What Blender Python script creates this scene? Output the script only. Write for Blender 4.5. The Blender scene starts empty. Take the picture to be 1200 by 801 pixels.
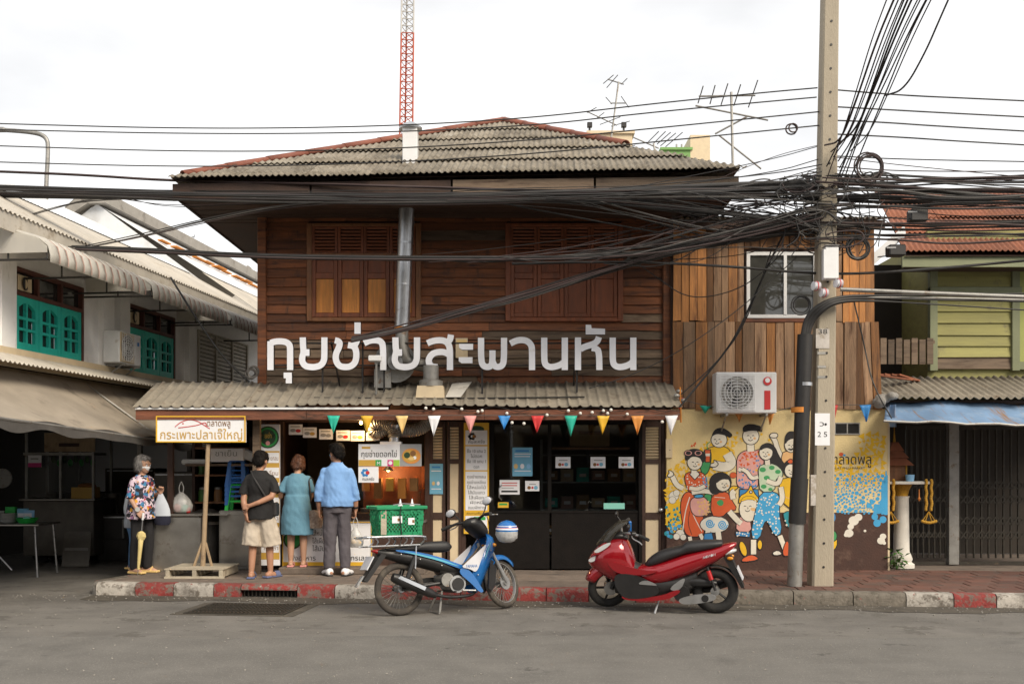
import bpy, bmesh, math, random
import numpy as np
from mathutils import Vector, Matrix, noise
from mathutils.geometry import tessellate_polygon
R = math.radians
random.seed(7)
sc = bpy.context.scene
col = sc.collection

# ---------------------------------------------------------------- camera
CZ, HOR = 1.55, 545.0
cam_d = bpy.data.cameras.new('camera'); cam = bpy.data.objects.new('camera', cam_d); col.objects.link(cam)
cam.location = (0, 0, CZ); cam.rotation_euler = (R(90), 0, 0)
cam_d.sensor_fit = 'HORIZONTAL'; cam_d.sensor_width = 36; cam_d.lens = 36
cam_d.shift_y = (HOR - 400.5) / 1200; cam_d.clip_end = 2000
sc.camera = cam
# ---------------------------------------------------------------- overcast sky
world = bpy.data.worlds.new('World'); sc.world = world; world.use_nodes = True
nt = world.node_tree; bg = nt.nodes['Background']
sky = nt.nodes.new('ShaderNodeTexSky'); sky.sky_type = 'NISHITA'; sky.sun_disc = False
sky.sun_elevation = R(39); sky.sun_rotation = R(142)
hs = nt.nodes.new('ShaderNodeHueSaturation'); hs.inputs['Saturation'].default_value = .25
nt.links.new(sky.outputs[0], hs.inputs['Color'])
tc = nt.nodes.new('ShaderNodeTexCoord'); mp = nt.nodes.new('ShaderNodeMapping'); mp.inputs['Scale'].default_value = (1, 1, 2.6)
nz = nt.nodes.new('ShaderNodeTexNoise'); nz.inputs['Scale'].default_value = 1.7; nz.inputs['Detail'].default_value = 6
rp = nt.nodes.new('ShaderNodeValToRGB')
rp.color_ramp.elements[0].position = .42; rp.color_ramp.elements[0].color = (.33, .333, .34, 1)
rp.color_ramp.elements[1].position = .63; rp.color_ramp.elements[1].color = (.50, .498, .494, 1)
nt.links.new(tc.outputs['Generated'], mp.inputs[0]); nt.links.new(mp.outputs[0], nz.inputs['Vector']); nt.links.new(nz.outputs[0], rp.inputs[0])
sc10 = nt.nodes.new('ShaderNodeVectorMath'); sc10.operation = 'SCALE'; sc10.inputs['Scale'].default_value = 9.6
nt.links.new(rp.outputs[0], sc10.inputs[0])
mx = nt.nodes.new('ShaderNodeMix'); mx.data_type = 'RGBA'; mx.inputs[0].default_value = .9
nt.links.new(hs.outputs[0], mx.inputs[6]); nt.links.new(sc10.outputs[0], mx.inputs[7])
nt.links.new(mx.outputs[2], bg.inputs[0]); bg.inputs[1].default_value = .1
# ---------------------------------------------------------------- soft sun behind thin cloud
sun_d = bpy.data.lights.new('sun', 'SUN'); sun = bpy.data.objects.new('sun', sun_d); col.objects.link(sun)
sun_d.energy = 1.5; sun_d.angle = R(28); sun_d.color = (1, .89, .73)
sun.rotation_euler = (R(51), 0, R(38)); sun.location = (0, -5, 20)
sc.view_settings.view_transform = 'Standard'; sc.view_settings.look = 'None'
sc.view_settings.exposure = 1.36; sc.view_settings.gamma = 1
sc.cycles.max_bounces = 6; sc.cycles.transparent_max_bounces = 12; sc.cycles.use_denoising = True

# ---------------------------------------------------------------- helpers
def W(px, py, Y): return Vector(((px - 600) / 1200 * Y, Y, CZ - (py - HOR) / 1200 * Y))
def fx(px, Y): return (px - 600) / 1200 * Y
def fz(py, Y): return CZ + (HOR - py) / 1200 * Y
ROOT = {}
def rot3(rx=0, ry=0, rz=0): return (Matrix.Rotation(rz, 3, 'Z') @ Matrix.Rotation(ry, 3, 'Y') @ Matrix.Rotation(rx, 3, 'X'))
def tag(o, label=None, cat=None, group=None, kind=None):
    if label: o['label'] = label
    if cat: o['category'] = cat
    if group: o['group'] = group
    if kind: o['kind'] = kind
    return o
def thing(name, loc, label, cat, rz=0, group=None):
    o = bpy.data.objects.new(name, None); col.objects.link(o); o.empty_display_size = .1
    o.location = loc; o.rotation_euler = (0, 0, rz)
    ROOT[o.name] = Matrix.Translation(Vector(loc)) @ Matrix.Rotation(rz, 4, 'Z')
    return tag(o, label, cat, group)
def copy_tree(o, parent=None):
    c = o.copy(); col.objects.link(c); c.parent = parent
    for ch in list(o.children): copy_tree(ch, c)
    return c
def chaikin(p, n=2, closed=False):
    p = [tuple(q) for q in p]
    for _ in range(n):
        q = []
        if closed:
            for i in range(len(p)):
                a, b = p[i], p[(i + 1) % len(p)]
                q += [tuple(.75 * u + .25 * v for u, v in zip(a, b)), tuple(.25 * u + .75 * v for u, v in zip(a, b))]
        else:
            q = [p[0]]
            for a, b in zip(p, p[1:]):
                q += [tuple(.75 * u + .25 * v for u, v in zip(a, b)), tuple(.25 * u + .75 * v for u, v in zip(a, b))]
            q.append(p[-1])
        p = q
    return p
class MB:
    def __init__(s): s.v = []; s.f = []; s.m = []
    def add(s, vs, fs, m=0):
        b = len(s.v); s.v += [Vector(v) for v in vs]
        s.f += [[b + i for i in f] for f in fs]; s.m += [m] * len(fs); return s
    def box(s, c, d, rot=None, bev=0, m=0):
        x, y, z = d[0] / 2, d[1] / 2, d[2] / 2; c = Vector(c)
        if bev:
            b = min(bev, x * .9, y * .9, z * .9); vs = []; 
            for sx in (-1, 1):
                for sy in (-1, 1):
                    for sz in (-1, 1):
                        vs += [(sx * (x - b), sy * (y - b), sz * z), (sx * (x - b), sy * y, sz * (z - b)), (sx * x, sy * (y - b), sz * (z - b))]
            def I(a, bb, cc, k): return ((a * 2 + bb) * 2 + cc) * 3 + k
            fs = []
            for q in (0, 1):
                fs += [[I(0,0,q,0), I(1,0,q,0), I(1,1,q,0), I(0,1,q,0)], [I(0,q,0,1), I(1,q,0,1), I(1,q,1,1), I(0,q,1,1)], [I(q,0,0,2), I(q,1,0,2), I(q,1,1,2), I(q,0,1,2)]]
            for a in (0, 1):
                for bb in (0, 1):
                    fs += [[I(a,bb,0,1), I(a,bb,1,1), I(a,bb,1,2), I(a,bb,0,2)], [I(a,0,bb,0), I(a,1,bb,0), I(a,1,bb,2), I(a,0,bb,2)], [I(0,a,bb,0), I(1,a,bb,0), I(1,a,bb,1), I(0,a,bb,1)]]
                    for cc in (0, 1): fs.append([I(a,bb,cc,0), I(a,bb,cc,1), I(a,bb,cc,2)])
        else:
            vs = [(a * x, b * y, e * z) for a in (-1, 1) for b in (-1, 1) for e in (-1, 1)]
            fs = [[0,1,3,2], [4,6,7,5], [0,4,5,1], [2,3,7,6], [0,2,6,4], [1,5,7,3]]
        vs = [Vector(v) for v in vs]
        if rot is not None: vs = [rot @ v for v in vs]
        return s.add([c + v for v in vs], fs, m)
    def b2(s, a, b, bev=0, m=0):   # box from two corners
        return s.box([(u + v) / 2 for u, v in zip(a, b)], [abs(u - v) for u, v in zip(a, b)], None, bev, m)
    def ring(s, c, ax, ay, rx, ry, n): return [Vector(c) + ax * (rx * math.cos(2 * math.pi * i / n)) + ay * (ry * math.sin(2 * math.pi * i / n)) for i in range(n)]
    def loft(s, rings, caps=True, m=0, closed=False):
        n = len(rings[0]); vs = [p for r in rings for p in r]; fs = []
        for k in range(len(rings) - (0 if closed else 1)):
            k2 = (k + 1) % len(rings)
            for i in range(n):
                j = (i + 1) % n; fs.append([k * n + i, k * n + j, k2 * n + j, k2 * n + i])
        if caps and not closed: fs += [list(range(n))[::-1], [(len(rings) - 1) * n + i for i in range(n)]]
        return s.add(vs, fs, m)
    def tube(s, pts, r, n=8, caps=True, m=0, flat=1.0):
        pts = [Vector(p) for p in pts]; rs = r if isinstance(r, (list, tuple)) else [r] * len(pts)
        up = None; rings = []
        for i, p in enumerate(pts):
            t = (pts[min(i + 1, len(pts) - 1)] - pts[max(i - 1, 0)])
            t = t.normalized() if t.length > 1e-9 else Vector((0, 0, 1))
            if up is None: up = Vector((0, 0, 1)) if abs(t.z) < .9 else Vector((0, 1, 0))
            ax = t.cross(up)
            if ax.length < 1e-4: ax = t.cross(Vector((1, 0, 0)))
            ax.normalize(); ay = ax.cross(t).normalized(); up = ay
            rings.append(s.ring(p, ax, ay, rs[i], rs[i] * flat, n))
        return s.loft(rings, caps, m)
    def lathe(s, prof, n=20, c=(0, 0, 0), rot=None, m=0, caps=True):
        rings = []
        for r, z in prof:
            ring = [Vector((max(r, 1e-4) * math.cos(2 * math.pi * i / n), max(r, 1e-4) * math.sin(2 * math.pi * i / n), z)) for i in range(n)]
            if rot is not None: ring = [rot @ v for v in ring]
            rings.append([v + Vector(c) for v in ring])
        return s.loft(rings, caps, m)
    def sphere(s, c, r, n=12, k=8, m=0, rot=None):
        r = r if isinstance(r, (tuple, list)) else (r, r, r)
        rings = []
        for j in range(k + 1):
            a = -math.pi / 2 + math.pi * j / k; q = max(math.cos(a), .002)
            ring = [Vector((r[0] * q * math.cos(2 * math.pi * i / n), r[1] * q * math.sin(2 * math.pi * i / n), r[2] * math.sin(a))) for i in range(n)]
            if rot is not None: ring = [rot @ v for v in ring]
            rings.append([v + Vector(c) for v in ring])
        return s.loft(rings, True, m)
    def prism(s, poly, ext, m=0, ms=None):   # planar polygon of 3d points swept along ext
        n = len(poly); poly = [Vector(p) for p in poly]; e = Vector(ext)
        s.add(poly + [p + e for p in poly], [list(range(n))[::-1], [n + i for i in range(n)]], m)
        b = len(s.v) - 2 * n
        for i in range(n):
            j = (i + 1) % n; s.f.append([b + i, b + j, b + n + j, b + n + i]); s.m.append(m if ms is None else ms)
        return s
    def stroke(s, pts, w, T, depth, m=0, ms=None, closed=False):  # thick 2d polyline; T maps (a,b,d)->3d
        n = len(pts); L = []; Rr = []
        for i in range(n):
            a = pts[(i - 1) % n] if (closed or i > 0) else None; b = pts[i]; c = pts[(i + 1) % n] if (closed or i < n - 1) else None
            d1 = Vector((b[0] - a[0], b[1] - a[1])) if a else None; d2 = Vector((c[0] - b[0], c[1] - b[1])) if c else None
            d1 = (d1 or d2); d2 = (d2 or d1)
            d1 = d1.normalized() if d1.length > 1e-9 else d2.normalized(); d2 = d2.normalized() if d2.length > 1e-9 else d1
            n1 = Vector((-d1.y, d1.x)); n2 = Vector((-d2.y, d2.x)); nn = n1 + n2
            nn = n1 if nn.length < .05 else nn.normalized()
            k = w / 2 / max(nn.dot(n1), .45)
            L.append((b[0] + nn.x * k, b[1] + nn.y * k)); Rr.append((b[0] - nn.x * k, b[1] - nn.y * k))
        vs = []; fs = []; mm = []
        for l, r in zip(L, Rr): vs += [T(*l, 0), T(*r, 0), T(*l, depth), T(*r, depth)]
        for i in range(n if closed else n - 1):
            j = (i + 1) % n; p, q = 4 * i, 4 * j
            fs += [[p, p + 1, q + 1, q]]; mm.append(m)
            if depth: fs += [[p + 2, q + 2, q + 3, p + 3], [p, q, q + 2, p + 2], [p + 1, p + 3, q + 3, q + 1]]; mm += [m, ms if ms is not None else m, ms if ms is not None else m]
        if depth and not closed:
            e = 4 * (n - 1); fs += [[0, 2, 3, 1], [e, e + 1, e + 3, e + 2]]; mm += [ms if ms is not None else m] * 2
        b = len(s.v); s.v += [Vector(v) for v in vs]; s.f += [[b + i for i in f] for f in fs]; s.m += mm
        return s
    def wave(s, fn, nu, nv, m=0):
        vs = [fn(i / nu, j / nv) for j in range(nv + 1) for i in range(nu + 1)]
        fs = [[j * (nu + 1) + i, j * (nu + 1) + i + 1, (j + 1) * (nu + 1) + i + 1, (j + 1) * (nu + 1) + i] for j in range(nv) for i in range(nu)]
        return s.add(vs, fs, m)
    def mesh(s, name, mats, smooth=35, parent=None, world=False, fix=True):
        vs = s.v
        if world and parent is not None:
            Mi = ROOT[root_of(parent).name].inverted(); vs = [Mi @ v for v in vs]
        me = bpy.data.meshes.new(name); me.from_pydata([tuple(v) for v in vs], [], s.f)
        mats = mats if isinstance(mats, (list, tuple)) else [mats]
        for q in mats: me.materials.append(MAT[q] if isinstance(q, str) else q)
        if len(mats) > 1: me.polygons.foreach_set('material_index', s.m)
        if fix:
            bm = bmesh.new(); bm.from_mesh(me); bmesh.ops.recalc_face_normals(bm, faces=bm.faces); bm.to_mesh(me); bm.free()
        if smooth:
            me.polygons.foreach_set('use_smooth', [True] * len(me.polygons)); me.set_sharp_from_angle(angle=R(smooth))
        me.update(); return me
    def build(s, name, mats, parent=None, smooth=35, world=False, fix=True, loc=None):
        o = bpy.data.objects.new(name, s.mesh(name, mats, smooth, parent, world, fix)); col.objects.link(o); o.parent = parent
        if loc is not None: o.location = loc
        return o
def root_of(o):
    while o.parent: o = o.parent
    return o
def single(o, label, cat, group=None, kind=None):
    """a one-mesh thing built in world coordinates: put its origin at its base"""
    me = o.data; n = len(me.vertices); a = np.empty(n * 3); me.vertices.foreach_get('co', a); a = a.reshape(-1, 3)
    c = Vector(((a[:, 0].min() + a[:, 0].max()) / 2, (a[:, 1].min() + a[:, 1].max()) / 2, a[:, 2].min()))
    me.transform(Matrix.Translation(-c)); o.location = o.location + c
    return tag(o, label, cat, group, kind)
def inst(src, name, parent=None, loc=(0, 0, 0), rot=(0, 0, 0), scale=(1, 1, 1)):
    me = src.data if hasattr(src, 'data') else src
    o = bpy.data.objects.new(name, me); col.objects.link(o); o.parent = parent
    o.location = loc; o.rotation_euler = rot; o.scale = scale
    return o
_tcache = {}
def text_geo(sx):
    """outline polygons of one line of lettering, height-normalised size 1"""
    if sx in _tcache: return _tcache[sx]
    c = bpy.data.curves.new('lettering', 'FONT'); c.body = sx; c.size = 1; c.fill_mode = 'NONE'; c.resolution_u = 3
    o = bpy.data.objects.new('lettering', c); col.objects.link(o)
    dg = bpy.context.evaluated_depsgraph_get(); me = bpy.data.meshes.new_from_object(o.evaluated_get(dg))
    bpy.data.objects.remove(o); bpy.data.curves.remove(c)
    bm = bmesh.new(); bm.from_mesh(me); bpy.data.meshes.remove(me); bm.verts.ensure_lookup_table()
    seen = set(); loops = []
    for v in bm.verts:
        if v.index in seen or not v.link_edges: continue
        lp = [v]; seen.add(v.index); cur = v
        while True:
            nx = [e.other_vert(cur) for e in cur.link_edges if e.other_vert(cur).index not in seen]
            if not nx: break
            cur = nx[0]; seen.add(cur.index); lp.append(cur)
        if len(lp) > 2: loops.append([(p.co.x, p.co.y) for p in lp])
    bm.free()
    def area(l): return sum(a[0] * b[1] - b[0] * a[1] for a, b in zip(l, l[1:] + l[:1])) / 2
    def inside(p, l):
        k = False
        for a, b in zip(l, l[1:] + l[:1]):
            if (a[1] > p[1]) != (b[1] > p[1]) and p[0] < (b[0] - a[0]) * (p[1] - a[1]) / (b[1] - a[1]) + a[0]: k = not k
        return k
    loops.sort(key=lambda l: -abs(area(l))); outs = []
    for l in loops:
        host = [o_ for o_ in outs if all(inside(q, o_[0]) for q in l[::3])]
        if host and abs(area(l)) < .5 * abs(area(host[-1][0])): host[-1].append(l)
        else: outs.append([l])
    w = max((p[0] for l in loops for p in l), default=0)
    tris = []
    for k, g in enumerate(outs):
        flat = [p for l in g for p in l]
        tris.append((flat, [list(t) for t in tessellate_polygon([[Vector((p[0], p[1], 0)) for p in l] for l in g])]))
    _tcache[sx] = (tris, w); return _tcache[sx]
def text_on(mb, sx, T, x, y, size, m=0, width=None, align='L', d=0.0):
    """lay lettering on a plane: T(a, b, depth) -> 3d; x,y baseline start"""
    tris, w = text_geo(sx); k = size; kx = size if width is None else width / max(w, 1e-3)
    if align == 'C': x -= w * kx / 2
    for i, (pts, tr) in enumerate(tris):
        mb.add([T(x + p[0] * kx, y + p[1] * k, d + .0003 * (i % 3)) for p in pts], tr, m)

# ---------------------------------------------------------------- materials
MAT = {}
def pm(name, c, rough=.6, metal=0, var=.18, scale=6, bump=.12, bscale=70, grain=None, dirt=None, rnd=.0, spec=.5, c2=None, coat=0, alpha=1, emis=None, trans=0, stripes=None, voro=None):
    m = bpy.data.materials.new(name); m.use_nodes = True; t = m.node_tree; L = t.links.new; N = t.nodes.new
    b = t.nodes['Principled BSDF']
    b.inputs['Roughness'].default_value = rough; b.inputs['Metallic'].default_value = metal
    b.inputs['Specular IOR Level'].default_value = spec; b.inputs['Coat Weight'].default_value = coat
    b.inputs['Alpha'].default_value = alpha; b.inputs['Transmission Weight'].default_value = trans
    co = N('ShaderNodeTexCoord'); mpn = N('ShaderNodeMapping'); L(co.outputs['Object'], mpn.inputs[0])
    oi = N('ShaderNodeObjectInfo')
    ofs = N('ShaderNodeVectorMath'); ofs.operation = 'SCALE'; ofs.inputs[0].default_value = (37, 19, 53); L(oi.outputs['Random'], ofs.inputs['Scale'])
    if rnd: L(ofs.outputs[0], mpn.inputs['Location'])
    if grain: mpn.inputs['Scale'].default_value = grain
    n1 = N('ShaderNodeTexNoise'); n1.inputs['Scale'].default_value = scale; n1.inputs['Detail'].default_value = 8; n1.inputs['Roughness'].default_value = .65
    L(mpn.outputs[0], n1.inputs['Vector'])
    def lim(q): return (min(max(q[0], 0), 1), min(max(q[1], 0), 1), min(max(q[2], 0), 1), 1)
    r1 = N('ShaderNodeValToRGB'); r1.color_ramp.elements[0].position = .28; r1.color_ramp.elements[1].position = .72
    cb = c2 if c2 else tuple(v * (1 + var) for v in c)
    r1.color_ramp.elements[0].color = lim(tuple(v * (1 - var) for v in c) if not c2 else c); r1.color_ramp.elements[1].color = lim(cb)
    L(n1.outputs[0], r1.inputs[0]); out = r1.outputs[0]
    for dd in (dirt if isinstance(dirt, list) else [dirt] if dirt else []):
        dc, pos, dsc = dd[:3]; wid = dd[3] if len(dd) > 3 else .08
        n2 = N('ShaderNodeTexNoise'); n2.inputs['Scale'].default_value = dsc; n2.inputs['Detail'].default_value = 9; n2.inputs['Roughness'].default_value = .7
        m2 = N('ShaderNodeMapping'); L(co.outputs['Object'], m2.inputs[0]); m2.inputs['Location'].default_value = (3.1 * dsc, 1.7, 5)
        if len(dd) > 4: m2.inputs['Scale'].default_value = dd[4]
        if rnd: L(ofs.outputs[0], m2.inputs['Location'])
        L(m2.outputs[0], n2.inputs['Vector'])
        r2 = N('ShaderNodeValToRGB'); r2.color_ramp.elements[0].position = pos; r2.color_ramp.elements[1].position = pos + wid
        L(n2.outputs[0], r2.inputs[0])
        mi = N('ShaderNodeMix'); mi.data_type = 'RGBA'; L(r2.outputs[0], mi.inputs[0]); L(out, mi.inputs[6]); mi.inputs[7].default_value = (*dc, 1); out = mi.outputs[2]
    if rnd:
        ma = N('ShaderNodeMapRange'); ma.inputs['To Min'].default_value = 1 - rnd; ma.inputs['To Max'].default_value = 1 + rnd; L(oi.outputs['Random'], ma.inputs[0])
        vm = N('ShaderNodeVectorMath'); vm.operation = 'SCALE'; L(out, vm.inputs[0]); L(ma.outputs[0], vm.inputs['Scale']); out = vm.outputs[0]
    L(out, b.inputs['Base Color'])
    if bump:
        n3 = N('ShaderNodeTexNoise'); n3.inputs['Scale'].default_value = bscale; n3.inputs['Detail'].default_value = 6; L(mpn.outputs[0], n3.inputs['Vector'])
        bu = N('ShaderNodeBump'); bu.inputs['Strength'].default_value = bump; bu.inputs['Distance'].default_value = .02; L(n3.outputs[0], bu.inputs['Height']); L(bu.outputs[0], b.inputs['Normal'])
    if rough > .2 and not trans:
        rr = N('ShaderNodeMapRange'); rr.inputs['To Min'].default_value = max(rough - .12, .05); rr.inputs['To Max'].default_value = min(rough + .15, 1); L(n1.outputs[0], rr.inputs[0]); L(rr.outputs[0], b.inputs['Roughness'])
    if emis: b.inputs['Emission Color'].default_value = (*emis[0], 1); b.inputs['Emission Strength'].default_value = emis[1]
    MAT[name] = m; return m
def flatm(name, c, rough=.6, **k): return pm(name, c, rough, var=k.pop('var', .06), bump=k.pop('bump', 0), **k)
WG = (1, 1, 1)
pm('asphalt', (.168, .156, .14), .85, var=.32, scale=1.3, bump=.8, bscale=120, dirt=[((.21, .195, .172), .48, .9, .2, (.25, 2, 1)), ((.085, .078, .068), .60, 1.1, .12, (.5, 1.3, 1)), ((.125, .115, .10), .56, 2.2, .03), ((.07, .063, .056), .62, 4, .07), ((.34, .31, .26), .60, 70, .04), ((.055, .05, .043), .60, 85, .05), ((.05, .045, .04), .66, 14, .02, (1, 1, 1))])
pm('asphalt_new', (.145, .136, .122), .85, var=.2, scale=2, bump=.4, bscale=170, dirt=[((.30, .28, .25), .58, 75, .05), ((.05, .047, .042), .60, 90, .05), ((.175, .165, .15), .50, .7, .2, (.2, 2, 1)), ((.06, .055, .05), .64, 1.5, .06), ((.07, .066, .06), .58, 1.2, .2)])
pm('paving', (.16, .125, .10), .85, var=.3, scale=5, bump=.3, bscale=60, rnd=.16, dirt=[((.075, .06, .05), .52, 3, .2), ((.2, .18, .16), .66, 25, .05)])
pm('paving_red', (.135, .06, .042), .85, var=.3, scale=6, bump=.3, bscale=50, rnd=.22, dirt=[((.075, .058, .047), .46, 3, .2)])
pm('kerb_white', (.37, .34, .30), .85, var=.25, scale=9, bump=.5, bscale=40, rnd=.12, dirt=[((.13, .11, .09), .50, 11, .10), ((.26, .07, .055), .63, 9, .05), ((.09, .075, .06), .50, 3, .2)])
pm('kerb_red', (.20, .03, .026), .85, var=.35, scale=9, bump=.5, bscale=40, rnd=.2, dirt=[((.15, .115, .095), .49, 12, .08), ((.36, .31, .28), .62, 17, .06), ((.08, .055, .045), .52, 3, .2)])
pm('kerb_bare', (.15, .13, .105), .9, var=.3, scale=9, bump=.6, bscale=30, dirt=[((.07, .06, .045), .5, 6, .1), ((.26, .06, .05), .60, 8, .05)])
pm('concrete', (.30, .28, .25), .85, var=.2, scale=4, bump=.3, bscale=60, dirt=[((.16, .14, .12), .55, 3, .15)])
pm('pole_concrete', (.36, .31, .235), .85, var=.14, scale=3, bump=.3, bscale=60, grain=(1, 1, .3), dirt=[((.17, .14, .10), .58, 4, .14, (1, 1, .25)), ((.45, .42, .37), .68, 9, .06)])
pm('wood_red', (.16, .053, .018), .62, var=.5, scale=3.2, bump=.45, bscale=30, grain=(.5, 3, 8), rnd=.42, dirt=[((.05, .02, .012), .50, 2.5, .15, (.6, 2, 4)), ((.045, .022, .014), .56, 2.2, .12, (2.5, 2, .5)), ((.17, .10, .06), .68, 4, .08, (.5, 3, 8))])
pm('wood_grey', (.15, .105, .07), .75, var=.4, scale=3, bump=.35, bscale=30, grain=(.5, 3, 8), rnd=.3, dirt=[((.06, .035, .022), .5, 3, .15, (.6, 2, 5))])
pm('wood_dark', (.045, .02, .012), .6, var=.4, scale=4, bump=.25, bscale=40, grain=(1, 1, .5))
pm('wood_soffit', (.055, .03, .02), .75, var=.4, scale=3, bump=.25, bscale=30, rnd=.2)
pm('wood_orange', (.52, .20, .035), .5, var=.35, scale=4, bump=.15, bscale=40, grain=(6, 3, .6), rnd=.12, dirt=[((.2, .07, .02), .58, 3, .15, (4, 3, .5))])
pm('wood_frame', (.21, .085, .03), .55, var=.35, scale=4, bump=.2, bscale=40, grain=(4, 4, 1), rnd=.2)
pm('wood_shutter', (.175, .05, .018), .55, var=.35, scale=4, bump=.2, bscale=40, grain=(4, 3, .8), rnd=.1)
pm('plank_honey', (.33, .14, .04), .6, var=.5, scale=3, bump=.3, bscale=30, grain=(7, 3, .5), rnd=.6, dirt=[((.09, .035, .015), .55, 3, .12, (3, 3, .35))])
pm('plank_old', (.33, .20, .115), .75, var=.42, scale=3, bump=.4, bscale=30, grain=(7, 3, .5), rnd=.38, dirt=[((.10, .045, .022), .53, 2.5, .12, (3, 3, .35)), ((.36, .31, .26), .64, 4, .08, (4, 3, .3))])
pm('beam_wood', (.175, .062, .032), .7, var=.4, scale=3, bump=.4, bscale=30, grain=(.6, 3, 6), dirt=[((.05, .025, .015), .52, 5, .12, (.6, 2, 3)), ((.36, .29, .23), .70, 5, .04, (.6, 2, 5))])
pm('roof_sheet', (.24, .208, .162), .9, var=.3, scale=7, bump=.5, bscale=50, rnd=.14, dirt=[((.10, .08, .055), .47, 5, .2, (1, .35, 1)), ((.30, .275, .23), .56, 2.5, .12), ((.05, .045, .035), .58, 17, .08), ((.40, .37, .32), .66, 9, .08)])
pm('awning_sheet', (.235, .205, .16), .85, var=.25, scale=5, bump=.4, bscale=40, rnd=.12, dirt=[((.15, .11, .075), .55, 4, .15), ((.07, .055, .04), .66, 8, .08)])
pm('ridge_cap', (.22, .07, .042), .7, var=.25, scale=6, bump=.2, rnd=.15, dirt=[((.12, .06, .04), .58, 6, .12)])
pm('galv', (.52, .53, .55), .3, metal=.9, var=.14, scale=6, bump=.06, bscale=20, dirt=[((.3, .28, .26), .6, 6, .1)])
pm('galv_old', (.30, .29, .27), .5, metal=.6, var=.25, scale=6, bump=.12, dirt=[((.18, .12, .08), .58, 9, .1)])
pm('white_metal', (.72, .72, .72), .45, var=.08, scale=4, bump=.04, dirt=[((.5, .46, .40), .62, 5, .1)])
pm('sign_face', (.72, .73, .78), .45, var=.06, scale=3, bump=0, dirt=[((.55, .53, .5), .62, 5, .15)])
pm('black_metal', (.018, .016, .015), .5, var=.3, scale=8, bump=.08)
pm('dark_frame', (.006, .004, .003), .6, spec=.2, var=.4, scale=6, bump=.12)
pm('rubber', (.02, .019, .018), .8, var=.3, scale=20, bump=.25, bscale=60, dirt=[((.11, .095, .075), .58, 6, .2)])
pm('rubber_dusty', (.055, .047, .04), .9, var=.3, scale=12, bump=.25, bscale=60, dirt=[((.13, .11, .085), .5, 6, .2)])
pm('cable', (.026, .024, .023), .55, var=.3, scale=3, bump=0)
pm('cable_brown', (.05, .032, .03), .6, var=.3, scale=3, bump=0)
pm('cable_grey', (.085, .078, .072), .55, var=.2, scale=3, bump=0)
pm('cream', (.70, .55, .28), .8, var=.12, scale=3, bump=.25, bscale=50, dirt=[((.45, .34, .19), .60, 3, .15), ((.72, .65, .5), .66, 12, .06)])
pm('mural_brown', (.062, .03, .022), .8, var=.25, scale=5, bump=.25, bscale=40, dirt=[((.30, .25, .20), .70, 9, .03), ((.12, .07, .05), .56, 4, .12)])
pm('cream_panel', (.62, .50, .33), .6, var=.1, scale=5, bump=.12, dirt=[((.35, .24, .13), .64, 6, .12)])
pm('wall_white', (.82, .81, .80), .8, var=.08, scale=2.5, bump=.12, dirt=[((.42, .40, .38), .60, 2.2, .15, (1, 1, .3))])
pm('teal', (.02, .45, .37), .5, var=.14, scale=6, bump=.08, rnd=.08, dirt=[((.02, .22, .19), .6, 6, .12)])
pm('glass_dark', (.025, .025, .025), .08, var=.3, scale=3, bump=0, spec=.6)
pm('awning_white', (.74, .72, .68), .55, var=.08, scale=5, bump=.05, rnd=.08, dirt=[((.45, .40, .33), .58, 6, .15)])
def thin(name, f):   # let some light pass through a thin sheet
    t = MAT[name].node_tree; b = t.nodes['Principled BSDF']; x = t.nodes.new('ShaderNodeBsdfTranslucent'); m = t.nodes.new('ShaderNodeMixShader'); m.inputs[0].default_value = f
    x.inputs[0].default_value = (.8, .77, .7, 1); t.links.new(b.outputs[0], m.inputs[1]); t.links.new(x.outputs[0], m.inputs[2]); t.links.new(m.outputs[0], t.nodes['Material Output'].inputs[0])
thin('awning_white', .55)
pm('awning_red', (.36, .22, .18), .6, var=.15, bump=0)
pm('tin_grey', (.46, .42, .36), .65, var=.18, scale=3, bump=.12, rnd=.1, dirt=[((.28, .23, .17), .55, 3, .15), ((.2, .1, .05), .70, 8, .06)])
pm('translucent_sheet', (.62, .63, .64), .5, var=.07, scale=3, bump=.05, dirt=[((.48, .47, .45), .55, 2, .2)])
pm('tarp', (.31, .265, .21), .75, var=.18, scale=2, bump=.15, bscale=12, dirt=[((.12, .10, .08), .55, 2, .2)])
pm('tarp_dark', (.06, .055, .05), .7, var=.3, scale=3, bump=.15, bscale=12)
pm('blue_tarp', (.17, .27, .42), .55, var=.2, scale=3, bump=.2, bscale=9, dirt=[((.34, .40, .47), .54, 3, .2, (1, 1, .4)), ((.26, .14, .05), .56, 4.5, .09, (1.6, .15, .15))])
pm('terracotta', (.24, .082, .04), .75, var=.3, scale=6, bump=.25, rnd=.25, dirt=[((.42, .17, .06), .6, 3, .12), ((.12, .05, .03), .6, 6, .15)])
pm('green_wood', (.29, .27, .095), .7, var=.18, scale=3, bump=.25, grain=(.6, 2, 5), rnd=.14, dirt=[((.17, .15, .08), .57, 4, .12), ((.07, .06, .035), .70, 2.5, .08)])
pm('green_wood_pale', (.20, .215, .125), .7, var=.12, scale=4, bump=.2, rnd=.1, dirt=[((.2, .18, .11), .6, 4, .12)])
pm('lime_panel', (.30, .32, .09), .65, var=.1, scale=3, bump=.1, dirt=[((.28, .27, .1), .6, 3, .12)])
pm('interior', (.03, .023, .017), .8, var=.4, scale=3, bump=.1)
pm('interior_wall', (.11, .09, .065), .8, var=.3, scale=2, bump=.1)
pm('steel', (.36, .345, .32), .32, metal=.85, var=.16, scale=4, bump=.08, bscale=14, dirt=[((.22, .19, .16), .58, 4, .12)])
pm('stall_metal', (.15, .135, .115), .5, metal=.4, var=.3, scale=4, bump=.1)
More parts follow.
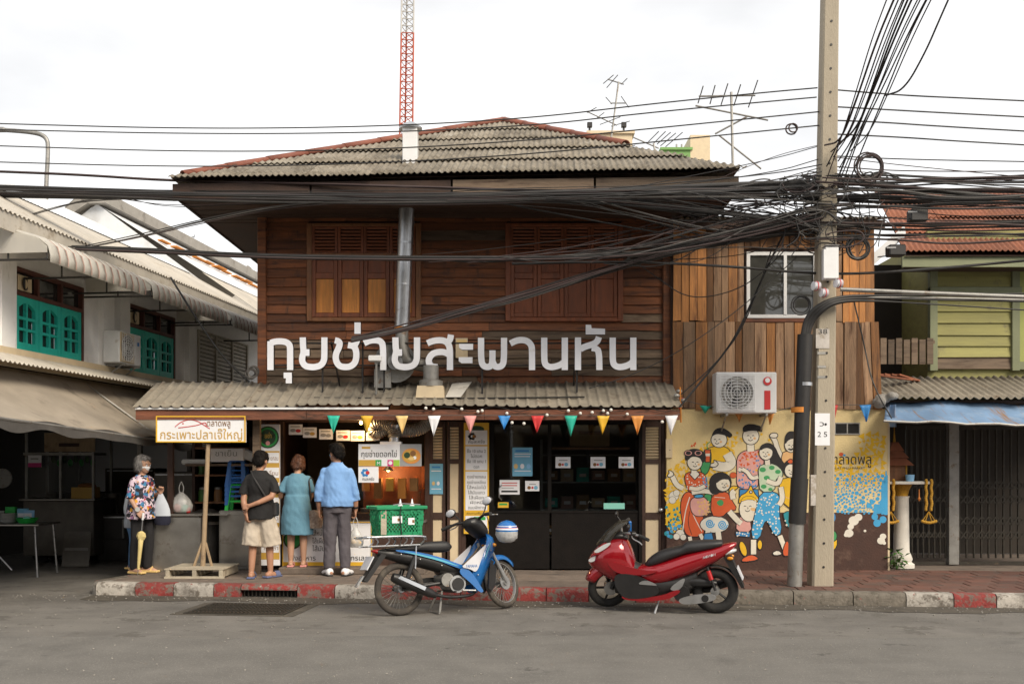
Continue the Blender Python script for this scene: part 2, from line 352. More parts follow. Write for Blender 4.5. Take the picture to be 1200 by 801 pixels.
pm('bamboo', (.36, .26, .16), .7, var=.25, scale=5, bump=.2, grain=(4, 4, 1), dirt=[((.2, .13, .08), .58, 5, .12)])
pm('pallet', (.38, .33, .25), .75, var=.3, scale=5, bump=.25, rnd=.15, dirt=[((.2, .16, .12), .56, 5, .12)])
pm('grille', (.05, .044, .035), .55, metal=.5, var=.3, scale=8, bump=.1, dirt=[((.16, .11, .07), .58, 8, .12)])
pm('plaster_white', (.62, .59, .53), .75, var=.1, scale=5, bump=.2, dirt=[((.4, .36, .3), .57, 5, .15)])
pm('leaf', (.045, .12, .02), .55, var=.4, scale=9, bump=.1, rnd=.25)
pm('marigold', (.45, .24, .02), .7, var=.4, scale=60, bump=.3)
# ================================================================ SETTING: road, pavement, kerb
def kerbY(x): return 12.24 - .108 * (x + 4.98)
KA = math.atan(-.108)
mb = MB(); mb.wave(lambda a, b: Vector((-90 + 180 * a, -40 + 200 * b, 0)), 40, 40)
tag(mb.build('road', 'asphalt', smooth=0), kind='structure')
mb = MB(); N_ = 60
pts = [(-40 + 80 * i / N_, 9.25 + .09 * math.sin(i * 1.3) + .05 * math.sin(i * 3.1) - .02 * (i - 30) / 10) for i in range(N_ + 1)]
mb.add([(x, -12, .004) for x, y in pts] + [(x, y, .004) for x, y in pts], [[i, i + 1, N_ + 2 + i, N_ + 1 + i] for i in range(N_)])
tag(mb.build('road_lane', 'asphalt_new', smooth=0), kind='structure')
# pale repair seam and scattered grit
mb = MB(); rnd = random.Random(4)
for i in range(900):
    x = rnd.uniform(-6, 6.5); y = kerbY(x) - abs(rnd.gauss(0, .35)) - .02 if rnd.random() < .55 else rnd.uniform(7.4, 11)
    s = rnd.uniform(.004, .014); a = rnd.random() * 3
    mb.box((x, y, s * .25 + .004), (s, s * rnd.uniform(.6, 1.4), s * .6), rot3(0, rnd.random(), a))
tag(mb.build('grit', 'concrete', smooth=0), kind='stuff')
# gutter strip along the kerb
pm('gutter', (.075, .064, .05), .9, var=.35, scale=3, bump=.5, bscale=60, dirt=[((.15, .13, .10), .56, 2.5, .15), ((.03, .027, .022), .62, 6, .08)])
mb = MB(); n = 50; ys = [.42 + .08 * math.sin(i * .9) + .05 * math.sin(i * 2.3) for i in range(n + 1)]
xs = [-5.0 + 16 * i / n for i in range(n + 1)]
mb.add([(x, kerbY(x) + .03, .004) for x in xs] + [(x, kerbY(x) - w_, .004) for x, w_ in zip(xs, ys)], [[i, i + 1, n + 2 + i, n + 1 + i] for i in range(n)])
tag(mb.build('gutter', 'gutter', smooth=0), kind='structure')
# pavement body
SW = .15
mb = MB()
poly = [(-4.80, kerbY(-4.8) + .16), (-4.98, 12.6), (-4.75, 13.1), (-4.2, 14.6), (-3.5, 15.2), (-3.5, 19), (12, 19), (12, kerbY(12) + .16)]
mb.prism([(x, y, 0) for x, y in poly], (0, 0, SW - .012))
pave = tag(mb.build('pavement', 'paving', smooth=0), kind='structure')
# concrete slabs on the left, red tiles on the right, each its own piece
rnd = random.Random(11)
def slab_row(x0, x1, r, dep, wid, name, mname, jit):
    x = x0
    while x < x1 - .05:
        w_ = min(wid * rnd.uniform(.92, 1.08), x1 - x); xm = x + w_ / 2
        y0 = kerbY(xm) + .17 + r * (dep + .012); 
        m_ = MB(); m_.box((0, 0, 0), (w_ - .012, dep, .03), None, .004)
        o = m_.build(name, mname, pave, 30); o.location = (xm, y0 + dep / 2, SW - .015 + rnd.uniform(-jit, jit)); o.rotation_euler = (rnd.uniform(-jit, jit), rnd.uniform(-jit, jit), KA)
        x += w_
for r in range(3): slab_row(-4.85 + .12 * r, 1.75, r, .62, 1.15, 'paving_slab', 'paving', .002)
tile = MB().box((0, 0, 0), (.292, .292, .03), None, .004).mesh('paving_tile', 'paving_red', 30)
for r in range(8):
    k = 0; x = 1.75 + .15 * (r % 2)
    while x < 7.2:
        y = kerbY(x) + .17 + .3 * r + .15
        if y < 14.4:
            o = inst(tile, 'paving_tile', pave, (x + .15, y, SW - .015 + rnd.uniform(-.003, .003)), (rnd.uniform(-.006, .006), rnd.uniform(-.006, .006), KA))
        x += .3
# kerb stones
kerb = thing('kerb', (0, 0, 0), None, None); kerb['kind'] = 'structure'
def kx(px):  # photo column -> X on the kerb face
    k = (px - 600) / 1200; return k * (12.24 - .108 * 4.98) / (1 + .108 * k)
def stone(a, b, mname, z0=0, z1=SW, chip=0):
    L = b - a - .008; n = max(4, int(L / .06)); rings = []
    for i in range(n + 1):
        x = -L / 2 + L * i / n; j = lambda s_: noise.noise((a + x * 3, s_, z0)) * .012
        fr = j(1) * .5
        prof = [(0 + fr, z0 - .01), (.0 + fr, z1 - .045 + j(2)), (.018 + fr, z1 - .014 + j(3) * .6), (.05, z1 + j(4) * .3), (.17, z1), (.17, z0 - .01)]
        rings.append([Vector((x, p, q)) for p, q in prof])
    m_ = MB().loft(rings); o = m_.build('kerb_stone', mname, kerb, 50)
    xm = (a + b) / 2; o.location = (xm, kerbY(xm), 0); o.rotation_euler = (0, 0, KA); return o
segs = [(112, 158, 'kerb_white'), (158, 203, 'kerb_red'), (203, 250, 'kerb_white'), (250, 282, 'kerb_red'), (348, 392, 'kerb_red'), (392, 440, 'kerb_white'), (440, 490, 'kerb_red'), (490, 540, 'kerb_red'),
        (540, 588, 'kerb_red'), (588, 640, 'kerb_red'), (640, 690, 'kerb_red'), (690, 745, 'kerb_bare'), (745, 800, 'kerb_red'), (800, 860, 'kerb_bare'), (860, 930, 'kerb_bare'), (930, 1000, 'kerb_bare'), (1000, 1062, 'kerb_bare'),
        (1062, 1118, 'kerb_white'), (1118, 1168, 'kerb_red'), (1168, 1230, 'kerb_white'), (1230, 1290, 'kerb_bare'), (1290, 1350, 'kerb_red')]
for a, b, m_ in segs: stone(kx(a), kx(b), m_)
stone(kx(282), kx(348), 'kerb_red', z0=.098)
for k, ang in enumerate((.35, .95, 1.5)):   # rounded corner into the side lane
    c = Vector((kx(112) + .1, kerbY(kx(112)) + .22, 0)); m_ = MB(); rr = .22
    m_.lathe([(.02, 0), (rr, 0), (rr, .11), (rr - .03, .145), (.02, .15)], 10)
    if k == 0: o = m_.build('kerb_corner', 'kerb_white', kerb, 50); o.location = c
for k in range(3):
    m_ = MB().box((0, 0, .07), (.17, .62, .155), None, .015); o = m_.build('kerb_stone', ('kerb_bare', 'kerb_bare', 'concrete')[k], kerb); o.location = (-4.95 + .12 * k + .06 * k * k, 12.78 + .6 * k, 0); o.rotation_euler = (0, 0, R(-14 - 6 * k))
# drain inlet in the kerb: hollow with bars
drain = thing('drain_inlet', (kx(315), kerbY(kx(315)) + .02, 0), 'dark barred drain opening cut into the red kerb', 'drain', KA)
mb = MB(); w_ = (kx(348) - kx(282)); mb.b2((-w_ / 2, .13, 0), (w_ / 2, .15, .1)).build('recess', 'black_metal', drain)  # black back plate: the opening's shade put into colour
barm = MB().box((0, 0, .05), (.012, .014, .1)).mesh('bar', 'grille')
for i in range(14): inst(barm, 'bar', drain, (-w_ / 2 + .03 + i * (w_ - .06) / 13, .03, 0))
# grate on the road
gr = thing('drain_grate', (-2.85, 11.02, 0), 'rusty rectangular iron drain grate set in the road below kerb', 'drain', KA)
mb = MB().b2((-.66, -.46, .001), (.66, .44, .006)); mb.build('surround', 'gutter', gr)
mb = MB().b2((-.52, -.38, .0065), (.52, .38, .008)); mb.build('shaft', 'black_metal', gr)  # flat black plate painted in place of the shaded hole under the bars
mb = MB()
for s in (-1, 1): mb.box((0, s * .385, .01), (1.08, .03, .012)); mb.box((s * .525, 0, .01), (.03, .74, .012))
mb.build('frame', 'grille', gr)
b1 = MB().box((0, 0, .011), (.016, .74, .014)).mesh('bar', 'grille'); b2_ = MB().box((0, 0, .0105), (1.02, .02, .012)).mesh('cross_bar', 'grille')
for i in range(24): inst(b1, 'bar', gr, (-.49 + i * .98 / 23, 0, 0))
for i in range(4): inst(b2_, 'cross_bar', gr, (0, -.27 + i * .18, 0))
# ================================================================ MAIN WOODEN SHOPHOUSE
YF = 13.8
X0, X1 = fx(303, YF), fx(787, YF)
H = thing('wooden_shophouse', (-.6, YF, SW), 'old two-storey dark wooden shophouse with hipped corrugated roof and white letters', 'building')
def part(mb, name, mats, parent=H, smooth=35): return mb.build(name, mats, parent, smooth, world=True)
# clapboards -------------------------------------------------------
rnd = random.Random(5)
ZS = fz(452, YF); ZW0, ZW1 = fz(375, YF), 4.84
win = [(fx(362, YF), fx(492, YF)), (fx(594, YF), fx(728, YF))]
def clap(a, b, z, h, mname):
    L = b - a; n = max(3, int(L / .18)); rings = []; sd = rnd.random() * 99
    for i in range(n + 1):
        x = a + L * i / n; w_ = noise.noise((x * 1.8, sd, 0)) * .014; q = noise.noise((x * 1.3, sd, 5)) * .010
        rings.append([Vector((x, YF - .034 + q, z - .012 + w_)), Vector((x, YF - .008, z + h + .004)), Vector((x, YF + .012, z + h)), Vector((x, YF - .008 + q, z - .012 + w_))])
    part(MB().loft(rings), 'clapboard', mname)
z = ZS - .1; row = 0
while z < 4.86:
    h = .122 * rnd.uniform(.93, 1.07)
    spans = [(X0 + .1, X1 - .12)] if (z + h < ZW0 or z > ZW1) else [(X0 + .1, win[0][0]), (win[0][1], win[1][0]), (win[1][1], X1 - .12)]
    for a, b in spans:
        cuts = [a]
        if b - a > 2.2:
            c = a + rnd.uniform(.8, 1.6)
            while c < b - .7: cuts.append(c); c += rnd.uniform(1.2, 2.4)
        cuts.append(b)
        for p, q in zip(cuts, cuts[1:]):
            grey = (row < 3 and rnd.random() < .6) or (row in (3, 4) and rnd.random() < .35) or rnd.random() < .06
            clap(p + .003, q - .003, z, h, 'wood_grey' if grey else 'wood_red')
    z += h; row += 1
part(MB().b2((X0 + .02, YF + .03, SW), (X1 - .02, YF + .12, 5.0)), 'wall_core', 'wood_dark')if 0 else None
mb = MB().b2((X0 + .02, YF + .03, 2.45), (X1 - .02, YF + .12, 4.95)); part(mb, 'wall_core', 'wood_dark')
for a, b in ((X0, X0 + .115), (X1 - .125, X1)):
    part(MB().b2((a, YF - .07, 2.4), (b, YF + .05, 4.9), .008), 'corner_post', 'wood_red')
part(MB().b2((X0, YF, SW), (X0 + .1, YF + 7, 4.95)), 'side_wall', 'wood_dark')
part(MB().b2((X1 - .1, YF + .14, SW), (X1, YF + 7, 4.95)), 'side_wall', 'wood_dark')
part(MB().b2((X0, YF + 7, SW), (X1, YF + 7.1, 4.95)), 'rear_wall', 'wood_dark')
# upstairs windows: frame, four louvred shutters each -------------------
slat = MB().box((0, 0, 0), (.24, .012, .028), rot3(R(38))).mesh('slat', 'wood_shutter')
for wi, (a, b) in enumerate(win):
    z0, z1 = ZW0 - .02, 4.80; mb = MB()
    mb.b2((a - .02, YF - .06, z0), (a + .05, YF + .02, z1), .006); mb.b2((b - .05, YF - .06, z0), (b + .02, YF + .02, z1), .006)
    mb.b2((a + .05, YF - .058, z0 - .004), (b - .05, YF + .02, z0 + .05), .006); mb.b2((a + .05, YF - .058, z1 - .04), (b - .05, YF + .02, z1), .006)
    zt = fz(300, YF); mb.b2((a + .05, YF - .056, zt - .03), (b - .05, YF + .02, zt + .03), .006)
    part(mb, 'window_frame', 'wood_frame' if wi == 0 else 'wood_shutter')
    w_ = (b - a - .1) / 4
    for k in range(4):
        xa = a + .05 + k * w_; xb = xa + w_ - .006; mm = 'wood_shutter'
        pan = MB(); st = .05; zs = [z0 + .055, z0 + .115, fz(327, YF), fz(320, YF), zt - .06, zt - .03]
        pan.b2((xa, YF - .045, zs[0]), (xa + st, YF - .01, zs[5]), .004); pan.b2((xb - st, YF - .045, zs[0]), (xb, YF - .01, zs[5]), .004)
        for p, q in ((zs[0], zs[1]), (zs[2], zs[3]), (zs[4], zs[5])): pan.b2((xa + st, YF - .043, p), (xb - st, YF - .01, q), .004)
        sh = part(pan, 'shutter', mm)
        part(MB().b2((xa + st, YF - .026, zs[1]), (xb - st, YF - .012, zs[2]), .006), 'panel', 'wood_orange' if wi == 0 else 'wood_shutter', sh)
        part(MB().b2((xa + st, YF - .026, zs[3]), (xb - st, YF - .012, zs[4]), .006), 'panel', mm, sh)
        lv = MB(); lv.b2((xa, YF - .045, zt + .03), (xa + .035, YF - .01, z1 - .04)); lv.b2((xb - .035, YF - .045, zt + .03), (xb, YF - .01, z1 - .04)); lv.b2((xa + .034, YF - .04, zt + .03), (xb - .034, YF - .012, zt + .045)); lv.b2((xa + .034, YF - .04, z1 - .055), (xb - .034, YF - .012, z1 - .04))
        tr = part(lv, 'louvre', mm); nsl = 8; hz = (z1 - .07 - zt - .05)
        for q in range(nsl):
            inst(slat, 'slat', tr, ROOT[H.name].inverted() @ Vector(((xa + xb) / 2, YF - .028, zt + .055 + hz * q / (nsl - 1))), (0, 0, 0), ((w_ - .07) / .24, 1, 1))
# hipped corrugated roof ------------------------------------------------
EL, ER, AP = W(200, 210, 12.75), W(868, 198, 12.4), W(590, 143, 16.2)
u = (ER - EL).normalized(); t_ = (AP - EL).dot(u); foot = EL + u * t_; vv = (AP - foot); VL = vv.length; v = vv.normalized(); nrm = u.cross(v).normalized()
UL = (ER - EL).length
roof = part(MB().add([EL - nrm * .03, ER - nrm * .03, AP - nrm * .03], [[0, 1, 2]]), 'roof', 'wood_soffit', smooth=0)
def clip_mesh(mb, planes):
    me = bpy.data.meshes.new('x'); me.from_pydata([tuple(q) for q in mb.v], [], mb.f); bm = bmesh.new(); bm.from_mesh(me); bpy.data.meshes.remove(me)
    for p, nn in planes: bmesh.ops.bisect_plane(bm, geom=bm.verts[:] + bm.edges[:] + bm.faces[:], plane_co=p, plane_no=nn, clear_outer=True)
    o = MB(); bm.verts.index_update(); o.v = [q.co.copy() for q in bm.verts]; o.f = [[w.index for w in f.verts] for f in bm.faces]; o.m = [0] * len(o.f); bm.free(); return o
up_ = Vector((0, 0, 1))
hipL = (AP - EL).cross(nrm).normalized(); hipL = hipL if hipL.dot(u) < 0 else -hipL
hipR = (AP - ER).cross(nrm).normalized(); hipR = hipR if hipR.dot(u) > 0 else -hipR
ROWS = 5; rowh = VL / ROWS; PITCH = .076
rnd = random.Random(8)
for r in range(ROWS):
    wS = PITCH * 11; ofs = -.3 * (r % 2); x = ofs
    while x < UL:
        vd = rnd.uniform(-.02, .02); lift = rnd.uniform(0, .012)
        def fn(a, b, x=x, r=r, vd=vd, lift=lift):
            uu = x + a * (wS + .04); vv_ = r * rowh - .06 + vd + b * (rowh + .12)
            return EL + u * uu + v * vv_ + nrm * (.012 * math.sin(2 * math.pi * uu / PITCH) + .026 * (1 - b) + .01 + lift * (1 - b) + .003 * math.sin(uu * 2))
        m_ = clip_mesh(MB().wave(fn, 66, 3), [(EL, hipL), (ER, hipR)])
        if m_.f:
            # turned-down thickness at the lower edge
            o = part(m_, 'roof_sheet', 'roof_sheet', roof, 60)
            sm = o.modifiers.new('thick', 'SOLIDIFY'); sm.thickness = .009; sm.offset = -1
        x += wS
# side slopes of the hip
BL = EL + Vector((0, 7.2, 0)); BR = ER + Vector((0, 7.2, 0)); AP2 = AP + Vector((0, .2, 0))
for p, q in ((EL, BL), (ER, BR), (BL, BR)):
    part(MB().add([p + up_ * .02, q + up_ * .02, AP + up_ * .0], [[0, 1, 2]]), 'side_slope', 'roof_sheet', roof, 0)
def caps(a, b, n, f0, f1):
    for k in range(n):
        p = a.lerp(b, f0 + (f1 - f0) * k / n); q = a.lerp(b, f0 + (f1 - f0) * (k + 1.06) / n); d = (q - p).normalized(); sdv = d.cross(up_).normalized(); uu = sdv.cross(d)
        rings = [[c + sdv * (rr * math.cos(an)) + uu * (rr * .75 * math.sin(an) + .02) for an in [R(x_) for x_ in (-20, 10, 40, 70, 90, 110, 140, 170, 200)]] for c, rr in ((p, .085), (q, .075))]
        m_ = MB(); nn = 9; m_.add(rings[0] + rings[1], [[i, i + 1, nn + i + 1, nn + i] for i in range(nn - 1)])
        o = part(m_, 'ridge_cap', 'ridge_cap', roof, 60); sm = o.modifiers.new('thick', 'SOLIDIFY'); sm.thickness = .012
caps(EL, AP, 9, .03, 1.0); caps(ER, AP, 5, .42, 1.0)
# fascia, soffit boards
fd = u; fn_ = Vector((0, 0, 1))
def board(a, b, th, z0, z1, name, m_, par=H): 
    d = (b - a).normalized(); s_ = Vector((d.y, -d.x, 0)) * th
    mb = MB(); P = [a, b, b + s_, a + s_]; mb.add([Vector((p.x, p.y, z0)) for p in P] + [Vector((p.x, p.y, z1)) for p in P], [[0,1,2,3],[4,5,6,7],[0,1,5,4],[1,2,6,5],[2,3,7,6],[3,0,4,7]]); return part(mb, name, m_, par)
zb = EL.z - .05
for i in range(4):
    a = EL.lerp(ER, i / 4 + .002); b = EL.lerp(ER, (i + 1) / 4 - .002)
    board(a + Vector((0, .06, 0)), b + Vector((0, .06, 0)), .03, zb - .21 + .005 * (i % 2), zb, 'fascia_board', 'wood_grey' if i > 1 else 'wood_soffit')
board(EL + Vector((.06, .1, 0)), BL + Vector((.06, 0, 0)), .03, zb - .2, zb, 'fascia_board', 'wood_soffit')
board(ER + Vector((-.06, .1, 0)), BR + Vector((-.06, 0, 0)), .03, zb - .2, zb, 'fascia_board', 'wood_soffit')
for i in range(9):
    f0, f1 = i / 9, (i + 1) / 9 - .008
    yl0, yl1 = 12.83 + f0 * 1.2, 12.83 + f1 * 1.2; yr0, yr1 = 12.48 + f0 * 1.4, 12.48 + f1 * 1.4; zz = 4.87 + .004 * (i % 2)
    mb = MB().prism([(EL.x + .08, yl0, zz), (ER.x - .08, yr0, zz), (ER.x - .08, yr1, zz), (EL.x + .08, yl1, zz)], (0, 0, .02)); part(mb, 'soffit_board', 'wood_soffit')
part(MB().prism([(EL.x + .08, 14.04, 4.87), (X0, 14.04, 4.87), (X0, 20, 4.87), (EL.x + .08, 20, 4.87)], (0, 0, .02)), 'soffit_board', 'wood_soffit')
part(MB().prism([(X1, 13.9, 4.87), (ER.x - .08, 13.9, 4.87), (ER.x - .08, 20, 4.87), (X1, 20, 4.87)], (0, 0, .02)), 'soffit_board', 'wood_soffit')
# lower awning over the pavement ----------------------------------------
YA = 12.9; AX0, AX1 = fx(158, YA), fx(797, YA); ZA = fz(476, YA); ZT = fz(449, YF)
awn = part(MB().b2((AX0 + .05, YF - .06, ZT - .13), (AX1 - .02, YF - .035, ZT - .05)), 'awning', 'wood_dark')
rnd = random.Random(3); n = 10; AP_ = .132
for k in range(n):
    xa = AX0 + (AX1 - AX0) * k / n - .03; xb = AX0 + (AX1 - AX0) * (k + 1) / n + .03; dy = rnd.uniform(-.03, .03); li = rnd.uniform(0, .012)
    def fn(a, b, xa=xa, xb=xb, dy=dy, li=li):
        x = xa + (xb - xa) * a; ph = (x / AP_) % 1; rib = max(0, 1 - abs(ph - .5) / .22); rib = min(rib * 1.6, 1)
        sag = -.015 * math.sin(x * 1.1) - .012 * noise.noise((x * 1.5, b, 3))
        y = YA + dy * (1 - b) + (YF - .03 - YA) * b
        return Vector((x, y - .0, ZA + (ZT - ZA) * b + .022 * rib + li + sag * (1 - b)))
    o = part(MB().wave(fn, 60, 4), 'awning_sheet', 'awning_sheet', awn, 60); sm = o.modifiers.new('thick', 'SOLIDIFY'); sm.thickness = .007
# front beam, pale edge trim, rafters, posts
zt0, zt1 = fz(491.5, 12.95), fz(480, 12.95)
for a, b in ((AX0, -2.6), (-2.595, -.35), (-.345, AX1)):
    L = b - a; nn = int(L / .2); rings = []
    for i in range(nn + 1):
        x = a + L * i / nn; q = noise.noise((x * 2, 1, 1)) * .008
        rings.append([Vector((x, 12.93, zt0 + q)), Vector((x, 12.93 + q * .5, zt1)), Vector((x, 13.0, zt1)), Vector((x, 13.0, zt0 + q))])
    part(MB().loft(rings), 'beam', 'beam_wood')
part(MB().b2((AX0, 12.905, zt1 + .004), (fx(455, 12.9), 12.925, zt1 + .03)), 'edge_trim', 'white_metal')
for i in range(12):
    x = AX0 + .15 + i * (AX1 - AX0 - .3) / 11
    m_ = MB().prism([(x, 12.99, zt1 - .03), (x, 12.99, zt1 + .03), (x, YF - .06, ZT - .04), (x, YF - .06, ZT - .1)], (.05, 0, 0)); part(m_, 'rafter', 'wood_dark')
mb = MB().b2((fx(296, 13.2), 13.2, SW), (fx(296, 13.2) + .09, 13.29, 2.3)); part(mb, 'post', 'wood_grey')
mb = MB().b2((fx(190, 13.3), 13.5, 0.0), (fx(190, 13.3) + .07, 13.57, 2.35)); part(mb, 'post', 'wood_dark')
# ground-floor shell -----------------------------------------------------
part(MB().b2((X0, YF + .02, 2.13), (X1, YF + .1, 2.5)), 'lintel', 'wood_dark')
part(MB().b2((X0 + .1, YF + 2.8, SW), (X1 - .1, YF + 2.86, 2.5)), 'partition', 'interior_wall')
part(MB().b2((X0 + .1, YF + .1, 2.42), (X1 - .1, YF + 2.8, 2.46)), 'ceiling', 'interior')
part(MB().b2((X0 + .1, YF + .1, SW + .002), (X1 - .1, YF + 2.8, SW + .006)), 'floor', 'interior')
def jamb(p0, p1, y0=YF - .05, y1=YF + .06, zb_=SW, zt_=2.14, m_='wood_dark'): part(MB().b2((fx(p0, YF), y0, zb_), (fx(p1, YF), y1, zt_), .004), 'door_post', m_)
jamb(328, 333); jamb(498, 505); jamb(541, 546); jamb(572, 579, m_='dark_frame'); jamb(748, 752, m_='dark_frame'); jamb(774, 781)
# glazed shopfront
gm = bpy.data.materials.new('shop_glass'); gm.use_nodes = True; t = gm.node_tree; t.nodes.clear()
o_ = t.nodes.new('ShaderNodeOutputMaterial'); tr = t.nodes.new('ShaderNodeBsdfTransparent'); gl = t.nodes.new('ShaderNodeBsdfGlossy'); mxx = t.nodes.new('ShaderNodeMixShader'); fr = t.nodes.new('ShaderNodeFresnel')
tr.inputs[0].default_value = (.80, .82, .82, 1); gl.inputs['Roughness'].default_value = .03; gl.inputs[0].default_value = (.9, .9, .9, 1); fr.inputs[0].default_value = 1.45
t.links.new(fr.outputs[0], mxx.inputs[0]); t.links.new(tr.outputs[0], mxx.inputs[1]); t.links.new(gl.outputs[0], mxx.inputs[2]); t.links.new(mxx.outputs[0], o_.inputs[0]); MAT['glass'] = gm
gx0, gm0, gx1 = fx(579, YF), fx(644, YF), fx(748, YF); gz0, gz1 = fz(598, YF), fz(497, YF)
mb = MB(); mb.b2((gx0, YF - .03, gz1), (gx1, YF + .03, 2.135)); mb.b2((gx0, YF - .03, gz0 - .03), (gx1, YF + .03, gz0)); mb.b2((gm0 - .025, YF - .032, gz0), (gm0 + .025, YF + .032, gz1))
part(mb, 'shop_frame', 'dark_frame')
for a, b in ((gx0, gm0 - .025), (gm0 + .025, gx1)):
    part(MB().b2((a, YF - .004, gz0), (b, YF + .004, gz1)), 'window_pane', 'glass')
    part(MB().b2((a + .002, YF - .02, SW + .01), (b - .002 + (.025 if b < gx1 else 0), YF + .02, gz0 - .03)), 'door_panel', 'dark_frame')
mb = MB().tube([(fx(579, YF) + .1, YF - .03, fz(585, YF)), (fx(579, YF) + .07, YF - .08, fz(582, YF)), (fx(579, YF) + .07, YF - .08, fz(572, YF)), (fx(579, YF) + .1, YF - .03, fz(568, YF))], .01); part(mb, 'door_handle', 'galv')
# folding louvred shutter doors
slat2 = MB().box((0, 0, 0), (.24, .01, .034), rot3(R(40))).mesh('slat', 'cream_panel')
def leaf(p0, p1, rz=0, y=YF - .02, knob=False, dark=False):
    xa, xb = fx(p0, y), fx(p1, y); w_ = xb - xa; fr_ = MB(); st = min(.05, w_ * .2); z = [SW + .02, fz(660, y), fz(608, y), fz(600, y), fz(543, y), fz(538, y), fz(500, y), fz(494, y)]
    fr_.b2((xa, y - .03, z[0]), (xa + st, y + .01, z[7]), .004); fr_.b2((xb - st, y - .03, z[0]), (xb, y + .01, z[7]), .004)
    for p, q in ((z[0], z[1]), (z[2], z[3]), (z[4], z[5]), (z[6], z[7])): fr_.b2((xa + st, y - .028, p), (xb - st, y + .008, q))
    d = part(fr_, 'shutter_door', 'wood_dark')
    for p, q in ((z[1], z[2]), (z[3], z[4])): part(MB().b2((xa + st, y - .012, p), (xb - st, y + .002, q)), 'panel', 'cream_panel', d)
    for k in range(11): inst(slat2, 'slat', d, ROOT[H.name].inverted() @ Vector(((xa + xb) / 2, y - .01, z[5] + .02 + (z[6] - z[5] - .04) * k / 10)), (0, 0, 0), ((w_ - 2 * st) / .24, 1, 1))
    if knob: part(MB().sphere((xb - st / 2, y - .06, fz(597, y)), .03, 10, 8), 'knob', 'galv', d)
leaf(752, 776, knob=True); leaf(504, 522); leaf(524, 541)
# interior furniture seen through the glass
sh = thing('shelf_rack', (gm0 + .7, YF + 2.1, SW), 'dim metal shelf rack inside the glazed shopfront', 'shelf')
mb = MB()
for s in (-.75, .75):
    for q in (-.2, .2): mb.box((s, q, .9), (.03, .03, 1.8))
mb.build('frame', 'galv_old', sh)
for k in range(4): MB().box((0, 0, .3 + .42 * k), (1.5, .42, .02)).build('shelf', 'galv_old', sh)
cb = thing('cardboard_box', (fx(690, YF + .5), YF + .5, fz(524, YF + .5)), 'brown cardboard box high behind the shopfront glass', 'box')
pm('cardboard', (.28, .17, .08), .8, var=.15, scale=4, bump=.1)
MB().box((0, 0, .16), (.55, .3, .3), None, .006).build('carton', 'cardboard', cb); MB().box((0, -.151, .2), (.3, .003, .05)).build('tape', 'beam_wood', cb)
for k in range(18):
    o = thing('stock_carton', (gm0 + .1 + .24 * (k % 6), YF + 2.0, SW + .31 + .42 * (k // 6)), 'small carton on the dim shelf rack behind the glass', 'carton', group='cartons on the shelf rack'); MB().box((0, 0, .1), (.19, .2, .14 + .05 * (k % 3)), None, .006).build('carton', ('cardboard', 'cream_panel', 'teal', 'awning_red')[k % 4], o); MB().box((0, -.102, .1), (.1, .003, .05)).build('label_panel', 'white_metal', o)
hook = thing('wall_shelf', (fx(690, YF + .5), YF + .52, fz(524, YF + .5) - .02), 'narrow dark plank shelf under the cardboard box', 'shelf'); MB().box((0, 0, .005), (1.1, .4, .03)).build('board', 'wood_frame', hook); MB().box((0, .15, -.1), (.03, .1, .2)).build('bracket', 'black_metal', hook)
# ================================================================ ANNEX with vertical planks and painted wall
YX = 13.7
AN = thing('plank_annex', (3.6, YX, SW), 'annex of upright honey and grey planks above a painted cream wall', 'building')
def ap(mb, name, mats, parent=AN, smooth=35): return mb.build(name, mats, parent, smooth, world=True)
zM = fz(479, YX); zMid = fz(377, YX); zTop = 4.78
wx0, wx1, wz0, wz1 = fx(874, YX), fx(956, YX), fz(373, YX), fz(296, YX)
rnd = random.Random(21)
def plank(x, w_, z0, z1, mname, lean=0):
    d = rnd.uniform(0, .022); a = rnd.uniform(-.006, .006) + lean; c = x + w_ / 2; g = .004
    b0, b1, t0, t1 = x + g, x + w_ - g, x + g - a, x + w_ - g - a; zz0 = z0 + rnd.uniform(-.02, .012); q = .004
    mb = MB(); y = YX - .03 - d
    pts = [(b0, zz0), (b1, zz0 + rnd.uniform(-.01, .01)), ((b1 + t1) / 2 + rnd.uniform(-.004, .004), (z0 + z1) / 2), (t1, z1), (t0, z1), ((b0 + t0) / 2 + rnd.uniform(-.004, .004), (z0 + z1) / 2)]
    mb.prism([(p[0], y, p[1]) for p in pts], (0, .024, 0)); ap(mb, 'plank', mname, smooth=0)
x = fx(788, YX)
while x < fx(1018, YX):
    w_ = rnd.choice((.09, .11, .12, .13, .15)); w_ = min(w_, fx(1024, YX) - x)
    lo = zMid + .0
    if x + w_ > wx0 - .03 and x < wx1 + .03:
        if x < wx0 - .03: w_ = wx0 - .03 - x + .001
        else: plank(x, w_, wz1 + .05, zTop, 'plank_honey') if wz1 + .1 < zTop else None; x += w_; continue
    plank(x, w_, lo, zTop, 'plank_old' if rnd.random() < .28 else 'plank_honey'); x += w_
x = fx(788, YX)
while x < fx(1028, YX):
    w_ = rnd.choice((.10, .12, .13, .14, .16)); w_ = min(w_, fx(1030, YX) - x + .03)
    top = zMid - .006 if not (x + w_ > wx0 and x < wx1) else wz0 - .06
    plank(x, w_, zM, top, 'plank_honey' if rnd.random() < .25 else 'plank_old', lean=.05 if x > fx(1000, YX) else .0); x += w_
ap(MB().b2((fx(786, YX), YX + .0, zM - .02), (fx(1024, YX), YX + .06, zTop)), 'backing_wall', 'wood_dark')
ap(MB().b2((wx0 - .03, YX - .05, wz0 - .055), (wx1 + .04, YX + .0, wz0 - .005), .004), 'window_ledge', 'beam_wood')
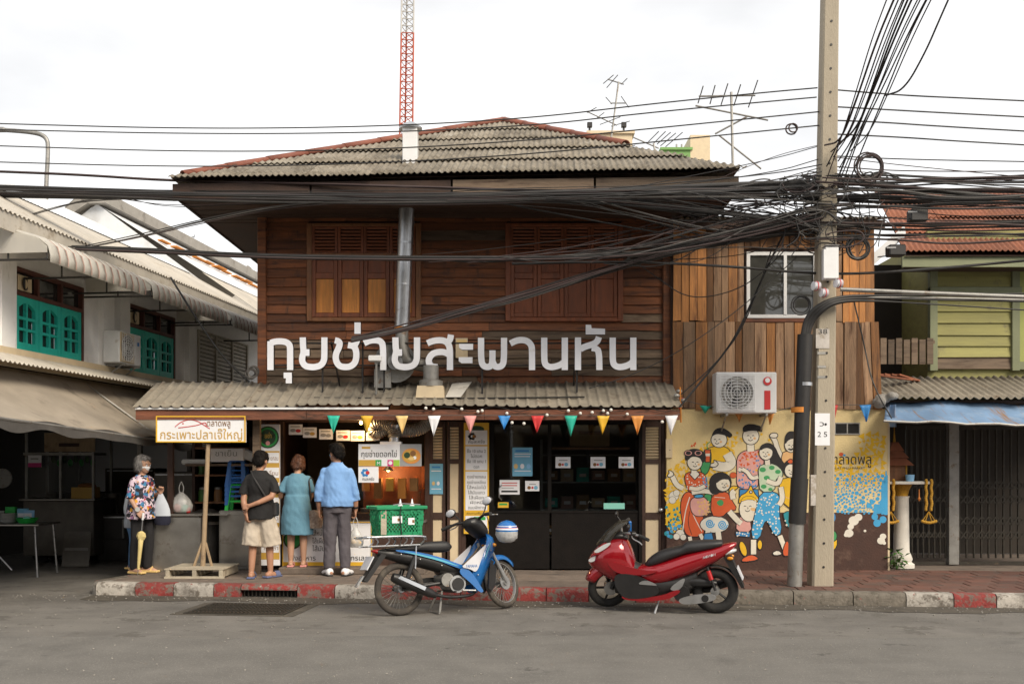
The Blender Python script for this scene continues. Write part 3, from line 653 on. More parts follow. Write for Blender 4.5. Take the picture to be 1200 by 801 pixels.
# aluminium sliding window
wf = MB(); fw = .045
wf.b2((wx0, YX - .055, wz0), (wx0 + fw, YX - .002, wz1)); wf.b2((wx1 - fw, YX - .055, wz0), (wx1, YX - .002, wz1)); wf.b2((wx0 + fw, YX - .053, wz0), (wx1 - fw, YX - .002, wz0 + fw)); wf.b2((wx0 + fw, YX - .053, wz1 - fw), (wx1 - fw, YX - .002, wz1))
xm = fx(919, YX); wf.b2((xm - .02, YX - .06, wz0 + fw), (xm + .02, YX - .002, wz1 - fw))
w1 = ap(wf, 'window', 'white_metal')
pm('window_mirror', (.05, .05, .045), .04, var=.2, bump=0, spec=1.0)
for a, b in ((wx0 + fw, xm - .02), (xm + .02, wx1 - fw)): ap(MB().b2((a, YX - .03, wz0 + fw), (b, YX - .022, wz1 - fw)), 'pane', 'window_mirror', w1)
# lean-to roof over the annex
for k in range(3):
    xa = 2.2 + k * .9
    def fn(a, b, xa=xa):
        x = xa + a * .93; return Vector((x, 13.4 + b * 1.6, 4.79 + .32 * b + .016 * math.sin(2 * math.pi * x / .076)))
    o = ap(MB().wave(fn, 80, 2), 'roof_sheet', 'roof_sheet', smooth=60)
ap(MB().b2((2.2, 13.45, 4.66), (4.9, 13.48, 4.77)), 'fascia_board', 'wood_soffit')
ap(MB().b2((fx(1020, YX) - .05, YX + .07, zM), (fx(1020, YX), YX + 5, zTop)), 'side_wall', 'wood_dark')
# painted masonry wall: cream above, brown dado below
mx0, mx1 = fx(781, YX), fx(1041, YX); zD = fz(600, YX)
ap(MB().b2((mx0, YX - .02, zD), (mx1, YX + .2, zM)), 'masonry_wall', 'cream')
ap(MB().b2((mx0, YX - .021, SW - .01), (mx1, YX + .2, zD)), 'dado', 'mural_brown')
ap(MB().b2((mx1 - .015, YX - .024, SW), (mx1 + .01, YX + .1, zM)), 'wall_edge', 'cream_panel')
vx0, vx1, vz0, vz1 = fx(977, YX), fx(1007, YX), fz(509, YX), fz(495, YX)
vt = MB()
for a, b in (((vx0, vz0), (vx1, vz0 + .015)), ((vx0, vz1 - .015), (vx1, vz1)), ((vx0, vz0 + .015), (vx0 + .015, vz1 - .015)), ((vx1 - .015, vz0 + .015), (vx1, vz1 - .015)), (((vx0 + vx1) / 2 - .008, vz0 + .015), ((vx0 + vx1) / 2 + .008, vz1 - .015))):
    vt.b2((a[0], YX - .035, a[1]), (b[0], YX - .021, b[1]))
ve = ap(vt, 'vent_window', 'galv_old'); ap(MB().b2((vx0 + .015, YX - .028, vz0 + .015), (vx1 - .015, YX - .0225, vz1 - .015)), 'pane', 'glass_dark', ve)
# ================================================================ LEFT WHITE BUILDING along the side lane
def LB(Y, z, off=0.0):   # point on the lane facade, off metres out into the lane
    n = 1.0058; return Vector((-6.2 + .108 * (Y - 12.4) + off / n, Y - off * .108 / n, z))
LBG = thing('white_shophouse', LB(16, 0), 'white two-storey shophouse with teal shutters along the side lane', 'building')
def lp(mb, name, mats, parent=LBG, smooth=35): return mb.build(name, mats, parent, smooth, world=True)
def lbox(mb, ya, yb, z0, z1, o0, o1, m=0):
    P = [LB(y, z, o) for z in (z0, z1) for y, o in ((ya, o0), (yb, o0), (yb, o1), (ya, o1))]
    return mb.add(P, [[0,1,2,3],[4,5,6,7],[0,1,5,4],[1,2,6,5],[2,3,7,6],[3,0,4,7]], m)
wins = [(12.63, 14.28), (15.53, 17.2)]
# wall pieces around the openings
def lwall(a, b, z0, z1): lp(lbox(MB(), a, b, z0, z1, -.2, 0), 'wall', 'wall_white')
edges = [11.3, 12.63, 14.28, 15.53, 17.2, 18.15, 20.55, 24]
lwall(11.3, 12.63, 2.8, 4.5); lwall(14.28, 15.53, 2.8, 4.5); lwall(17.2, 18.15, 2.8, 4.5); lwall(20.55, 24, 2.8, 4.5)
for a, b in wins: lwall(a, b, 2.8, 2.995); lwall(a, b, 4.02, 4.5)
lwall(18.15, 20.55, 2.8, 3.05); lwall(18.15, 20.55, 3.95, 4.5)
for y in (12.3, 14.72, 15.2, 17.62): lp(lbox(MB(), y, y + .3, 2.8, 4.4, 0, .09), 'pilaster', 'wall_white')
lp(MB().add([LB(11.3, 2.8), LB(11.3, 2.8, -6), LB(11.3, 4.5, -6), LB(11.3, 6.3, -3), LB(11.3, 4.5)], [[0,1,2,3,4]]), 'gable_wall', 'wall_white')
pm('dark_red_frame', (.10, .035, .025), .6, var=.3, scale=6, bump=.1)
for wi, (a, b) in enumerate(wins):
    f = MB(); zt = 3.69
    for p, q, z0, z1 in ((a, a + .05, 3.0, 4.02), (b - .05, b, 3.0, 4.02), (a + .05, b - .05, 3.97, 4.02), (a + .05, b - .05, zt - .02, zt + .03)): lbox(f, p, q, z0, z1, -.06, .03)
    for k in (1, 2): lbox(f, a + (b - a) * k / 3 - .02, a + (b - a) * k / 3 + .02, zt + .03, 3.97, -.06, .028)
    wn = lp(f, 'window_frame', 'dark_red_frame')
    for k in range(3):
        p, q = a + .05 + (b - a - .1) * k / 3, a + .05 + (b - a - .1) * (k + 1) / 3
        lp(lbox(MB(), p, q, zt + .03, 3.97, -.05, -.03), 'transom_pane', 'glass_dark', wn)
        s = MB(); e = .012; L = q - p - e; st = .075; za, zb_ = 3.0, zt - .025
        lbox(s, p + e / 2, p + e / 2 + st, za, zb_, -.03, .02); lbox(s, q - e / 2 - st, q - e / 2, za, zb_, -.03, .02)
        lbox(s, p + st, q - st, za, za + .09, -.03, .018)
        # arched head
        n = 8; P = []
        for i in range(n + 1):
            t_ = i / n; y = p + st + (q - p - 2 * st) * t_; P.append(LB(y, zb_ - .15 + .075 * (1 - abs(2 * t_ - 1) ** 2), .018))
        P += [LB(q - st, zb_, .018), LB(p + st, zb_, .018)]; s.prism(P, LB(0, 0, -.03) - LB(0, 0, .018))
        mdl = (p + q) / 2; lbox(s, mdl - .018, mdl + .018, za + .09, zb_ - .06, -.03, .015)
        for h in (.36, .66): zz = za + .09 + (zb_ - za - .2) * h; lbox(s, p + st, mdl - .018, zz - .017, zz + .017, -.03, .014); lbox(s, mdl + .018, q - st, zz - .017, zz + .017, -.03, .014)
        sh_ = lp(s, 'teal_shutter', 'teal', smooth=0)
        lp(lbox(MB(), p + st, q - st, za + .05, zb_ - .02, -.045, -.035), 'pane', 'glass_dark', sh_)
    # square fan vent in the first light
    c0, c1 = a + .12, a + .42; lp(lbox(MB(), c0, c1, 3.74, 3.93, -.03, .01), 'vent_panel', 'cream_panel', wn)
    m_ = MB(); ctr = LB((c0 + c1) / 2, 3.835, .012)
    m_.lathe([(.085, 0), (.085, .012), (.065, .012), (.065, .001)], 16, ctr, Matrix.Rotation(R(90) + .108, 3, 'Z') @ Matrix.Rotation(R(90), 3, 'X')); lp(m_, 'vent_fan', 'black_metal', wn)
# louvred third window
f = MB()
for y in (18.15, 18.93, 19.72, 20.5): lbox(f, y, y + .05, 3.05, 3.95, -.06, .03)
lbox(f, 18.15, 20.55, 3.03, 3.065, -.06, .031); lbox(f, 18.15, 20.55, 3.935, 3.96, -.06, .031); lo = lp(f, 'louvre_window', 'tin_grey')
lp(lbox(MB(), 18.16, 20.54, 3.06, 3.94, -.16, -.1), 'backing', 'interior_wall', lo)
for k in range(3):
    for r in range(12): lp(lbox(MB(), 18.2 + .785 * k, 18.93 + .785 * k, 3.07 + r * .073, 3.125 + r * .073, -.05 + .0, .0), 'slat', 'tin_grey', lo)
# sheet-metal window awnings with scalloped valance and red stripes
def scallop(a, b, nm):
    nS = max(4, int((b - a) / .17)); root = lp(lbox(MB(), a + .02, b - .02, 4.33, 4.37, 0, .06), 'awning', 'galv_old')
    for k in range(nS):
        p, q = a + (b - a) * k / nS, a + (b - a) * (k + 1) / nS
        prof = [(0.05, 4.36), (.55, 4.24), (.9, 4.13), (1.0, 4.05), (1.03, 3.94), (1.03, 3.86)]
        rings = []
        for o_, z_ in prof: rings.append([LB(p + (q - p) * t_, z_ + .025 * math.sin(math.pi * t_) - (0 if z_ > 3.87 else .03 * math.sin(math.pi * t_)), o_ + .02 * math.sin(math.pi * t_)) for t_ in (0, .17, .34, .5, .66, .83, 1)])
        vs = [x_ for r in rings for x_ in r]; fs = [[i * 7 + j, i * 7 + j + 1, (i + 1) * 7 + j + 1, (i + 1) * 7 + j] for i in range(5) for j in range(6)]
        m_ = MB().add(vs, fs); o = lp(m_, 'awning_panel', 'awning_white', root, 60); sm = o.modifiers.new('t', 'SOLIDIFY'); sm.thickness = .006
        m2 = MB().tube([LB(q, z_ + .012, o_ + .012) for o_, z_ in prof[2:]], .007, 5); lp(m2, 'stripe', 'awning_red', root)
    fr = MB()
    for y in (a + .03, (a + b) / 2, b - .03):
        fr.tube([LB(y, 3.9, 0), LB(y, 3.9, .98)], .014, 5); fr.tube([LB(y, 3.9, .98), LB(y, 4.1, .95)], .012, 5); fr.tube([LB(y, 3.9, .5), LB(y, 4.2, .5)], .012, 5)
    fr.tube([LB(a, 3.9, .98), LB(b, 3.9, .98)], .014, 5); lp(fr, 'awning_frame', 'black_metal', root)
    for k in range(7):   # closed end toward the street
        o0, o1 = .05 + k * .135, .05 + (k + 1) * .135
        zt_ = lambda o_: 4.35 - .23 * o_ - (.08 if o_ > .9 else 0)
        m_ = MB().add([LB(a - .005, 3.97, o0), LB(a - .005, 3.97, o1), LB(a - .005, zt_(o1), o1), LB(a - .005, zt_(o0), o0)], [[0,1,2,3]]); o = lp(m_, 'end_panel', 'awning_white', root, 0); sm = o.modifiers.new('t', 'SOLIDIFY'); sm.thickness = .006
scallop(11.75, 14.05, 1); scallop(14.3, 16.95, 2); scallop(17.2, 21.5, 3)
# roof: corrugated tin below, pale translucent sheets above; taller rear bay
def slope(ya, yb, o0, z0, o1, z1, name, mname, pitch=.09, amp=.014):
    def fn(a, b): 
        y = ya + (yb - ya) * a; p = LB(y, z0 + (z1 - z0) * b + amp * math.sin(2 * math.pi * y / pitch), o0 + (o1 - o0) * b); return p
    nu = min(int((yb - ya) / pitch * 5), 90); lp(MB().wave(fn, max(nu, 6), 1), name, mname, smooth=60)
def zr(o): return 4.42 + (.6 - o) / 3.6 * 2.0
y = 11.2
while y < 20.2:
    y2 = min(y + .85, 20.25); slope(y, y2 + .02, .62, zr(.62), -1.15, zr(-1.15), 'roof_sheet', 'tin_grey'); slope(y, y2 + .02, -1.05, zr(-1.05) + .03, -3.0, zr(-3.0), 'translucent_sheet', 'translucent_sheet', amp=.004); y = y2
slope(11.2, 20.2, -3.0, zr(-3), -6.4, 4.42, 'rear_slope', 'tin_grey', pitch=1, amp=0)
lp(lbox(MB(), 11.2, 26, 4.2, 4.43, .57, .6), 'fascia_board', 'tin_grey')
def zr2(o): return 4.6 + (.4 - o) / 3.4 * 2.2
y = 20.25
while y < 29:
    y2 = y + .9; slope(y, y2 + .02, .62, zr(.62) - .0, -.8, zr2(-.8), 'roof_sheet', 'tin_grey'); slope(y, y2, -.75, zr2(-.75) + .03, -3.0, zr2(-3), 'translucent_sheet', 'translucent_sheet', amp=.004); y = y2
slope(20.25, 29, -3.0, zr2(-3), -6, 4.8, 'rear_slope', 'tin_grey', pitch=1, amp=0)
lp(MB().add([LB(20.25, 4.4, .3), LB(20.25, zr2(-3), -3), LB(20.25, 4.8, -6)], [[0,1,2]]), 'gable', 'translucent_sheet')
mb = MB(); lbox(mb, 20.1, 30, zr2(-3) - .02, zr2(-3) + .2, -3.25, -2.75); lp(mb, 'ridge_coping', 'concrete')
mb = MB().prism([LB(20.1, zr2(-3) + .2, -3.25), LB(20.1, zr2(-3) + .2, -2.75), LB(20.1, 5.9, -4.6), LB(20.1, 5.7, -4.6)], (0, .2, 0)); lp(mb, 'gable_coping', 'concrete')
pm('rust_orange', (.55, .2, .03), .8, var=.3, scale=8, bump=.2)
for i in range(12):
    y = 20.5 + i * .55; o0 = -1.85 + .02 * math.sin(i); lp(lbox(MB(), y, y + .4 + .1 * (i % 2), zr2(o0) + .035, zr2(o0) + .06, o0, o0 + .1 + .04 * (i % 3)), 'flashing', 'rust_orange')
lp(lbox(MB(), 11.25, 12.1, 4.72, 4.95, -.35, -.15), 'brick_parapet', 'terracotta')
lp(lbox(MB(), 23.2, 24.2, 5.0, 5.5, -.5, -.2), 'brick_parapet', 'terracotta')
# ledge, small tin canopy, tarp canopy over the stalls
lp(lbox(MB(), 11.0, 24, 2.76, 2.98, -.1, .12), 'ledge', 'cream_panel')
y = 11.0
while y < 24:
    slope(y, y + 1.32, .1, 2.9, .62, 2.72, 'canopy_sheet', 'tin_grey', pitch=.09, amp=.014); y += 1.3
TARP = thing('stall_tarp', LB(14, 2.0, 1.2), 'large brown-grey tarpaulin canopy over the market stalls', 'canopy')
def tfn(a, b, c0=10.0, c1=16.5):
    y = c0 + (c1 - c0) * a; o = .15 + 1.15 * b
    return LB(y + .3 * b, 2.72 - (.68 + .035 * (y - 10)) * b - .08 * math.sin(math.pi * b) * (.6 + .4 * math.sin(y * 2.4)) - .02 * math.sin(y * 5) * b, o)
o = MB().wave(tfn, 50, 12).build('canopy_sheet', 'tarp', TARP, 60, world=True); sm = o.modifiers.new('t', 'SOLIDIFY'); sm.thickness = .006
def vfn(a, b):
    p = tfn(a, 1.0); return p + Vector((.03 * b, 0, -.11 * b - .02 * math.sin(a * 40) * b))
o = MB().wave(vfn, 60, 2).build('hem', 'tarp_dark', TARP, 60, world=True)
m_ = MB()
for y in (10.4, 12.2, 14.0, 15.6): m_.tube([LB(y, 2.7, .15), LB(y + .3, 1.96 - .035 * (y - 10), 1.28)], .015, 5)
m_.tube([tfn(0, 1) - Vector((0, 0, .02)), tfn(1, 1) - Vector((0, 0, .02))], .018, 6)
m_.build('canopy_frame', 'galv_old', TARP, world=True)
# open ground floor: columns, back wall, ceiling
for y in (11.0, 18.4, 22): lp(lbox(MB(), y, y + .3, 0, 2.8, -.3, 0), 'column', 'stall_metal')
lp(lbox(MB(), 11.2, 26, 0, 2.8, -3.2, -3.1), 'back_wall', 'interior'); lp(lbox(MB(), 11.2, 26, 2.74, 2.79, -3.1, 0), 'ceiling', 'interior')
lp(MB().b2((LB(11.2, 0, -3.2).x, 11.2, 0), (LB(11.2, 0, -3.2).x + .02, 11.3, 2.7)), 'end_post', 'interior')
# covered end of the lane
LN = thing('lane_shed', (-4.4, 20, 0), 'covered stall shed with a dark backdrop wall across the side lane', 'shed')
mb = MB().b2((-6.6, 21.0, 0), (-2.5, 21.1, 2.9)); mb.build('back_wall', 'interior', LN, world=True)  # added dark backdrop standing in for the shaded depth of the lane
def fn(a, b): 
    x = -5.6 + a * 2.3; return Vector((x, 14.6 + b * 6.4, 2.42 + .25 * b + .014 * math.sin(2 * math.pi * x / .09)))
MB().wave(fn, 120, 2).build('roof_sheet', 'tin_grey', LN, 60, world=True)
for k, y in enumerate((15, 17, 19, 20.8)): MB().box((-5.45 + .1 * k, y, 1.2), (.06, .06, 2.4)).build('post', 'stall_metal', LN, world=True)

# ================================================================ RIGHT GREEN HOUSE
YR = 14.6
RG = thing('green_wood_house', (6.6, YR, SW), 'green timber house with rusty red corrugated roof and grille gate', 'building')
def rp_(mb, name, mats, parent=RG, smooth=35): return mb.build(name, mats, parent, smooth, world=True)
rx0 = fx(1090, YR); z0, z1 = fz(428, YR), fz(345, YR)
rnd = random.Random(9); zz = z0 - .05; k = 0
while zz < z1 + .55:
    h = .165 * rnd.uniform(.95, 1.05); 
    mb = MB().add([(rx0, YR - .03, zz), (fx(1186, YR), YR - .03, zz + rnd.uniform(-.006, .006)), (fx(1186, YR), YR - .005, zz + h), (rx0, YR - .005, zz + h), (rx0, YR + .02, zz), (fx(1186, YR), YR + .02, zz), (fx(1186, YR), YR + .02, zz + h), (rx0, YR + .02, zz + h)], [[0,1,2,3],[4,5,6,7],[0,1,5,4],[1,2,6,5],[2,3,7,6],[3,0,4,7]])
    rp_(mb, 'clapboard', 'green_wood' if k else 'wood_grey'); zz += h; k += 1
for a in (1088, 1184): rp_(MB().b2((fx(a, YR), YR - .06, z0 - .08), (fx(a + 9, YR), YR + .03, z1 + .6), .005), 'corner_post', 'green_wood_pale')
rp_(MB().b2((fx(1088, YR), YR - .07, z1 - .02), (fx(1195, YR), YR + .02, z1 + .1), .005), 'rail', 'green_wood_pale')
rp_(MB().b2((fx(1193, YR), YR - .03, z0), (8.6, YR + .02, z1 + .4)), 'window_panel', 'lime_panel')
rp_(MB().b2((fx(1193, YR), YR - .05, z0 - .06), (8.6, YR - .03, z0 + .05)), 'window_sill', 'green_wood_pale')
rp_(MB().b2((fx(1088, YR), YR + .03, 2.3), (8.7, YR + .1, 4.9)), 'wall_core', 'green_wood')
rp_(MB().b2((fx(1088, YR) - .0, YR + .1, 2.3), (fx(1088, YR) + .08, YR + 4, 4.8)), 'side_wall', 'green_wood')
# roof: corrugated sheets, left rake
E0 = W(1062, 297, 14.0); E1 = Vector((9.4, 14.0, E0.z)); 
def rz(b): return E0.z + 1.75 * b
for r in range(4):
    x = E0.x
    for c in range(7):
        if r % 2 and c == 0: xs = x
        xa = E0.x - .02 + c * .76; li = rnd.uniform(0, .02)
        if r == 0 and False: pass
        def fn(a, b, xa=xa, r=r, li=li):
            xx = xa + a * .8; bb = (r + b * 1.08) / 4; return Vector((xx + .32 * bb * 4 * .62, 14.0 + bb * 3.4, rz(bb) + .014 * math.sin(2 * math.pi * xx / .076) + .03 * (1 - b) + li))
        o = rp_(MB().wave(fn, 52, 2), 'roof_sheet', 'terracotta', smooth=60)
        sm = o.modifiers.new('t', 'SOLIDIFY'); sm.thickness = .008
rp_(MB().add([E0 + Vector((0, .02, -.03)), E1 + Vector((0, .02, -.03)), E1 + Vector((.8, 3.4, 1.7)), E0 + Vector((.8, 3.4, 1.7))], [[0,1,2,3]]), 'roof_boarding', 'wood_soffit')
rp_(MB().b2((E0.x - .03, 14.06, E0.z - .17), (9.4, 14.1, E0.z - .03)), 'fascia_board', 'green_wood_pale')
for i in range(7): rp_(MB().b2((E0.x + .1, 14.12 + i * .07, E0.z - .14), (9.4, 14.18 + i * .07, E0.z - .12)), 'soffit_board', 'wood_soffit')
# porch beside it (dark gap) with picket rail
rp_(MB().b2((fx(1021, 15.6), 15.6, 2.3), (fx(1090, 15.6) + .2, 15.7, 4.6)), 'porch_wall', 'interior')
for i in range(7): rp_(MB().b2((fx(1026 + i * 9, YR), YR - .2, fz(428, YR)), (fx(1033 + i * 9, YR), YR - .17, fz(398, YR) - .02 * (i % 2))), 'picket', 'wood_grey')
rp_(MB().b2((fx(1024, YR), YR - .165, fz(404, YR)), (fx(1090, YR), YR - .14, fz(400, YR))), 'rail', 'wood_grey')
# tin canopy over the gate
for k in range(6):
    xa = fx(1028, 13.7) + .02 + k * .62; li = rnd.uniform(0, .02); dy = rnd.uniform(-.04, .04)
    def fn(a, b, xa=xa, li=li, dy=dy):
        x = xa + a * .66; return Vector((x, 13.55 + dy * (1 - b) + b * 1.0, fz(466, 13.55) + b * .36 + .018 * math.sin(2 * math.pi * x / .105) + li))
    o = rp_(MB().wave(fn, 44, 3), 'canopy_sheet', 'awning_sheet', smooth=60); sm = o.modifiers.new('t', 'SOLIDIFY'); sm.thickness = .007
rp_(MB().b2((fx(1045, 13.6), 13.75, fz(472, 13.6)), (8.8, 13.82, fz(466, 13.6) - .02)), 'canopy_beam', 'wood_dark')
for k in range(5): rp_(MB().box((fx(1040 + k * 8, 13.9), 13.95 + .05 * k, fz(443, 13.9) + .03), (.55, .07, .02), rot3(0, .1, .3 + .1 * k)), 'loose_tin', 'terracotta')
# ground floor: recess, post, sliding grille gates
YG = 14.5; zg0, zg1 = SW, fz(503, YG)
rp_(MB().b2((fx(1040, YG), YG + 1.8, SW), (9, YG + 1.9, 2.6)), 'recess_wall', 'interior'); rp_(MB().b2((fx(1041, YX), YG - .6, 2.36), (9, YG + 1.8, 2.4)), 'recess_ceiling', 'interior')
rp_(MB().b2((fx(1110, YG), YG - .06, SW), (fx(1122, YG), YG + .06, 2.36), .006), 'gate_post', 'galv_old')  # darker grey metal puts the pale green post's shade into its colour
def gate(p0, p1, n, name):
    xa, xb = fx(p0, YG), fx(p1, YG); g = thing(name, ((xa + xb) / 2, YG, SW), 'folding steel grille gate ' + ('beside the pale pillar shrine' if p0 < 1100 else 'across the shop under the blue tarp'), 'gate')
    MB().b2((xa, YG - .02, zg0), (xb, YG + .02, zg0 + .04)).build('rail', 'grille', g, world=True); MB().b2((xa, YG - .02, zg1), (xb, YG + .02, zg1 + .05)).build('rail', 'grille', g, world=True)
    bar = MB().box((0, 0, (zg1 - zg0) / 2), (.022, .03, zg1 - zg0 - .09), None, .004).mesh('bar', 'grille'); w_ = (xb - xa) / n
    strap = MB().box((0, 0, 0), (w_ * 1.7, .006, .018)).mesh('lattice_strap', 'grille')
    for i in range(n + 1): inst(bar, 'bar', g, (xa + i * w_ - (xa + xb) / 2, 0, .045))
    for i in range(n):
        for zc in (.42, .62, .92, 1.12):
            for s in (-1, 1): inst(strap, 'lattice_strap', g, (xa + (i + .5) * w_ - (xa + xb) / 2, -.02 + .008 * s, zc), (0, s * R(52), 0), (.75, 1, 1))
gate(1062, 1108, 7, 'grille_gate'); gate(1124, 1262, 16, 'grille_gate')
# blue tarp awning
BT = thing('blue_tarp_awning', (fx(1110, 13.3), 13.3, 2.1), 'sagging faded blue tarpaulin awning with rust stains over the gate', 'awning')
def bfn(a, b):
    x = 4.72 + a * 4.2 + (1 - b) * (.3 if a < .12 else .1) * (1 - a * 3 if a < .33 else 0); y = 13.75 - .75 * b
    z = fz(471, 13.7) - .02 * math.sin(x * 3) * (1 - b) - .3 * b - .035 * math.sin(math.pi * b) * (1 + .5 * math.sin(x * 4)) + .012 * math.sin(x * 9 + b * 3) - .02 * b * math.sin(x * 2.2)
    return Vector((x, y, z))
o = MB().wave(bfn, 90, 14).build('sheet', 'blue_tarp', BT, 70, world=True); sm = o.modifiers.new('t', 'SOLIDIFY'); sm.thickness = .004
MB().tube([bfn(i / 20, 1) + Vector((0, .01, -.01)) for i in range(21)], .016, 6).build('front_pole', 'galv_old', BT, world=True)
MB().wave(lambda a, b: W(1043 + 8 * a + 3 * math.sin(a * 6) * b, 474 + 26 * b, 13.25) + Vector((0, .04 * math.sin(a * 7 + b * 3), 0)), 12, 8).build('folded_corner', 'blue_tarp', BT, 70, world=True)
# ================================================================ SIGNS, POSTERS, BUNTING, FITTINGS
CL = dict(p_white=(.78, .78, .80), p_yellow=(.72, .42, .03), p_black=(.02, .02, .02), p_green=(.03, .33, .07), p_red=(.55, .03, .03), p_blue=(.03, .22, .55), p_orange=(.62, .25, .05), p_pink=(.70, .30, .28), p_teal=(.02, .42, .30), p_tan=(.72, .50, .20),
          p_cyan=(.16, .42, .60), p_gold=(.55, .33, .06), p_magenta=(.6, .02, .2), p_dgreen=(.025, .06, .02), p_grey=(.3, .3, .3), p_mint=(.25, .62, .52), p_brown=(.22, .10, .03), p_skyblue=(.25, .5, .75), p_lime=(.3, .5, .05))
for k_, c_ in CL.items(): flatm(k_, c_, .5, scale=5)
def panel(name, label, cat, rect, Y, base, items=(), frame=None, th=.012, group=None, tilt=0):
    x0, y0, x1, y1 = rect; c = W((x0 + x1) / 2, y1, Y)
    o = thing(name, c, label, cat, group=group)
    T = lambda a, b, d: W(a, b, Y) + Vector((0, -d, 0))
    MB().b2(W(x0, y1, Y), W(x1, y0, Y) + Vector((0, th, 0))).build('board', base, o, world=True)
    if frame:
        fm, fw = frame; w_ = fw; m_ = MB()
        for a, b, e, f in ((x0, y0, x1, y0 + w_), (x0, y1 - w_, x1, y1), (x0, y0 + w_, x0 + w_, y1 - w_), (x1 - w_, y0 + w_, x1, y1 - w_)): m_.b2(W(a, f, Y) - Vector((0, .012, 0)), W(e, b, Y) + Vector((0, -.001, 0)))
        m_.build('frame', fm, o, world=True)
    rects = {}; txt = {}
    for it in items:
        k = it[0]
        if k == 'rect': MB().b2(T(it[1], it[4], .002 + (it[6] if len(it) > 6 else 0)), T(it[3], it[2], .0005)).build('printed_panel', it[5], o, world=True, smooth=0)
        elif k == 'disc':
            m_ = MB(); n = 20; m_.add([T(it[1] + it[3] * math.cos(2 * math.pi * i / n), it[2] + (it[6] if len(it) > 6 else it[3]) * math.sin(2 * math.pi * i / n), .003 + (it[5] if len(it) > 5 else 0)) for i in range(n)], [list(range(n))]); m_.build('printed_disc', it[4], o, world=True, smooth=0)
        elif k == 'poly':
            m_ = MB(); m_.add([T(a, b, .003 + (it[3] if len(it) > 3 else 0)) for a, b in it[1]], [list(range(len(it[1])))]); m_.build('printed_shape', it[2], o, world=True, smooth=0)
        elif k == 'line':
            m_ = MB(); m_.stroke(it[1], it[2], lambda a, b, d: T(a, b, .004), 0, 0); m_.build('printed_line', it[3], o, world=True, smooth=0)
        elif k == 'text':
            txt.setdefault(it[5], MB()); Td = lambda a, b, d: T(a, b, .005 + d)
            s, x, y, wpx = it[1:5]; hpx = it[6] if len(it) > 6 else None
            tris, w0 = text_geo(s); kk = (hpx or wpx / max(w0, .01)); kx_ = wpx / max(w0, .01)
            for i, (pts, tr) in enumerate(tris): txt[it[5]].add([Td(x + p[0] * kx_, y - p[1] * kk, .0004 * (i % 3)) for p in pts], tr)
    for mname, m_ in txt.items(): m_.build('lettering', mname, o, world=True, smooth=0, fix=False)
    return o
# ---- big white shop letters
YS = 13.3
SG = thing('shop_letters', W(530, 466, YS), 'large white Thai letters standing on a black frame above the awning', 'sign')
def c1(x, y): return (300 + x / 7.5, 370 + y / 7.5)
def c2(x, y): return (440 + x / 7.5, 370 + y / 7.5)
def c3(x, y): return (600 + x / 7.5, 370 + y / 7.5)
TS = lambda a, b, d: W(a, b, YS) + Vector((0, d, 0))
def letter(strokes=(), polys=(), f=c1, off=0):
    m_ = MB(); k = 0
    for s in strokes:
        p = chaikin([f(x + off, y) for x, y in s], 2); z = .0012 * k; k += 1
        m_.stroke(p, 7.3, lambda a, b, d, z=z: TS(a, b, d - z), .07, 0, 1)
    for s in polys:
        z = .0012 * k; k += 1; m_.prism([TS(*f(x + off, y), -z) for x, y in s], (0, .07, 0), 0, 1)
    m_.build('letter', ['sign_face', 'black_metal'], SG, 40, world=True)
YO = [(411, 188), (413, 270), (420, 315), (406, 360), (405, 400), (430, 440), (480, 449), (520, 449), (570, 435), (598, 395), (601, 340), (601, 188)]
NO = [(283, 190), (283, 380), (290, 425), (325, 449), (375, 447), (430, 428), (462, 400)]
letter([[(127, 475), (127, 222)], [(127, 238), (165, 225), (215, 222), (265, 228), (298, 255), (300, 300), (300, 475)]])
letter([], [[(243, 497), (315, 497), (315, 592), (262, 592), (262, 547), (243, 547)]])
letter([YO], [[(425, 292), (470, 292), (470, 350), (430, 352)]])
letter([[(693, 214), (722, 220), (738, 240), (728, 280), (702, 330), (700, 390), (730, 440), (780, 450), (830, 445), (868, 415), (882, 370), (882, 310), (862, 265), (808, 255)], [(893, 178), (890, 215), (862, 268)]])
letter([], [[(865, 57), (920, 57), (920, 157), (865, 157)]])
letter([[(950, 240), (1000, 215), (1060, 212), (1100, 225), (1118, 265), (1118, 475)]])
letter([YO], [[(425, 292), (470, 292), (470, 350), (430, 352)]], c2, -236)
letter([[(455, 240), (500, 220), (560, 212), (610, 218), (645, 250), (655, 300), (655, 475)], [(655, 345), (610, 318), (560, 315), (500, 330), (468, 375), (468, 410), (490, 445), (545, 450)], [(664, 165), (655, 215), (615, 236)]], (), c2)
letter([], [[(735, 245), (858, 245), (858, 297), (760, 297), (735, 280)], [(732, 362), (853, 362), (853, 415), (757, 415), (732, 398)]], c2)
letter([[(928, 192), (928, 400), (950, 440), (985, 450), (1015, 440), (1028, 405), (1028, 302)], [(1028, 395), (1045, 440), (1075, 450), (1110, 440), (1130, 400), (1130, 192)]], (), c2)
letter([[(-15, 242), (40, 215), (95, 210), (140, 222), (172, 260), (176, 300), (176, 475)]], (), c3)
letter([NO, [(464, 190), (464, 475)]], (), c3)
letter([[(580, 188), (580, 475)], [(600, 292), (640, 270), (710, 250), (750, 225), (764, 185)], [(700, 281), (735, 285), (765, 310), (768, 475)]], (), c3)
letter([], [[(648, 78), (695, 78), (700, 108), (818, 112), (818, 163), (648, 163)]], c3)
letter([NO, [(464, 190), (464, 475)]], (), c3, 602)
m_ = MB()
for y in (402, 428): m_.tube([W(313, y, YS + .09), W(748, y, YS + .09)], .012, 5)
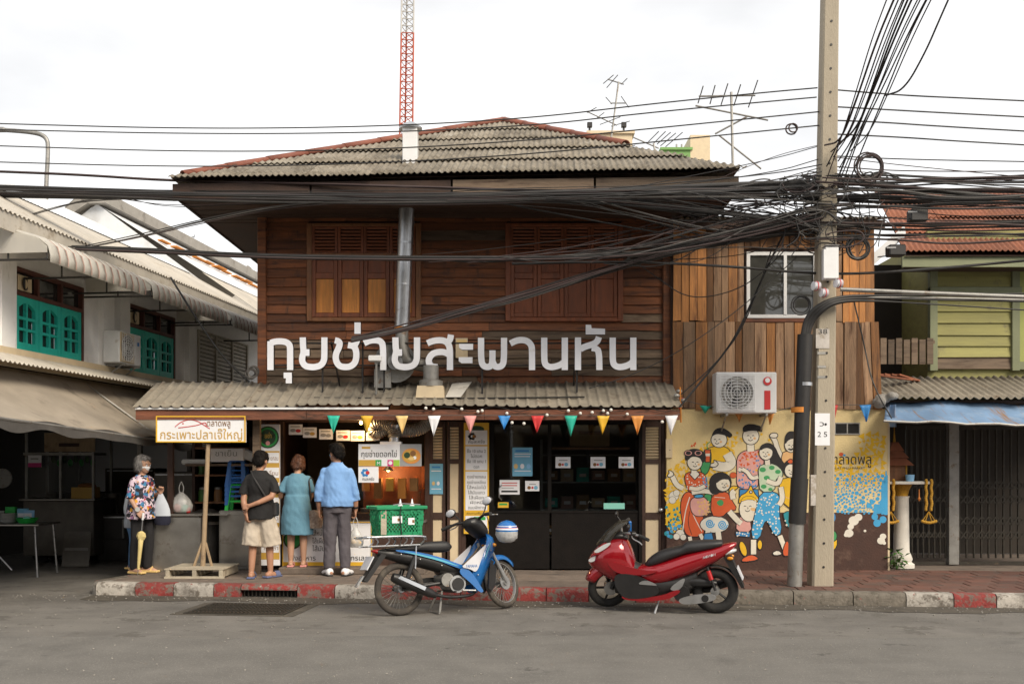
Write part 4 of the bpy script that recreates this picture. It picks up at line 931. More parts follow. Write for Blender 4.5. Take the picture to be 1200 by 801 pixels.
for px, b in ((378, 466), (425, 466), (450, 464), (565, 464), (676, 463)): m_.tube([W(px, 402, YS + .09), W(px, b, YS + .05)], .013, 5)
m_.tube([W(388, 400, YS + .1), W(398, 452, YS + .3)], .012, 5); m_.tube([W(673, 430, YS + .1), W(672, 452, YS + .35)], .012, 5)
m_.tube([W(368, 466, 13.15), W(520, 467, 13.15), W(685, 465, 13.15)], .012, 5)
m_.build('support_frame', 'black_metal', SG, world=True)
# ---- fish-maw stall sign hung under the awning
panel('hanging_sign', 'white sign with yellow border, red fish drawing and gold Thai letters', 'sign', (183, 487, 288, 518), 12.94, 'p_white',
      [('text', 'กระเพาะปลาเจ๊ใหญ่', 187, 514, 97, 'p_gold', 14.5), ('text', 'ตลาดพลู', 242, 499, 28, 'p_brown', 10),
       ('line', chaikin([(205, 500), (212, 494), (222, 491), (232, 493), (241, 499), (246, 502)], 2), .9, 'p_red'), ('line', chaikin([(209, 501), (218, 500), (232, 498), (241, 494), (242, 499)], 2), .9, 'p_red'), ('disc', 214.5, 496, .9, 'p_red')], ('p_yellow', 1.4), .03)
# ---- tall menu board beside the black-shirt man
its = [('disc', 314, 512, 13, 'p_dgreen', 0), ('disc', 314, 512, 11.4, 'p_green', .001), ('disc', 314, 512, 9.2, 'p_dgreen', .002), ('text', 'กุยช่าย', 306.5, 513, 15, 'p_yellow', 8), ('disc', 314, 519, 2.6, 'p_pink', .003)]
for k, s in enumerate(('กุยช่ายกลม', 'เหลี่ยม', 'ไส้หน่อไม้', 'เผือก', 'มันแกว', 'ผักกาด', 'กะหล่ำ')):
    its += [('rect', 301, 530 + k * 17.5, 327, 542 + k * 17.5, 'p_white', .002), ('text', s, 309, 539 + k * 17.5, 17, 'p_brown', 7)]
panel('menu_board', 'tall yellow and white menu board with round green logo beside the black-shirted man', 'sign', (299.5, 497, 328, 662), 13.35, 'p_white', [('rect', 300, 528, 327.6, 655, 'p_gold', .0)] + its, None, .02)
# ---- row of small papers hung in the dark shop opening
rndp = random.Random(2)
for k, (a, y) in enumerate(((338.5, 497), (355, 500.5), (374, 502.5), (394, 504), (411, 504.5), (429, 504))):
    panel('notice_card', ('first', 'second', 'third', 'fourth', 'fifth', 'sixth')[k] + ' small white card from the left in the row hung under the beam', 'card', (a, y, a + 16, y + 12), 13.5, 'p_white',
          [('disc', a + 5, y + 7, 3.2, 'p_grey', 0, 2), ('rect', a + 2, y + 2, a + 13, y + 3.2, 'p_grey'), ('disc', a + 11, y + 7.5, 3, ('p_red', 'p_gold', 'p_grey')[k % 3], 0, 2)], None, .004, 'cards under the beam')
# ---- counter sign, photo print, small notice
panel('counter_sign', 'white counter sign with Thai headline and delivery badges', 'sign', (420, 520, 468.5, 546), 13.28, 'p_white',
      [('text', 'กุยช่ายดอกไข่', 423, 535, 42, 'p_black', 9.5), ('rect', 424, 523, 434, 525.5, 'p_gold'), ('rect', 420.3, 538.5, 440, 545.7, 'p_gold'), ('rect', 440, 538.5, 447, 545.7, 'p_green', .001), ('text', 'M', 441.5, 544.5, 4, 'p_white', 6), ('rect', 447, 538.5, 454, 545.7, 'p_white', .001), ('rect', 454, 538.5, 461, 545.7, 'p_magenta', .001), ('disc', 457.5, 542, 2.3, 'p_white', .003), ('rect', 461, 538.5, 468.3, 545.7, 'p_lime', .001)], None, .02)
panel('food_photo', 'printed photo of a round bowl of food beside the counter sign', 'poster', (468.8, 520, 494, 546), 13.285, 'p_grey',
      [('disc', 482, 534, 11, 'p_orange', 0, 9), ('disc', 480.5, 534, 8.5, 'p_gold', .001, 7), ('disc', 477, 533, 3.6, 'p_dgreen', .002), ('disc', 484, 531, 3.4, 'p_brown', .002), ('disc', 482, 537, 3.6, 'p_tan', .003, 2), ('disc', 486, 536, 2, 'p_white', .002)], None, .012)
def flower(cx, cy, s, c1_='p_blue', c2_='p_red'):
    L = [('disc', cx + s * math.cos(a), cy + s * math.sin(a), s * .55, c1_, .001) for a in [i * math.pi / 3 for i in range(6)]]
    return L + [('disc', cx + s * .9, cy, s * .7, c2_, .002)]
panel('round_notice', 'white notice with a blue and red flower mark under the counter sign', 'poster', (420, 546.6, 443.5, 565), 13.28, 'p_white', flower(428, 553.5, 3.2) + [('text', 'คนละครึ่ง', 424.5, 562.5, 14, 'p_black', 5)], None, .006)
# ---- yellow menu column
its = []
for a, b in ((504, 521), (522.5, 550.5), (552, 597.5)): its.append(('rect', 545.5, a, 571, b, 'p_white', .002))
its += flower(553, 511, 3, 'p_grey', 'p_brown') + [('disc', 558.5, 502.5, 9, 'p_dgreen', -.001, 4)]
lines = [('คนละครึ่ง', 519), ('ซื้อ 10 แถม 2', 530), ('ไม่ตอก', 536), ('ซื้อ 10 แถม 1', 542), ('ตอก', 548.5), ('กุยช่ายกลม', 560), ('กุยช่ายเหลี่ยม', 566.5), ('ไส้หน่อไม้', 572.5), ('ไส้มันแกว', 578.5), ('ไส้เผือก', 584.5), ('ผัดหมี่', 590), ('ขนมผักกาด', 596)]
for s, y in lines:
    w_ = min(22, 2.2 * len(s)); its.append(('text', s, 558.2 - w_ / 2, y, w_, 'p_black', 5.2))
its += [('rect', 545.5, 598.5, 571, 603, 'p_yellow', .002), ('text', 'สอบถามเพิ่มเติม', 546.5, 602.3, 23, 'p_black', 4), ('rect', 545.5, 604, 571, 622, 'p_white', .002), ('rect', 555, 605, 569, 609, 'p_green', .003)]
panel('menu_board', 'tall yellow menu column with white panels of Thai text by the glass door', 'sign', (543.5, 495, 573, 625), YF - .09, 'p_yellow', its, None, .02)
# ---- notices on the glass and shutter
YP = YF - .012
panel('notice', 'light blue poster on the left pane of the glass door', 'poster', (600.5, 524, 624, 557.5), YP, 'p_cyan', [('rect', 604, 527, 620, 529, 'p_blue'), ('rect', 603, 531, 622, 532.2, 'p_white'), ('rect', 603, 534, 621, 535, 'p_white')] + [('disc', x, 546, 2.4, c, 0, 3) for x, c in ((604.5, 'p_tan'), (612, 'p_white'), (619.5, 'p_skyblue'))] + [('rect', 603, 551, 622, 552, 'p_white')], None, .004)
panel('notice', 'white notice with red lines and black bar at the door handle', 'poster', (585.5, 562, 609, 579), YP, 'p_white', [('rect', 588, 565, 606, 566, 'p_red'), ('rect', 588, 568, 606, 569, 'p_red'), ('rect', 588, 571, 602, 571.8, 'p_grey'), ('rect', 587.5, 574.3, 606.5, 576.4, 'p_black')], None, .004)
panel('notice', 'white notice with round badges low on the left pane', 'poster', (615.5, 563, 632, 575), YP, 'p_white', [('disc', 620, 571, 2, 'p_brown'), ('disc', 624, 571, 1.3, 'p_red'), ('disc', 628, 571, 2.2, 'p_cyan'), ('rect', 620, 566.5, 628, 567.5, 'p_grey')], None, .004)
for k, a in enumerate((651, 692, 725)):
    panel('notice', ('left', 'middle', 'right')[k] + ' one of three small white notices in a row on the right pane', 'poster', (a, 535, a + 17.5, 548), YP, 'p_white', [('disc', a + 5, 544, 2, 'p_brown'), ('disc', a + 8.5, 544, 1.3, 'p_red'), ('disc', a + 12.5, 543.8, 2.2, 'p_cyan'), ('rect', a + 4, 538.5, a + 14, 539.6, 'p_grey')], None, .004, 'notices on the right pane')
panel('sticker', 'mint green strip sticker at the foot of the right pane', 'sticker', (707.5, 589, 732, 596), YP, 'p_mint', (), None, .004)
panel('sticker', 'small yellow and green sticker beside the door handle', 'sticker', (583.5, 588, 596, 594.5), YP, 'p_yellow', [('rect', 585, 589.3, 594.5, 591.5, 'p_green')], None, .004)
panel('notice', 'light blue poster on the folded cream shutter door', 'poster', (503.5, 543, 519, 578.5), YF - .06, 'p_cyan', [('rect', 506, 546, 516, 548, 'p_blue'), ('rect', 505.5, 551, 517, 552, 'p_white'), ('disc', 508, 566, 1.8, 'p_tan', 0, 2.4), ('disc', 513.5, 566, 1.8, 'p_white', 0, 2.4), ('rect', 505.5, 572, 517, 573, 'p_white')], None, .004)
panel('counter_banner', 'white banner with yellow edge and Thai text on the counter front', 'banner', (331, 611, 436, 664), 13.45, 'p_white', [('disc', 343, 632, 11, 'p_dgreen', 0), ('disc', 343, 632, 9, 'p_green', .001), ('rect', 331.5, 658, 435.5, 663.5, 'p_yellow')] + [('text', s, x, y, w_, 'p_black', 8) for s, x, y, w_ in (('เหลี่ยม', 366, 618, 18), ('ไส้หน่อไม้', 366, 627, 20), ('ไส้เผือก', 366, 636, 18), ('ไส้มัน', 366, 645, 15), ('สั่งอาหาร', 340, 656, 30), ('โทรเลย', 408, 656, 24))], ('p_yellow', 1), .02)
# ---- shop counter with heated glass case, fume duct
CT = thing('food_counter', W(418, 667, 13.6), 'dark shop counter behind the banner with lit glass food case', 'counter')
MB().b2((fx(333, 13.5), 13.48, SW), (fx(497, 13.5), 14.1, fz(600, 13.5)), .01).build('cabinet', 'wood_dark', CT, world=True)
pm('case_orange', (.38, .10, .03), .5, var=.4, scale=4, bump=.1)
MB().b2((fx(420, 13.5), 13.95, fz(600, 13.5)), (fx(494, 13.5), 14.0, fz(546, 13.5))).build('case_back', 'case_orange', CT, world=True)
MB().b2((fx(420, 13.32), 13.30, fz(600, 13.32)), (fx(494, 13.32), 13.306, fz(546, 13.32))).build('case_glass', 'glass', CT, world=True)
for k in range(5): MB().b2((fx(424 + 14 * k, 13.6), 13.6, fz(575, 13.6) - .1 * (k % 2)), (fx(433 + 14 * k, 13.6), 13.75, fz(560, 13.6))).build('hanging_packet', ('p_orange', 'p_brown', 'p_gold')[k % 3], CT, world=True)
for k in range(7): MB().lathe([(.06, 0), (.075, .05), (.07, .06), (.0, .07)], 12, W(428 + 10 * k, 600, 13.62) ).build('dish', ('steel', 'p_tan', 'p_white')[k % 3], CT, world=True)
m_ = MB(); m_.box(W(418, 610, 13.62), (1.85, .3, .03)); m_.build('counter_top', 'steel', CT, world=True)
def flex(pts, r, n=90, amp=.1):
    P = chaikin(pts, 3); L = [0]; V_ = [Vector(p) for p in P]
    for a, b in zip(V_, V_[1:]): L.append(L[-1] + (b - a).length)
    out = []; rr = []
    for i in range(n + 1):
        s = L[-1] * i / n; k = max(j for j in range(len(L)) if L[j] <= s + 1e-9); k = min(k, len(L) - 2); t_ = (s - L[k]) / max(L[k + 1] - L[k], 1e-9)
        out.append(V_[k].lerp(V_[k + 1], t_)); rr.append(r * (1 + amp * (1 if i % 2 else -1) * .5))
    return MB().tube(out, rr, 12)
DU = thing('fume_duct', W(465, 520, 13.4), 'ribbed silver flexible duct curling under the awning beam', 'duct')
flex([W(462, 512, 13.4), W(462, 505, 13.4), W(455, 498, 13.4), W(440, 497, 13.4), W(436, 503, 13.42), W(442, 508, 13.42), W(455, 500, 13.45), W(470, 505, 13.45), W(490, 504, 13.45), W(503, 495, 13.5), W(508, 486, 13.6)], .085, 110, .14).build('hose', 'galv_old', DU, world=True)
MB().lathe([(.07, 0), (.07, .22), (.085, .22), (.085, .25)], 16, W(462, 520, 13.4)).build('neck', 'galv', DU, world=True); MB().b2(W(447, 522, 13.45), W(470, 517, 13.3)).build('hood_top', 'white_metal', DU, world=True)
pm('bulb_warm', (.9, .6, .2), .3, var=0, bump=0, emis=((1, .55, .15), 12))
BU = thing('light_bulb', W(423, 495, 13.35), 'small lit warm bulb hanging in the dark shop opening', 'lamp'); MB().sphere((0, 0, 0), .022, 10, 8).build('bulb', 'bulb_warm', BU); MB().tube([(0, 0, .02), (0, 0, .16)], .006, 6).build('cord', 'black_metal', BU)
def glow(parent, loc, e, r):
    d = bpy.data.lights.new('bulb_light', 'POINT'); d.energy = e; d.color = (1, .62, .28); d.shadow_soft_size = r; o = bpy.data.objects.new('bulb_light', d); col.objects.link(o); o.parent = parent; o.location = loc
glow(BU, (0, -.04, -.03), 5, .03)
HL = thing('heat_lamp', W(455, 551, 13.62), 'amber heat lamp glowing inside the glass food case', 'lamp'); MB().lathe([(.012, .09), (.02, .06), (.07, .0), (.065, .0), (.015, .055)], 14).build('shade', 'galv_old', HL, 40); MB().sphere((0, 0, .01), .025, 10, 8).build('bulb', 'bulb_warm', HL); glow(HL, (0, 0, -.05), 4, .03)
# ---- bunting
def bunting(label, flags, Y, line):
    o = thing('bunting', W(line[0][0], line[0][1], Y), label, 'bunting')
    MB().tube([W(a, b, Y) for a, b in line], .005, 5).build('string', 'cable_grey', o, world=True)
    for k, (cx, y0, y1, w_, c) in enumerate(flags):
        tip = (cx + random.uniform(-1, 1), y1); n = 5; rows = []
        for j in range(n + 1):
            t_ = j / n; l = cx - w_ / 2 + (tip[0] - cx + w_ / 2) * t_; r = cx + w_ / 2 + (tip[0] - cx - w_ / 2) * t_; y = y0 + (y1 - y0) * t_
            rows.append([W(l + (r - l) * i / 4, y, Y) + Vector((0, .03 * math.sin(i * 1.4 + k * 2) * t_ + .02 * t_ * math.sin(k), 0)) for i in range(5)])
        vs = [p for r in rows for p in r]; fs = [[j * 5 + i, j * 5 + i + 1, (j + 1) * 5 + i + 1, (j + 1) * 5 + i] for j in range(n) for i in range(4)]
        f_ = MB().add(vs, fs).build('pennant', c, o, 60, world=True, fix=False); sm = f_.modifiers.new('t', 'SOLIDIFY'); sm.thickness = .002
fl = [(391, 'p_teal'), (430, 'p_yellow'), (471, 'p_tan'), (509, 'p_white'), (551, 'p_pink'), (591, 'p_blue'), (630, 'p_red'), (669, 'p_teal'), (707, 'p_yellow'), (747, 'p_orange'), (787, 'p_white')]
bunting('string of coloured triangular pennants along the awning beam', [(x, 486.5, 507 + (x % 5) - (5 if x == 591 else 0), 15, c) for x, c in fl], 12.90, [(380, 486)] + [(x, 486.5) for x, c in fl] + [(797, 485)])
bunting('string of pennants along the top of the painted wall', [(797.5, 466, 487, 7, 'p_red'), (827, 475, 484, 14, 'p_teal'), (866, 484, 494, 10, 'p_orange'), (903, 484, 497, 9, 'p_orange'), (936, 475, 486, 9, 'p_white'), (977, 474, 494, 10, 'p_red'), (1014, 474, 494, 14, 'p_blue')], 13.55, [(795, 467), (827, 475), (866, 482), (903, 483), (936, 475), (977, 474), (1014, 474), (1030, 472)])
SL = thing('string_lights', W(640, 480, 12.9), 'string of small white bulbs along the awning beam', 'string lights')
pm('bulb_white', (.75, .72, .66), .25, var=.05, bump=0)
bp = [(541, 479), (565, 481), (594, 484), (600, 495), (614, 496), (560, 482), (641, 486), (666, 481), (680, 484), (694, 483), (707, 481), (712, 484), (716, 480), (735, 485), (776, 494), (499, 478), (508, 479)]
for a, b in bp: MB().sphere(W(a, b, 12.89), .021, 8, 6).build('bulb', 'bulb_white', SL, world=True)
MB().tube([W(480 + i * 10, 479 + 3 * math.sin(i * 1.1), 12.9) for i in range(32)], .005, 4).build('wire', 'black_metal', SL, world=True)
# ---- air conditioners
def aircon(name, loc, rz, w_, h, d, label, red=False):
    o = thing(name, loc, label, 'air conditioner', rz)
    MB().box((0, 0, h / 2), (w_, d, h), None, .012).build('casing', 'white_metal', o)
    cx = -w_ * .16; r = h * .40; f = -d / 2 - .004
    MB().box((cx, f, h / 2), (h * .92, .006, h * .92), None, .002).build('front_plate', 'cream_panel' if not red else 'white_metal', o)
    m_ = MB(); m_.lathe([(r, 0), (r, .006), (.001, .006)], 28, (cx, f - .004, h / 2), rot3(R(90))); m_.build('fan_well', 'galv_old', o)
    g = MB()
    for k in range(5): 
        rr = r * (k + 1) / 5; g.tube([(cx + rr * math.cos(2 * math.pi * i / 28), f - .02, h / 2 + rr * math.sin(2 * math.pi * i / 28)) for i in range(29)], .005, 4)
    for k in range(13):
        a = -h * .42 + h * .84 * k / 12; g.tube([(cx - h * .43, f - .026, h / 2 + a), (cx + h * .43, f - .026, h / 2 + a)], .0035, 4)
        if k % 2 == 0: g.tube([(cx + a, f - .024, h / 2 - h * .43), (cx + a, f - .024, h / 2 + h * .43)], .0035, 4)
    g.build('fan_guard', 'white_metal', o)
    fan = MB()
    for k in range(3):
        a = k * 2.094; fan.add([(cx, f - .012, h / 2), (cx + r * .85 * math.cos(a), f - .013, h / 2 + r * .85 * math.sin(a)), (cx + r * .9 * math.cos(a + .5), f - .011, h / 2 + r * .9 * math.sin(a + .5)), (cx + r * .6 * math.cos(a + .9), f - .010, h / 2 + r * .6 * math.sin(a + .9))], [[0, 1, 2, 3]])
    fan.build('fan', 'black_metal', o)
    if red:
        x = w_ * .345; MB().box((x, f, h * .32), (w_ * .1, .005, h * .46)).build('red_label', 'p_red', o); MB().lathe([(.001, 0), (w_ * .07, 0), (w_ * .07, .006), (.001, .006)], 18, (x, f - .001, h * .78), rot3(R(90))).build('round_badge', 'p_red', o); MB().lathe([(.001, 0), (w_ * .04, 0), (w_ * .04, .004), (.001, .004)], 18, (x, f - .006, h * .80), rot3(R(90))).build('badge_centre', 'p_white', o)
    else: MB().box((w_ * .36, f, h * .7), (w_ * .08, .004, h * .12)).build('label_plate', 'p_blue', o)
    for s in (-1, 1): b = MB(); b.box((s * w_ * .33, .03, -.02), (.03, d + .12, .03)); b.tube([(s * w_ * .33, d / 2 + .05, -.22), (s * w_ * .33, -d / 2 + .03, -.03)], .012, 5); b.build('bracket', 'galv_old', o)
aircon('air_conditioner', (fx(873, 13.45), 13.5, fz(484, 13.4)), 0, .79, .535, .27, 'white air conditioner with red label on the planks over the mural', True)
p = LB(15.0, 3.02, .22); aircon('air_conditioner', p, R(90) - .108, .66, .46, .25, 'cream air conditioner on a bracket between teal shuttered windows')
# ---- silver flue through the eave, roof stack, blower and vent base on the awning
FL = thing('exhaust_flue', W(472, 382, 13.45), 'tall silver metal flue pipe rising past the window into the eave', 'pipe')
m_ = MB(); a, b = W(471, 382, 13.45), W(477, 236, 13.3); r = .098
for k in range(3): m_.tube([a.lerp(b, k / 3), a.lerp(b, (k + 1) / 3)], r + .002 * k, 18); m_.tube([a.lerp(b, k / 3) + Vector((0, 0, -.012)), a.lerp(b, k / 3) + Vector((0, 0, .012))], r + .006, 18)
m_.build('pipe', 'galv', FL, 50, world=True)
MB().tube([W(471, 386, 13.45), W(471, 382, 13.45)], .1, 16).build('rust_band', 'rust_orange', FL, world=True)
m_ = MB(); m_.tube(chaikin([W(471, 386, 13.45), W(471, 410, 13.45), W(478, 424, 13.5), W(496, 428, 13.5), W(504, 430, 13.45)], 3), .085, 16); m_.build('elbow', 'galv_old', FL, 60, world=True)
BL_ = thing('blower', W(460, 448, 13.5), 'grey blower motor behind the letters on the awning', 'blower')
MB().tube([W(463, 424, 13.62), W(463, 424, 13.44)], .27, 24).build('fan_housing', 'galv_old', BL_, 40, world=True); MB().tube([W(463, 424, 13.44), W(463, 424, 13.36)], .1, 16).build('motor', 'galv', BL_, 40, world=True)
MB().b2(W(440, 455, 13.55), W(458, 432, 13.42)).build('stand', 'galv_old', BL_, world=True)
FD = thing('flood_lamp', W(441, 448, 13.3), 'small silver flood lamp on a stand between the letters', 'lamp')
MB().b2(W(433, 424, 13.28), W(446, 416, 13.15), .01).build('head', 'white_metal', FD, world=True); MB().tube([W(441, 424, 13.2), W(441, 462, 13.2)], .015, 6).build('stand', 'galv_old', FD, world=True)
VB = thing('vent_base', W(505, 465, 13.35), 'cream square vent base with round metal neck on the awning', 'vent')
a = W(505, 466, 13.3); m_ = MB(); m_.loft([[a + Vector((x * s, y * s * .8, z)) for x, y in ((-1, -1), (1, -1), (1, 1), (-1, 1))] for s, z in ((.19, -.03), (.165, .15))]); m_.build('base', 'cream_panel', VB, 0, world=True)
MB().lathe([(.15, .15), (.155, .22), (.1, .24), (.1, .42)], 18, a).build('neck', 'galv_old', VB, 40, world=True)
MB().add([W(522, 465, 13.1), W(540, 465, 13.1), W(553, 447, 13.6), W(530, 449, 13.6)], [[0,1,2,3]]).build('flashing', 'plaster_white', VB, world=True)
panel('meter_plate', 'small cream plate on the boards behind the letters', 'box', (534, 396, 548, 419), 13.72, 'cream_panel', [('rect', 535, 398, 547, 401, 'p_tan')], None, .03)
RS = thing('roof_stack', W(481, 193, 13.25), 'white square roof stack with conical cap on the corrugated roof', 'chimney')
a = W(481, 196, 13.35); q = .095
MB().box(a + Vector((0, 0, .24)), (2 * q, 2 * q, .56), None, .006).build('shaft', 'white_metal', RS, world=True)
MB().lathe([(.15, .49), (.155, .51), (.08, .565), (.01, .60)], 20, a).build('cap', 'galv', RS, 40, world=True)
MB().add([a + Vector((x, y, -.02 + y * .45)) for x, y in ((-.15, -.2), (.15, -.2), (.13, .14), (-.13, .14))], [[0,1,2,3]]).build('flashing', 'galv', RS, world=True)
# ================================================================ MURAL painted on the cream wall (flat paint, each figure a part)
MC = dict(m_skin=(.72, .66, .54), m_black=(.018, .015, .015), m_orange=(.62, .10, .025), m_yellow=(.76, .45, .015), m_pink=(.66, .33, .29), m_green=(.05, .30, .10), m_lgreen=(.50, .60, .42), m_blue=(.035, .22, .48), m_sky=(.05, .33, .60), m_white=(.70, .66, .57), m_teal=(.02, .25, .30), m_peach=(.72, .42, .18))
for k_, c_ in MC.items(): pm(k_, c_, .7, var=.1, scale=6, bump=.12, bscale=50, dirt=[(tuple(v * .7 + .06 for v in c_), .62, 7, .1)])
MN = list(MC); MI = {k: i for i, k in enumerate(MN)}
class Paint:
    def __init__(s, f, base): s.m = MB(); s.f = f; s.d = base
    def T(s, x, y): s_ = s.f(x, y); return W(s_[0], s_[1], YX - .022) + Vector((0, -s.d * .22, 0))
    def poly(s, c, pts, sm=2, line=4.2):
        p = chaikin(pts, sm, True) if sm else list(pts); s.d += .0005
        s.m.add([s.T(*q) for q in p], [list(range(len(p)))], MI[c])
        if line: s.d += .0003; s.m.stroke(p, line, lambda a, b, d: s.T(a, b), 0, MI['m_black'], closed=True)
        return s
    def ell(s, c, x, y, rx, ry=None, line=4, n=18, rot=0):
        ry = ry or rx; return s.poly(c, [(x + rx * math.cos(2 * math.pi * i / n) * math.cos(rot) - ry * math.sin(2 * math.pi * i / n) * math.sin(rot), y + rx * math.cos(2 * math.pi * i / n) * math.sin(rot) + ry * math.sin(2 * math.pi * i / n) * math.cos(rot)) for i in range(n)], 0, line)
    def line(s, pts, w=2.6, c='m_black', sm=2): s.d += .0005; s.m.stroke(chaikin(pts, sm) if sm else pts, w, lambda a, b, d: s.T(a, b), 0, MI[c]); return s
    def limb(s, c, pts, w, ol=5): s.line(pts, w + ol, 'm_black'); s.line(pts, w, c); return s
    def tris(s, c, n, box, size, rnd, inside=None):
        s.d += .0005; k = 0; tries = 0; used = []
        while k < n and tries < n * 12:
            tries += 1; x, y = rnd.uniform(box[0], box[2]), rnd.uniform(box[1], box[3])
            if inside and not inside(x, y): continue
            if any((x - p) ** 2 + (y - q) ** 2 < (size * 1.12) ** 2 for p, q in used): continue
            used.append((x, y)); a = rnd.random() * 6.28; r = size * rnd.uniform(.6, 1.2); s.m.add([s.T(x + r * math.cos(a + t), y + r * math.sin(a + t)) - Vector((0, .000003 * k, 0)) for t in (0, 2.1, 4.2)], [[0, 1, 2]], MI[c]); k += 1
        return s
    def dots(s, c, n, box, r0, r1, rnd, inside=None):
        s.d += .0005; k = 0; tries = 0; used = []
        while k < n and tries < n * 12:
            tries += 1; x, y = rnd.uniform(box[0], box[2]), rnd.uniform(box[1], box[3])
            if inside and not inside(x, y): continue
            r = rnd.uniform(r0, r1)
            if any((x - p) ** 2 + (y - q) ** 2 < (r + e + .6) ** 2 for p, q, e in used): continue
            used.append((x, y, r)); s.m.add([s.T(x + r * math.cos(q * .628), y + r * math.sin(q * .628)) - Vector((0, .000003 * k, 0)) for q in range(10)], [list(range(10))], MI[c]); k += 1
        return s
    def face(s, x, y, r, look=1, blush=True):
        for q in (-.3, .35): s.line([(x + r * (q - .14), y - r * .08), (x + r * q, y - r * .2), (x + r * (q + .14), y - r * .08)], 3.2)
        s.line([(x + r * .02, y), (x + r * .1 * look, y + r * .18), (x, y + r * .2)], 2.8); s.line([(x - r * .3, y + r * .38), (x, y + r * .58), (x + r * .32, y + r * .36)], 3.4)
        if blush: s.ell('m_peach', x + r * .55, y + r * .22, r * .17, line=0)
        return s
    def done(s, name='painted_figure', label=None):
        o = s.m.build(name, MN, AN, 0, world=True, fix=False)
        if name != 'painted_figure': o['kind'] = 'stuff'
        if label: o['label'] = label
        return o
mA = lambda x, y: (775 + x / 4.216, 480 + y / 4.216)
mBf = lambda x, y: (760 + x / 3.64, 460 + y / 3.64)
rm = random.Random(17)
# background fields
P = Paint(mA, .0005)
P.tris('m_yellow', 170, (22, 130, 400, 440), 15, rm, lambda x, y: y > 330 - x * .75 and x + y * .3 < 420).tris('m_orange', 3, (150, 160, 180, 180), 9, rm)
P.poly('m_yellow', [(22, 470), (60, 440), (110, 460), (100, 560), (60, 600), (22, 560)], 0, 0)
P.dots('m_teal', 26, (24, 480, 100, 630), 7, 14, rm).tris('m_yellow', 16, (24, 480, 100, 600), 15, rm).tris('m_black', 9, (24, 480, 100, 600), 7, rm).dots('m_sky', 8, (30, 560, 90, 640), 6, 11, rm)
for x, y, r in ((62, 425, 24), (55, 445, 18), (75, 410, 16), (92, 612, 22), (75, 625, 16), (108, 628, 15)): P.ell('m_white', x, y, r, line=1.6)
P.poly('m_green', [(185, 260), (215, 190), (250, 200), (240, 300), (205, 330)], 2).poly('m_green', [(205, 420), (245, 400), (250, 450), (220, 470)], 2)
P.dots('m_yellow', 14, (350, 100, 640, 330), 4, 7, rm)
P.ell('m_orange', 355, 322, 17, 15, 1.5)
P.done('painted_background')
# broad-shouldered man with a cup
P = Paint(mA, .004)
P.poly('m_yellow', [(205, 205), (250, 178), (330, 180), (350, 230), (345, 280), (240, 290), (205, 260)])
P.limb('m_skin', [(325, 215), (352, 262), (318, 285), (258, 272)], 46).poly('m_skin', [(265, 285), (240, 280), (238, 266), (262, 262), (258, 245), (270, 252), (285, 268)])
P.ell('m_skin', 285, 148, 40, 38).poly('m_black', [(245, 135), (262, 95), (300, 85), (335, 105), (355, 125), (338, 140), (320, 128), (300, 122), (270, 118)], 2, 0).face(275, 150, 34, -1)
P.poly('m_orange', [(214, 196), (243, 196), (240, 258), (218, 258)], 0).line([(228, 196), (224, 168), (240, 158)], 4, 'm_green').poly('m_white', [(218, 215), (241, 215), (240, 228), (218, 228)], 0, 0).done(label='painted broad-shouldered man in yellow holding an orange cup')
# tall man in pink shirt
P = Paint(mA, .008)
P.poly('m_pink', [(372, 225), (420, 195), (455, 205), (490, 190), (512, 225), (500, 300), (478, 330), (480, 392), (370, 392), (372, 300)])
P.tris('m_orange', 15, (388, 205, 485, 275), 11, rm).tris('m_blue', 26, (385, 285, 470, 385), 9, rm).tris('m_blue', 8, (470, 225, 500, 290), 8, rm)
P.limb('m_skin', [(440, 165), (442, 205)], 34).ell('m_skin', 442, 130, 41, 42).poly('m_black', [(402, 112), (402, 80), (440, 66), (500, 82), (498, 112), (482, 104), (440, 102)], 1, 0).face(440, 132, 38)
P.poly('m_blue', [(385, 392), (478, 392), (482, 432), (385, 432)], 0).limb('m_skin', [(380, 292), (400, 300), (418, 292)], 18).done(label='painted tall man in a pink shirt with triangles')
# woman with sunglasses
P = Paint(mA, .012)
P.limb('m_skin', [(108, 388), (75, 372), (52, 322), (42, 318)], 24).poly('m_skin', [(60, 325), (36, 335), (28, 322), (40, 312), (34, 298), (48, 300), (62, 312)])
P.poly('m_orange', [(108, 410), (150, 400), (205, 500), (218, 615), (170, 628), (132, 622), (112, 600), (90, 480)]).line([(105, 600), (118, 500), (140, 430)], 5, 'm_white').line([(200, 600), (170, 545), (150, 500)], 4, 'm_white').line([(150, 615), (130, 560), (140, 500)], 3)
P.limb('m_skin', [(140, 625), (145, 650)], 18).limb('m_skin', [(192, 612), (205, 640)], 18)
P.poly('m_orange', [(112, 318), (150, 302), (205, 306), (225, 340), (225, 395), (140, 412), (120, 372)], 1).dots('m_white', 26, (125, 320, 215, 395), 3, 5, rm).dots('m_sky', 14, (205, 335, 228, 390), 3, 5, rm)
P.poly('m_white', [(140, 318), (165, 345), (190, 318), (180, 304), (150, 304)], 0)
P.limb('m_skin', [(160, 280), (162, 310)], 26).ell('m_skin', 165, 258, 38, 40).poly('m_black', [(114, 245), (120, 205), (155, 188), (200, 198), (222, 225), (218, 255), (200, 262), (192, 236), (150, 228), (130, 252)], 2, 0).face(166, 262, 34)
for x in (133, 182): P.ell('m_pink', x, 213, 20, 14).ell('m_black', x, 213, 13, 9, 0)
P.limb('m_skin', [(215, 375), (180, 392), (138, 385)], 18).done(label='painted woman with pink sunglasses and orange trousers')
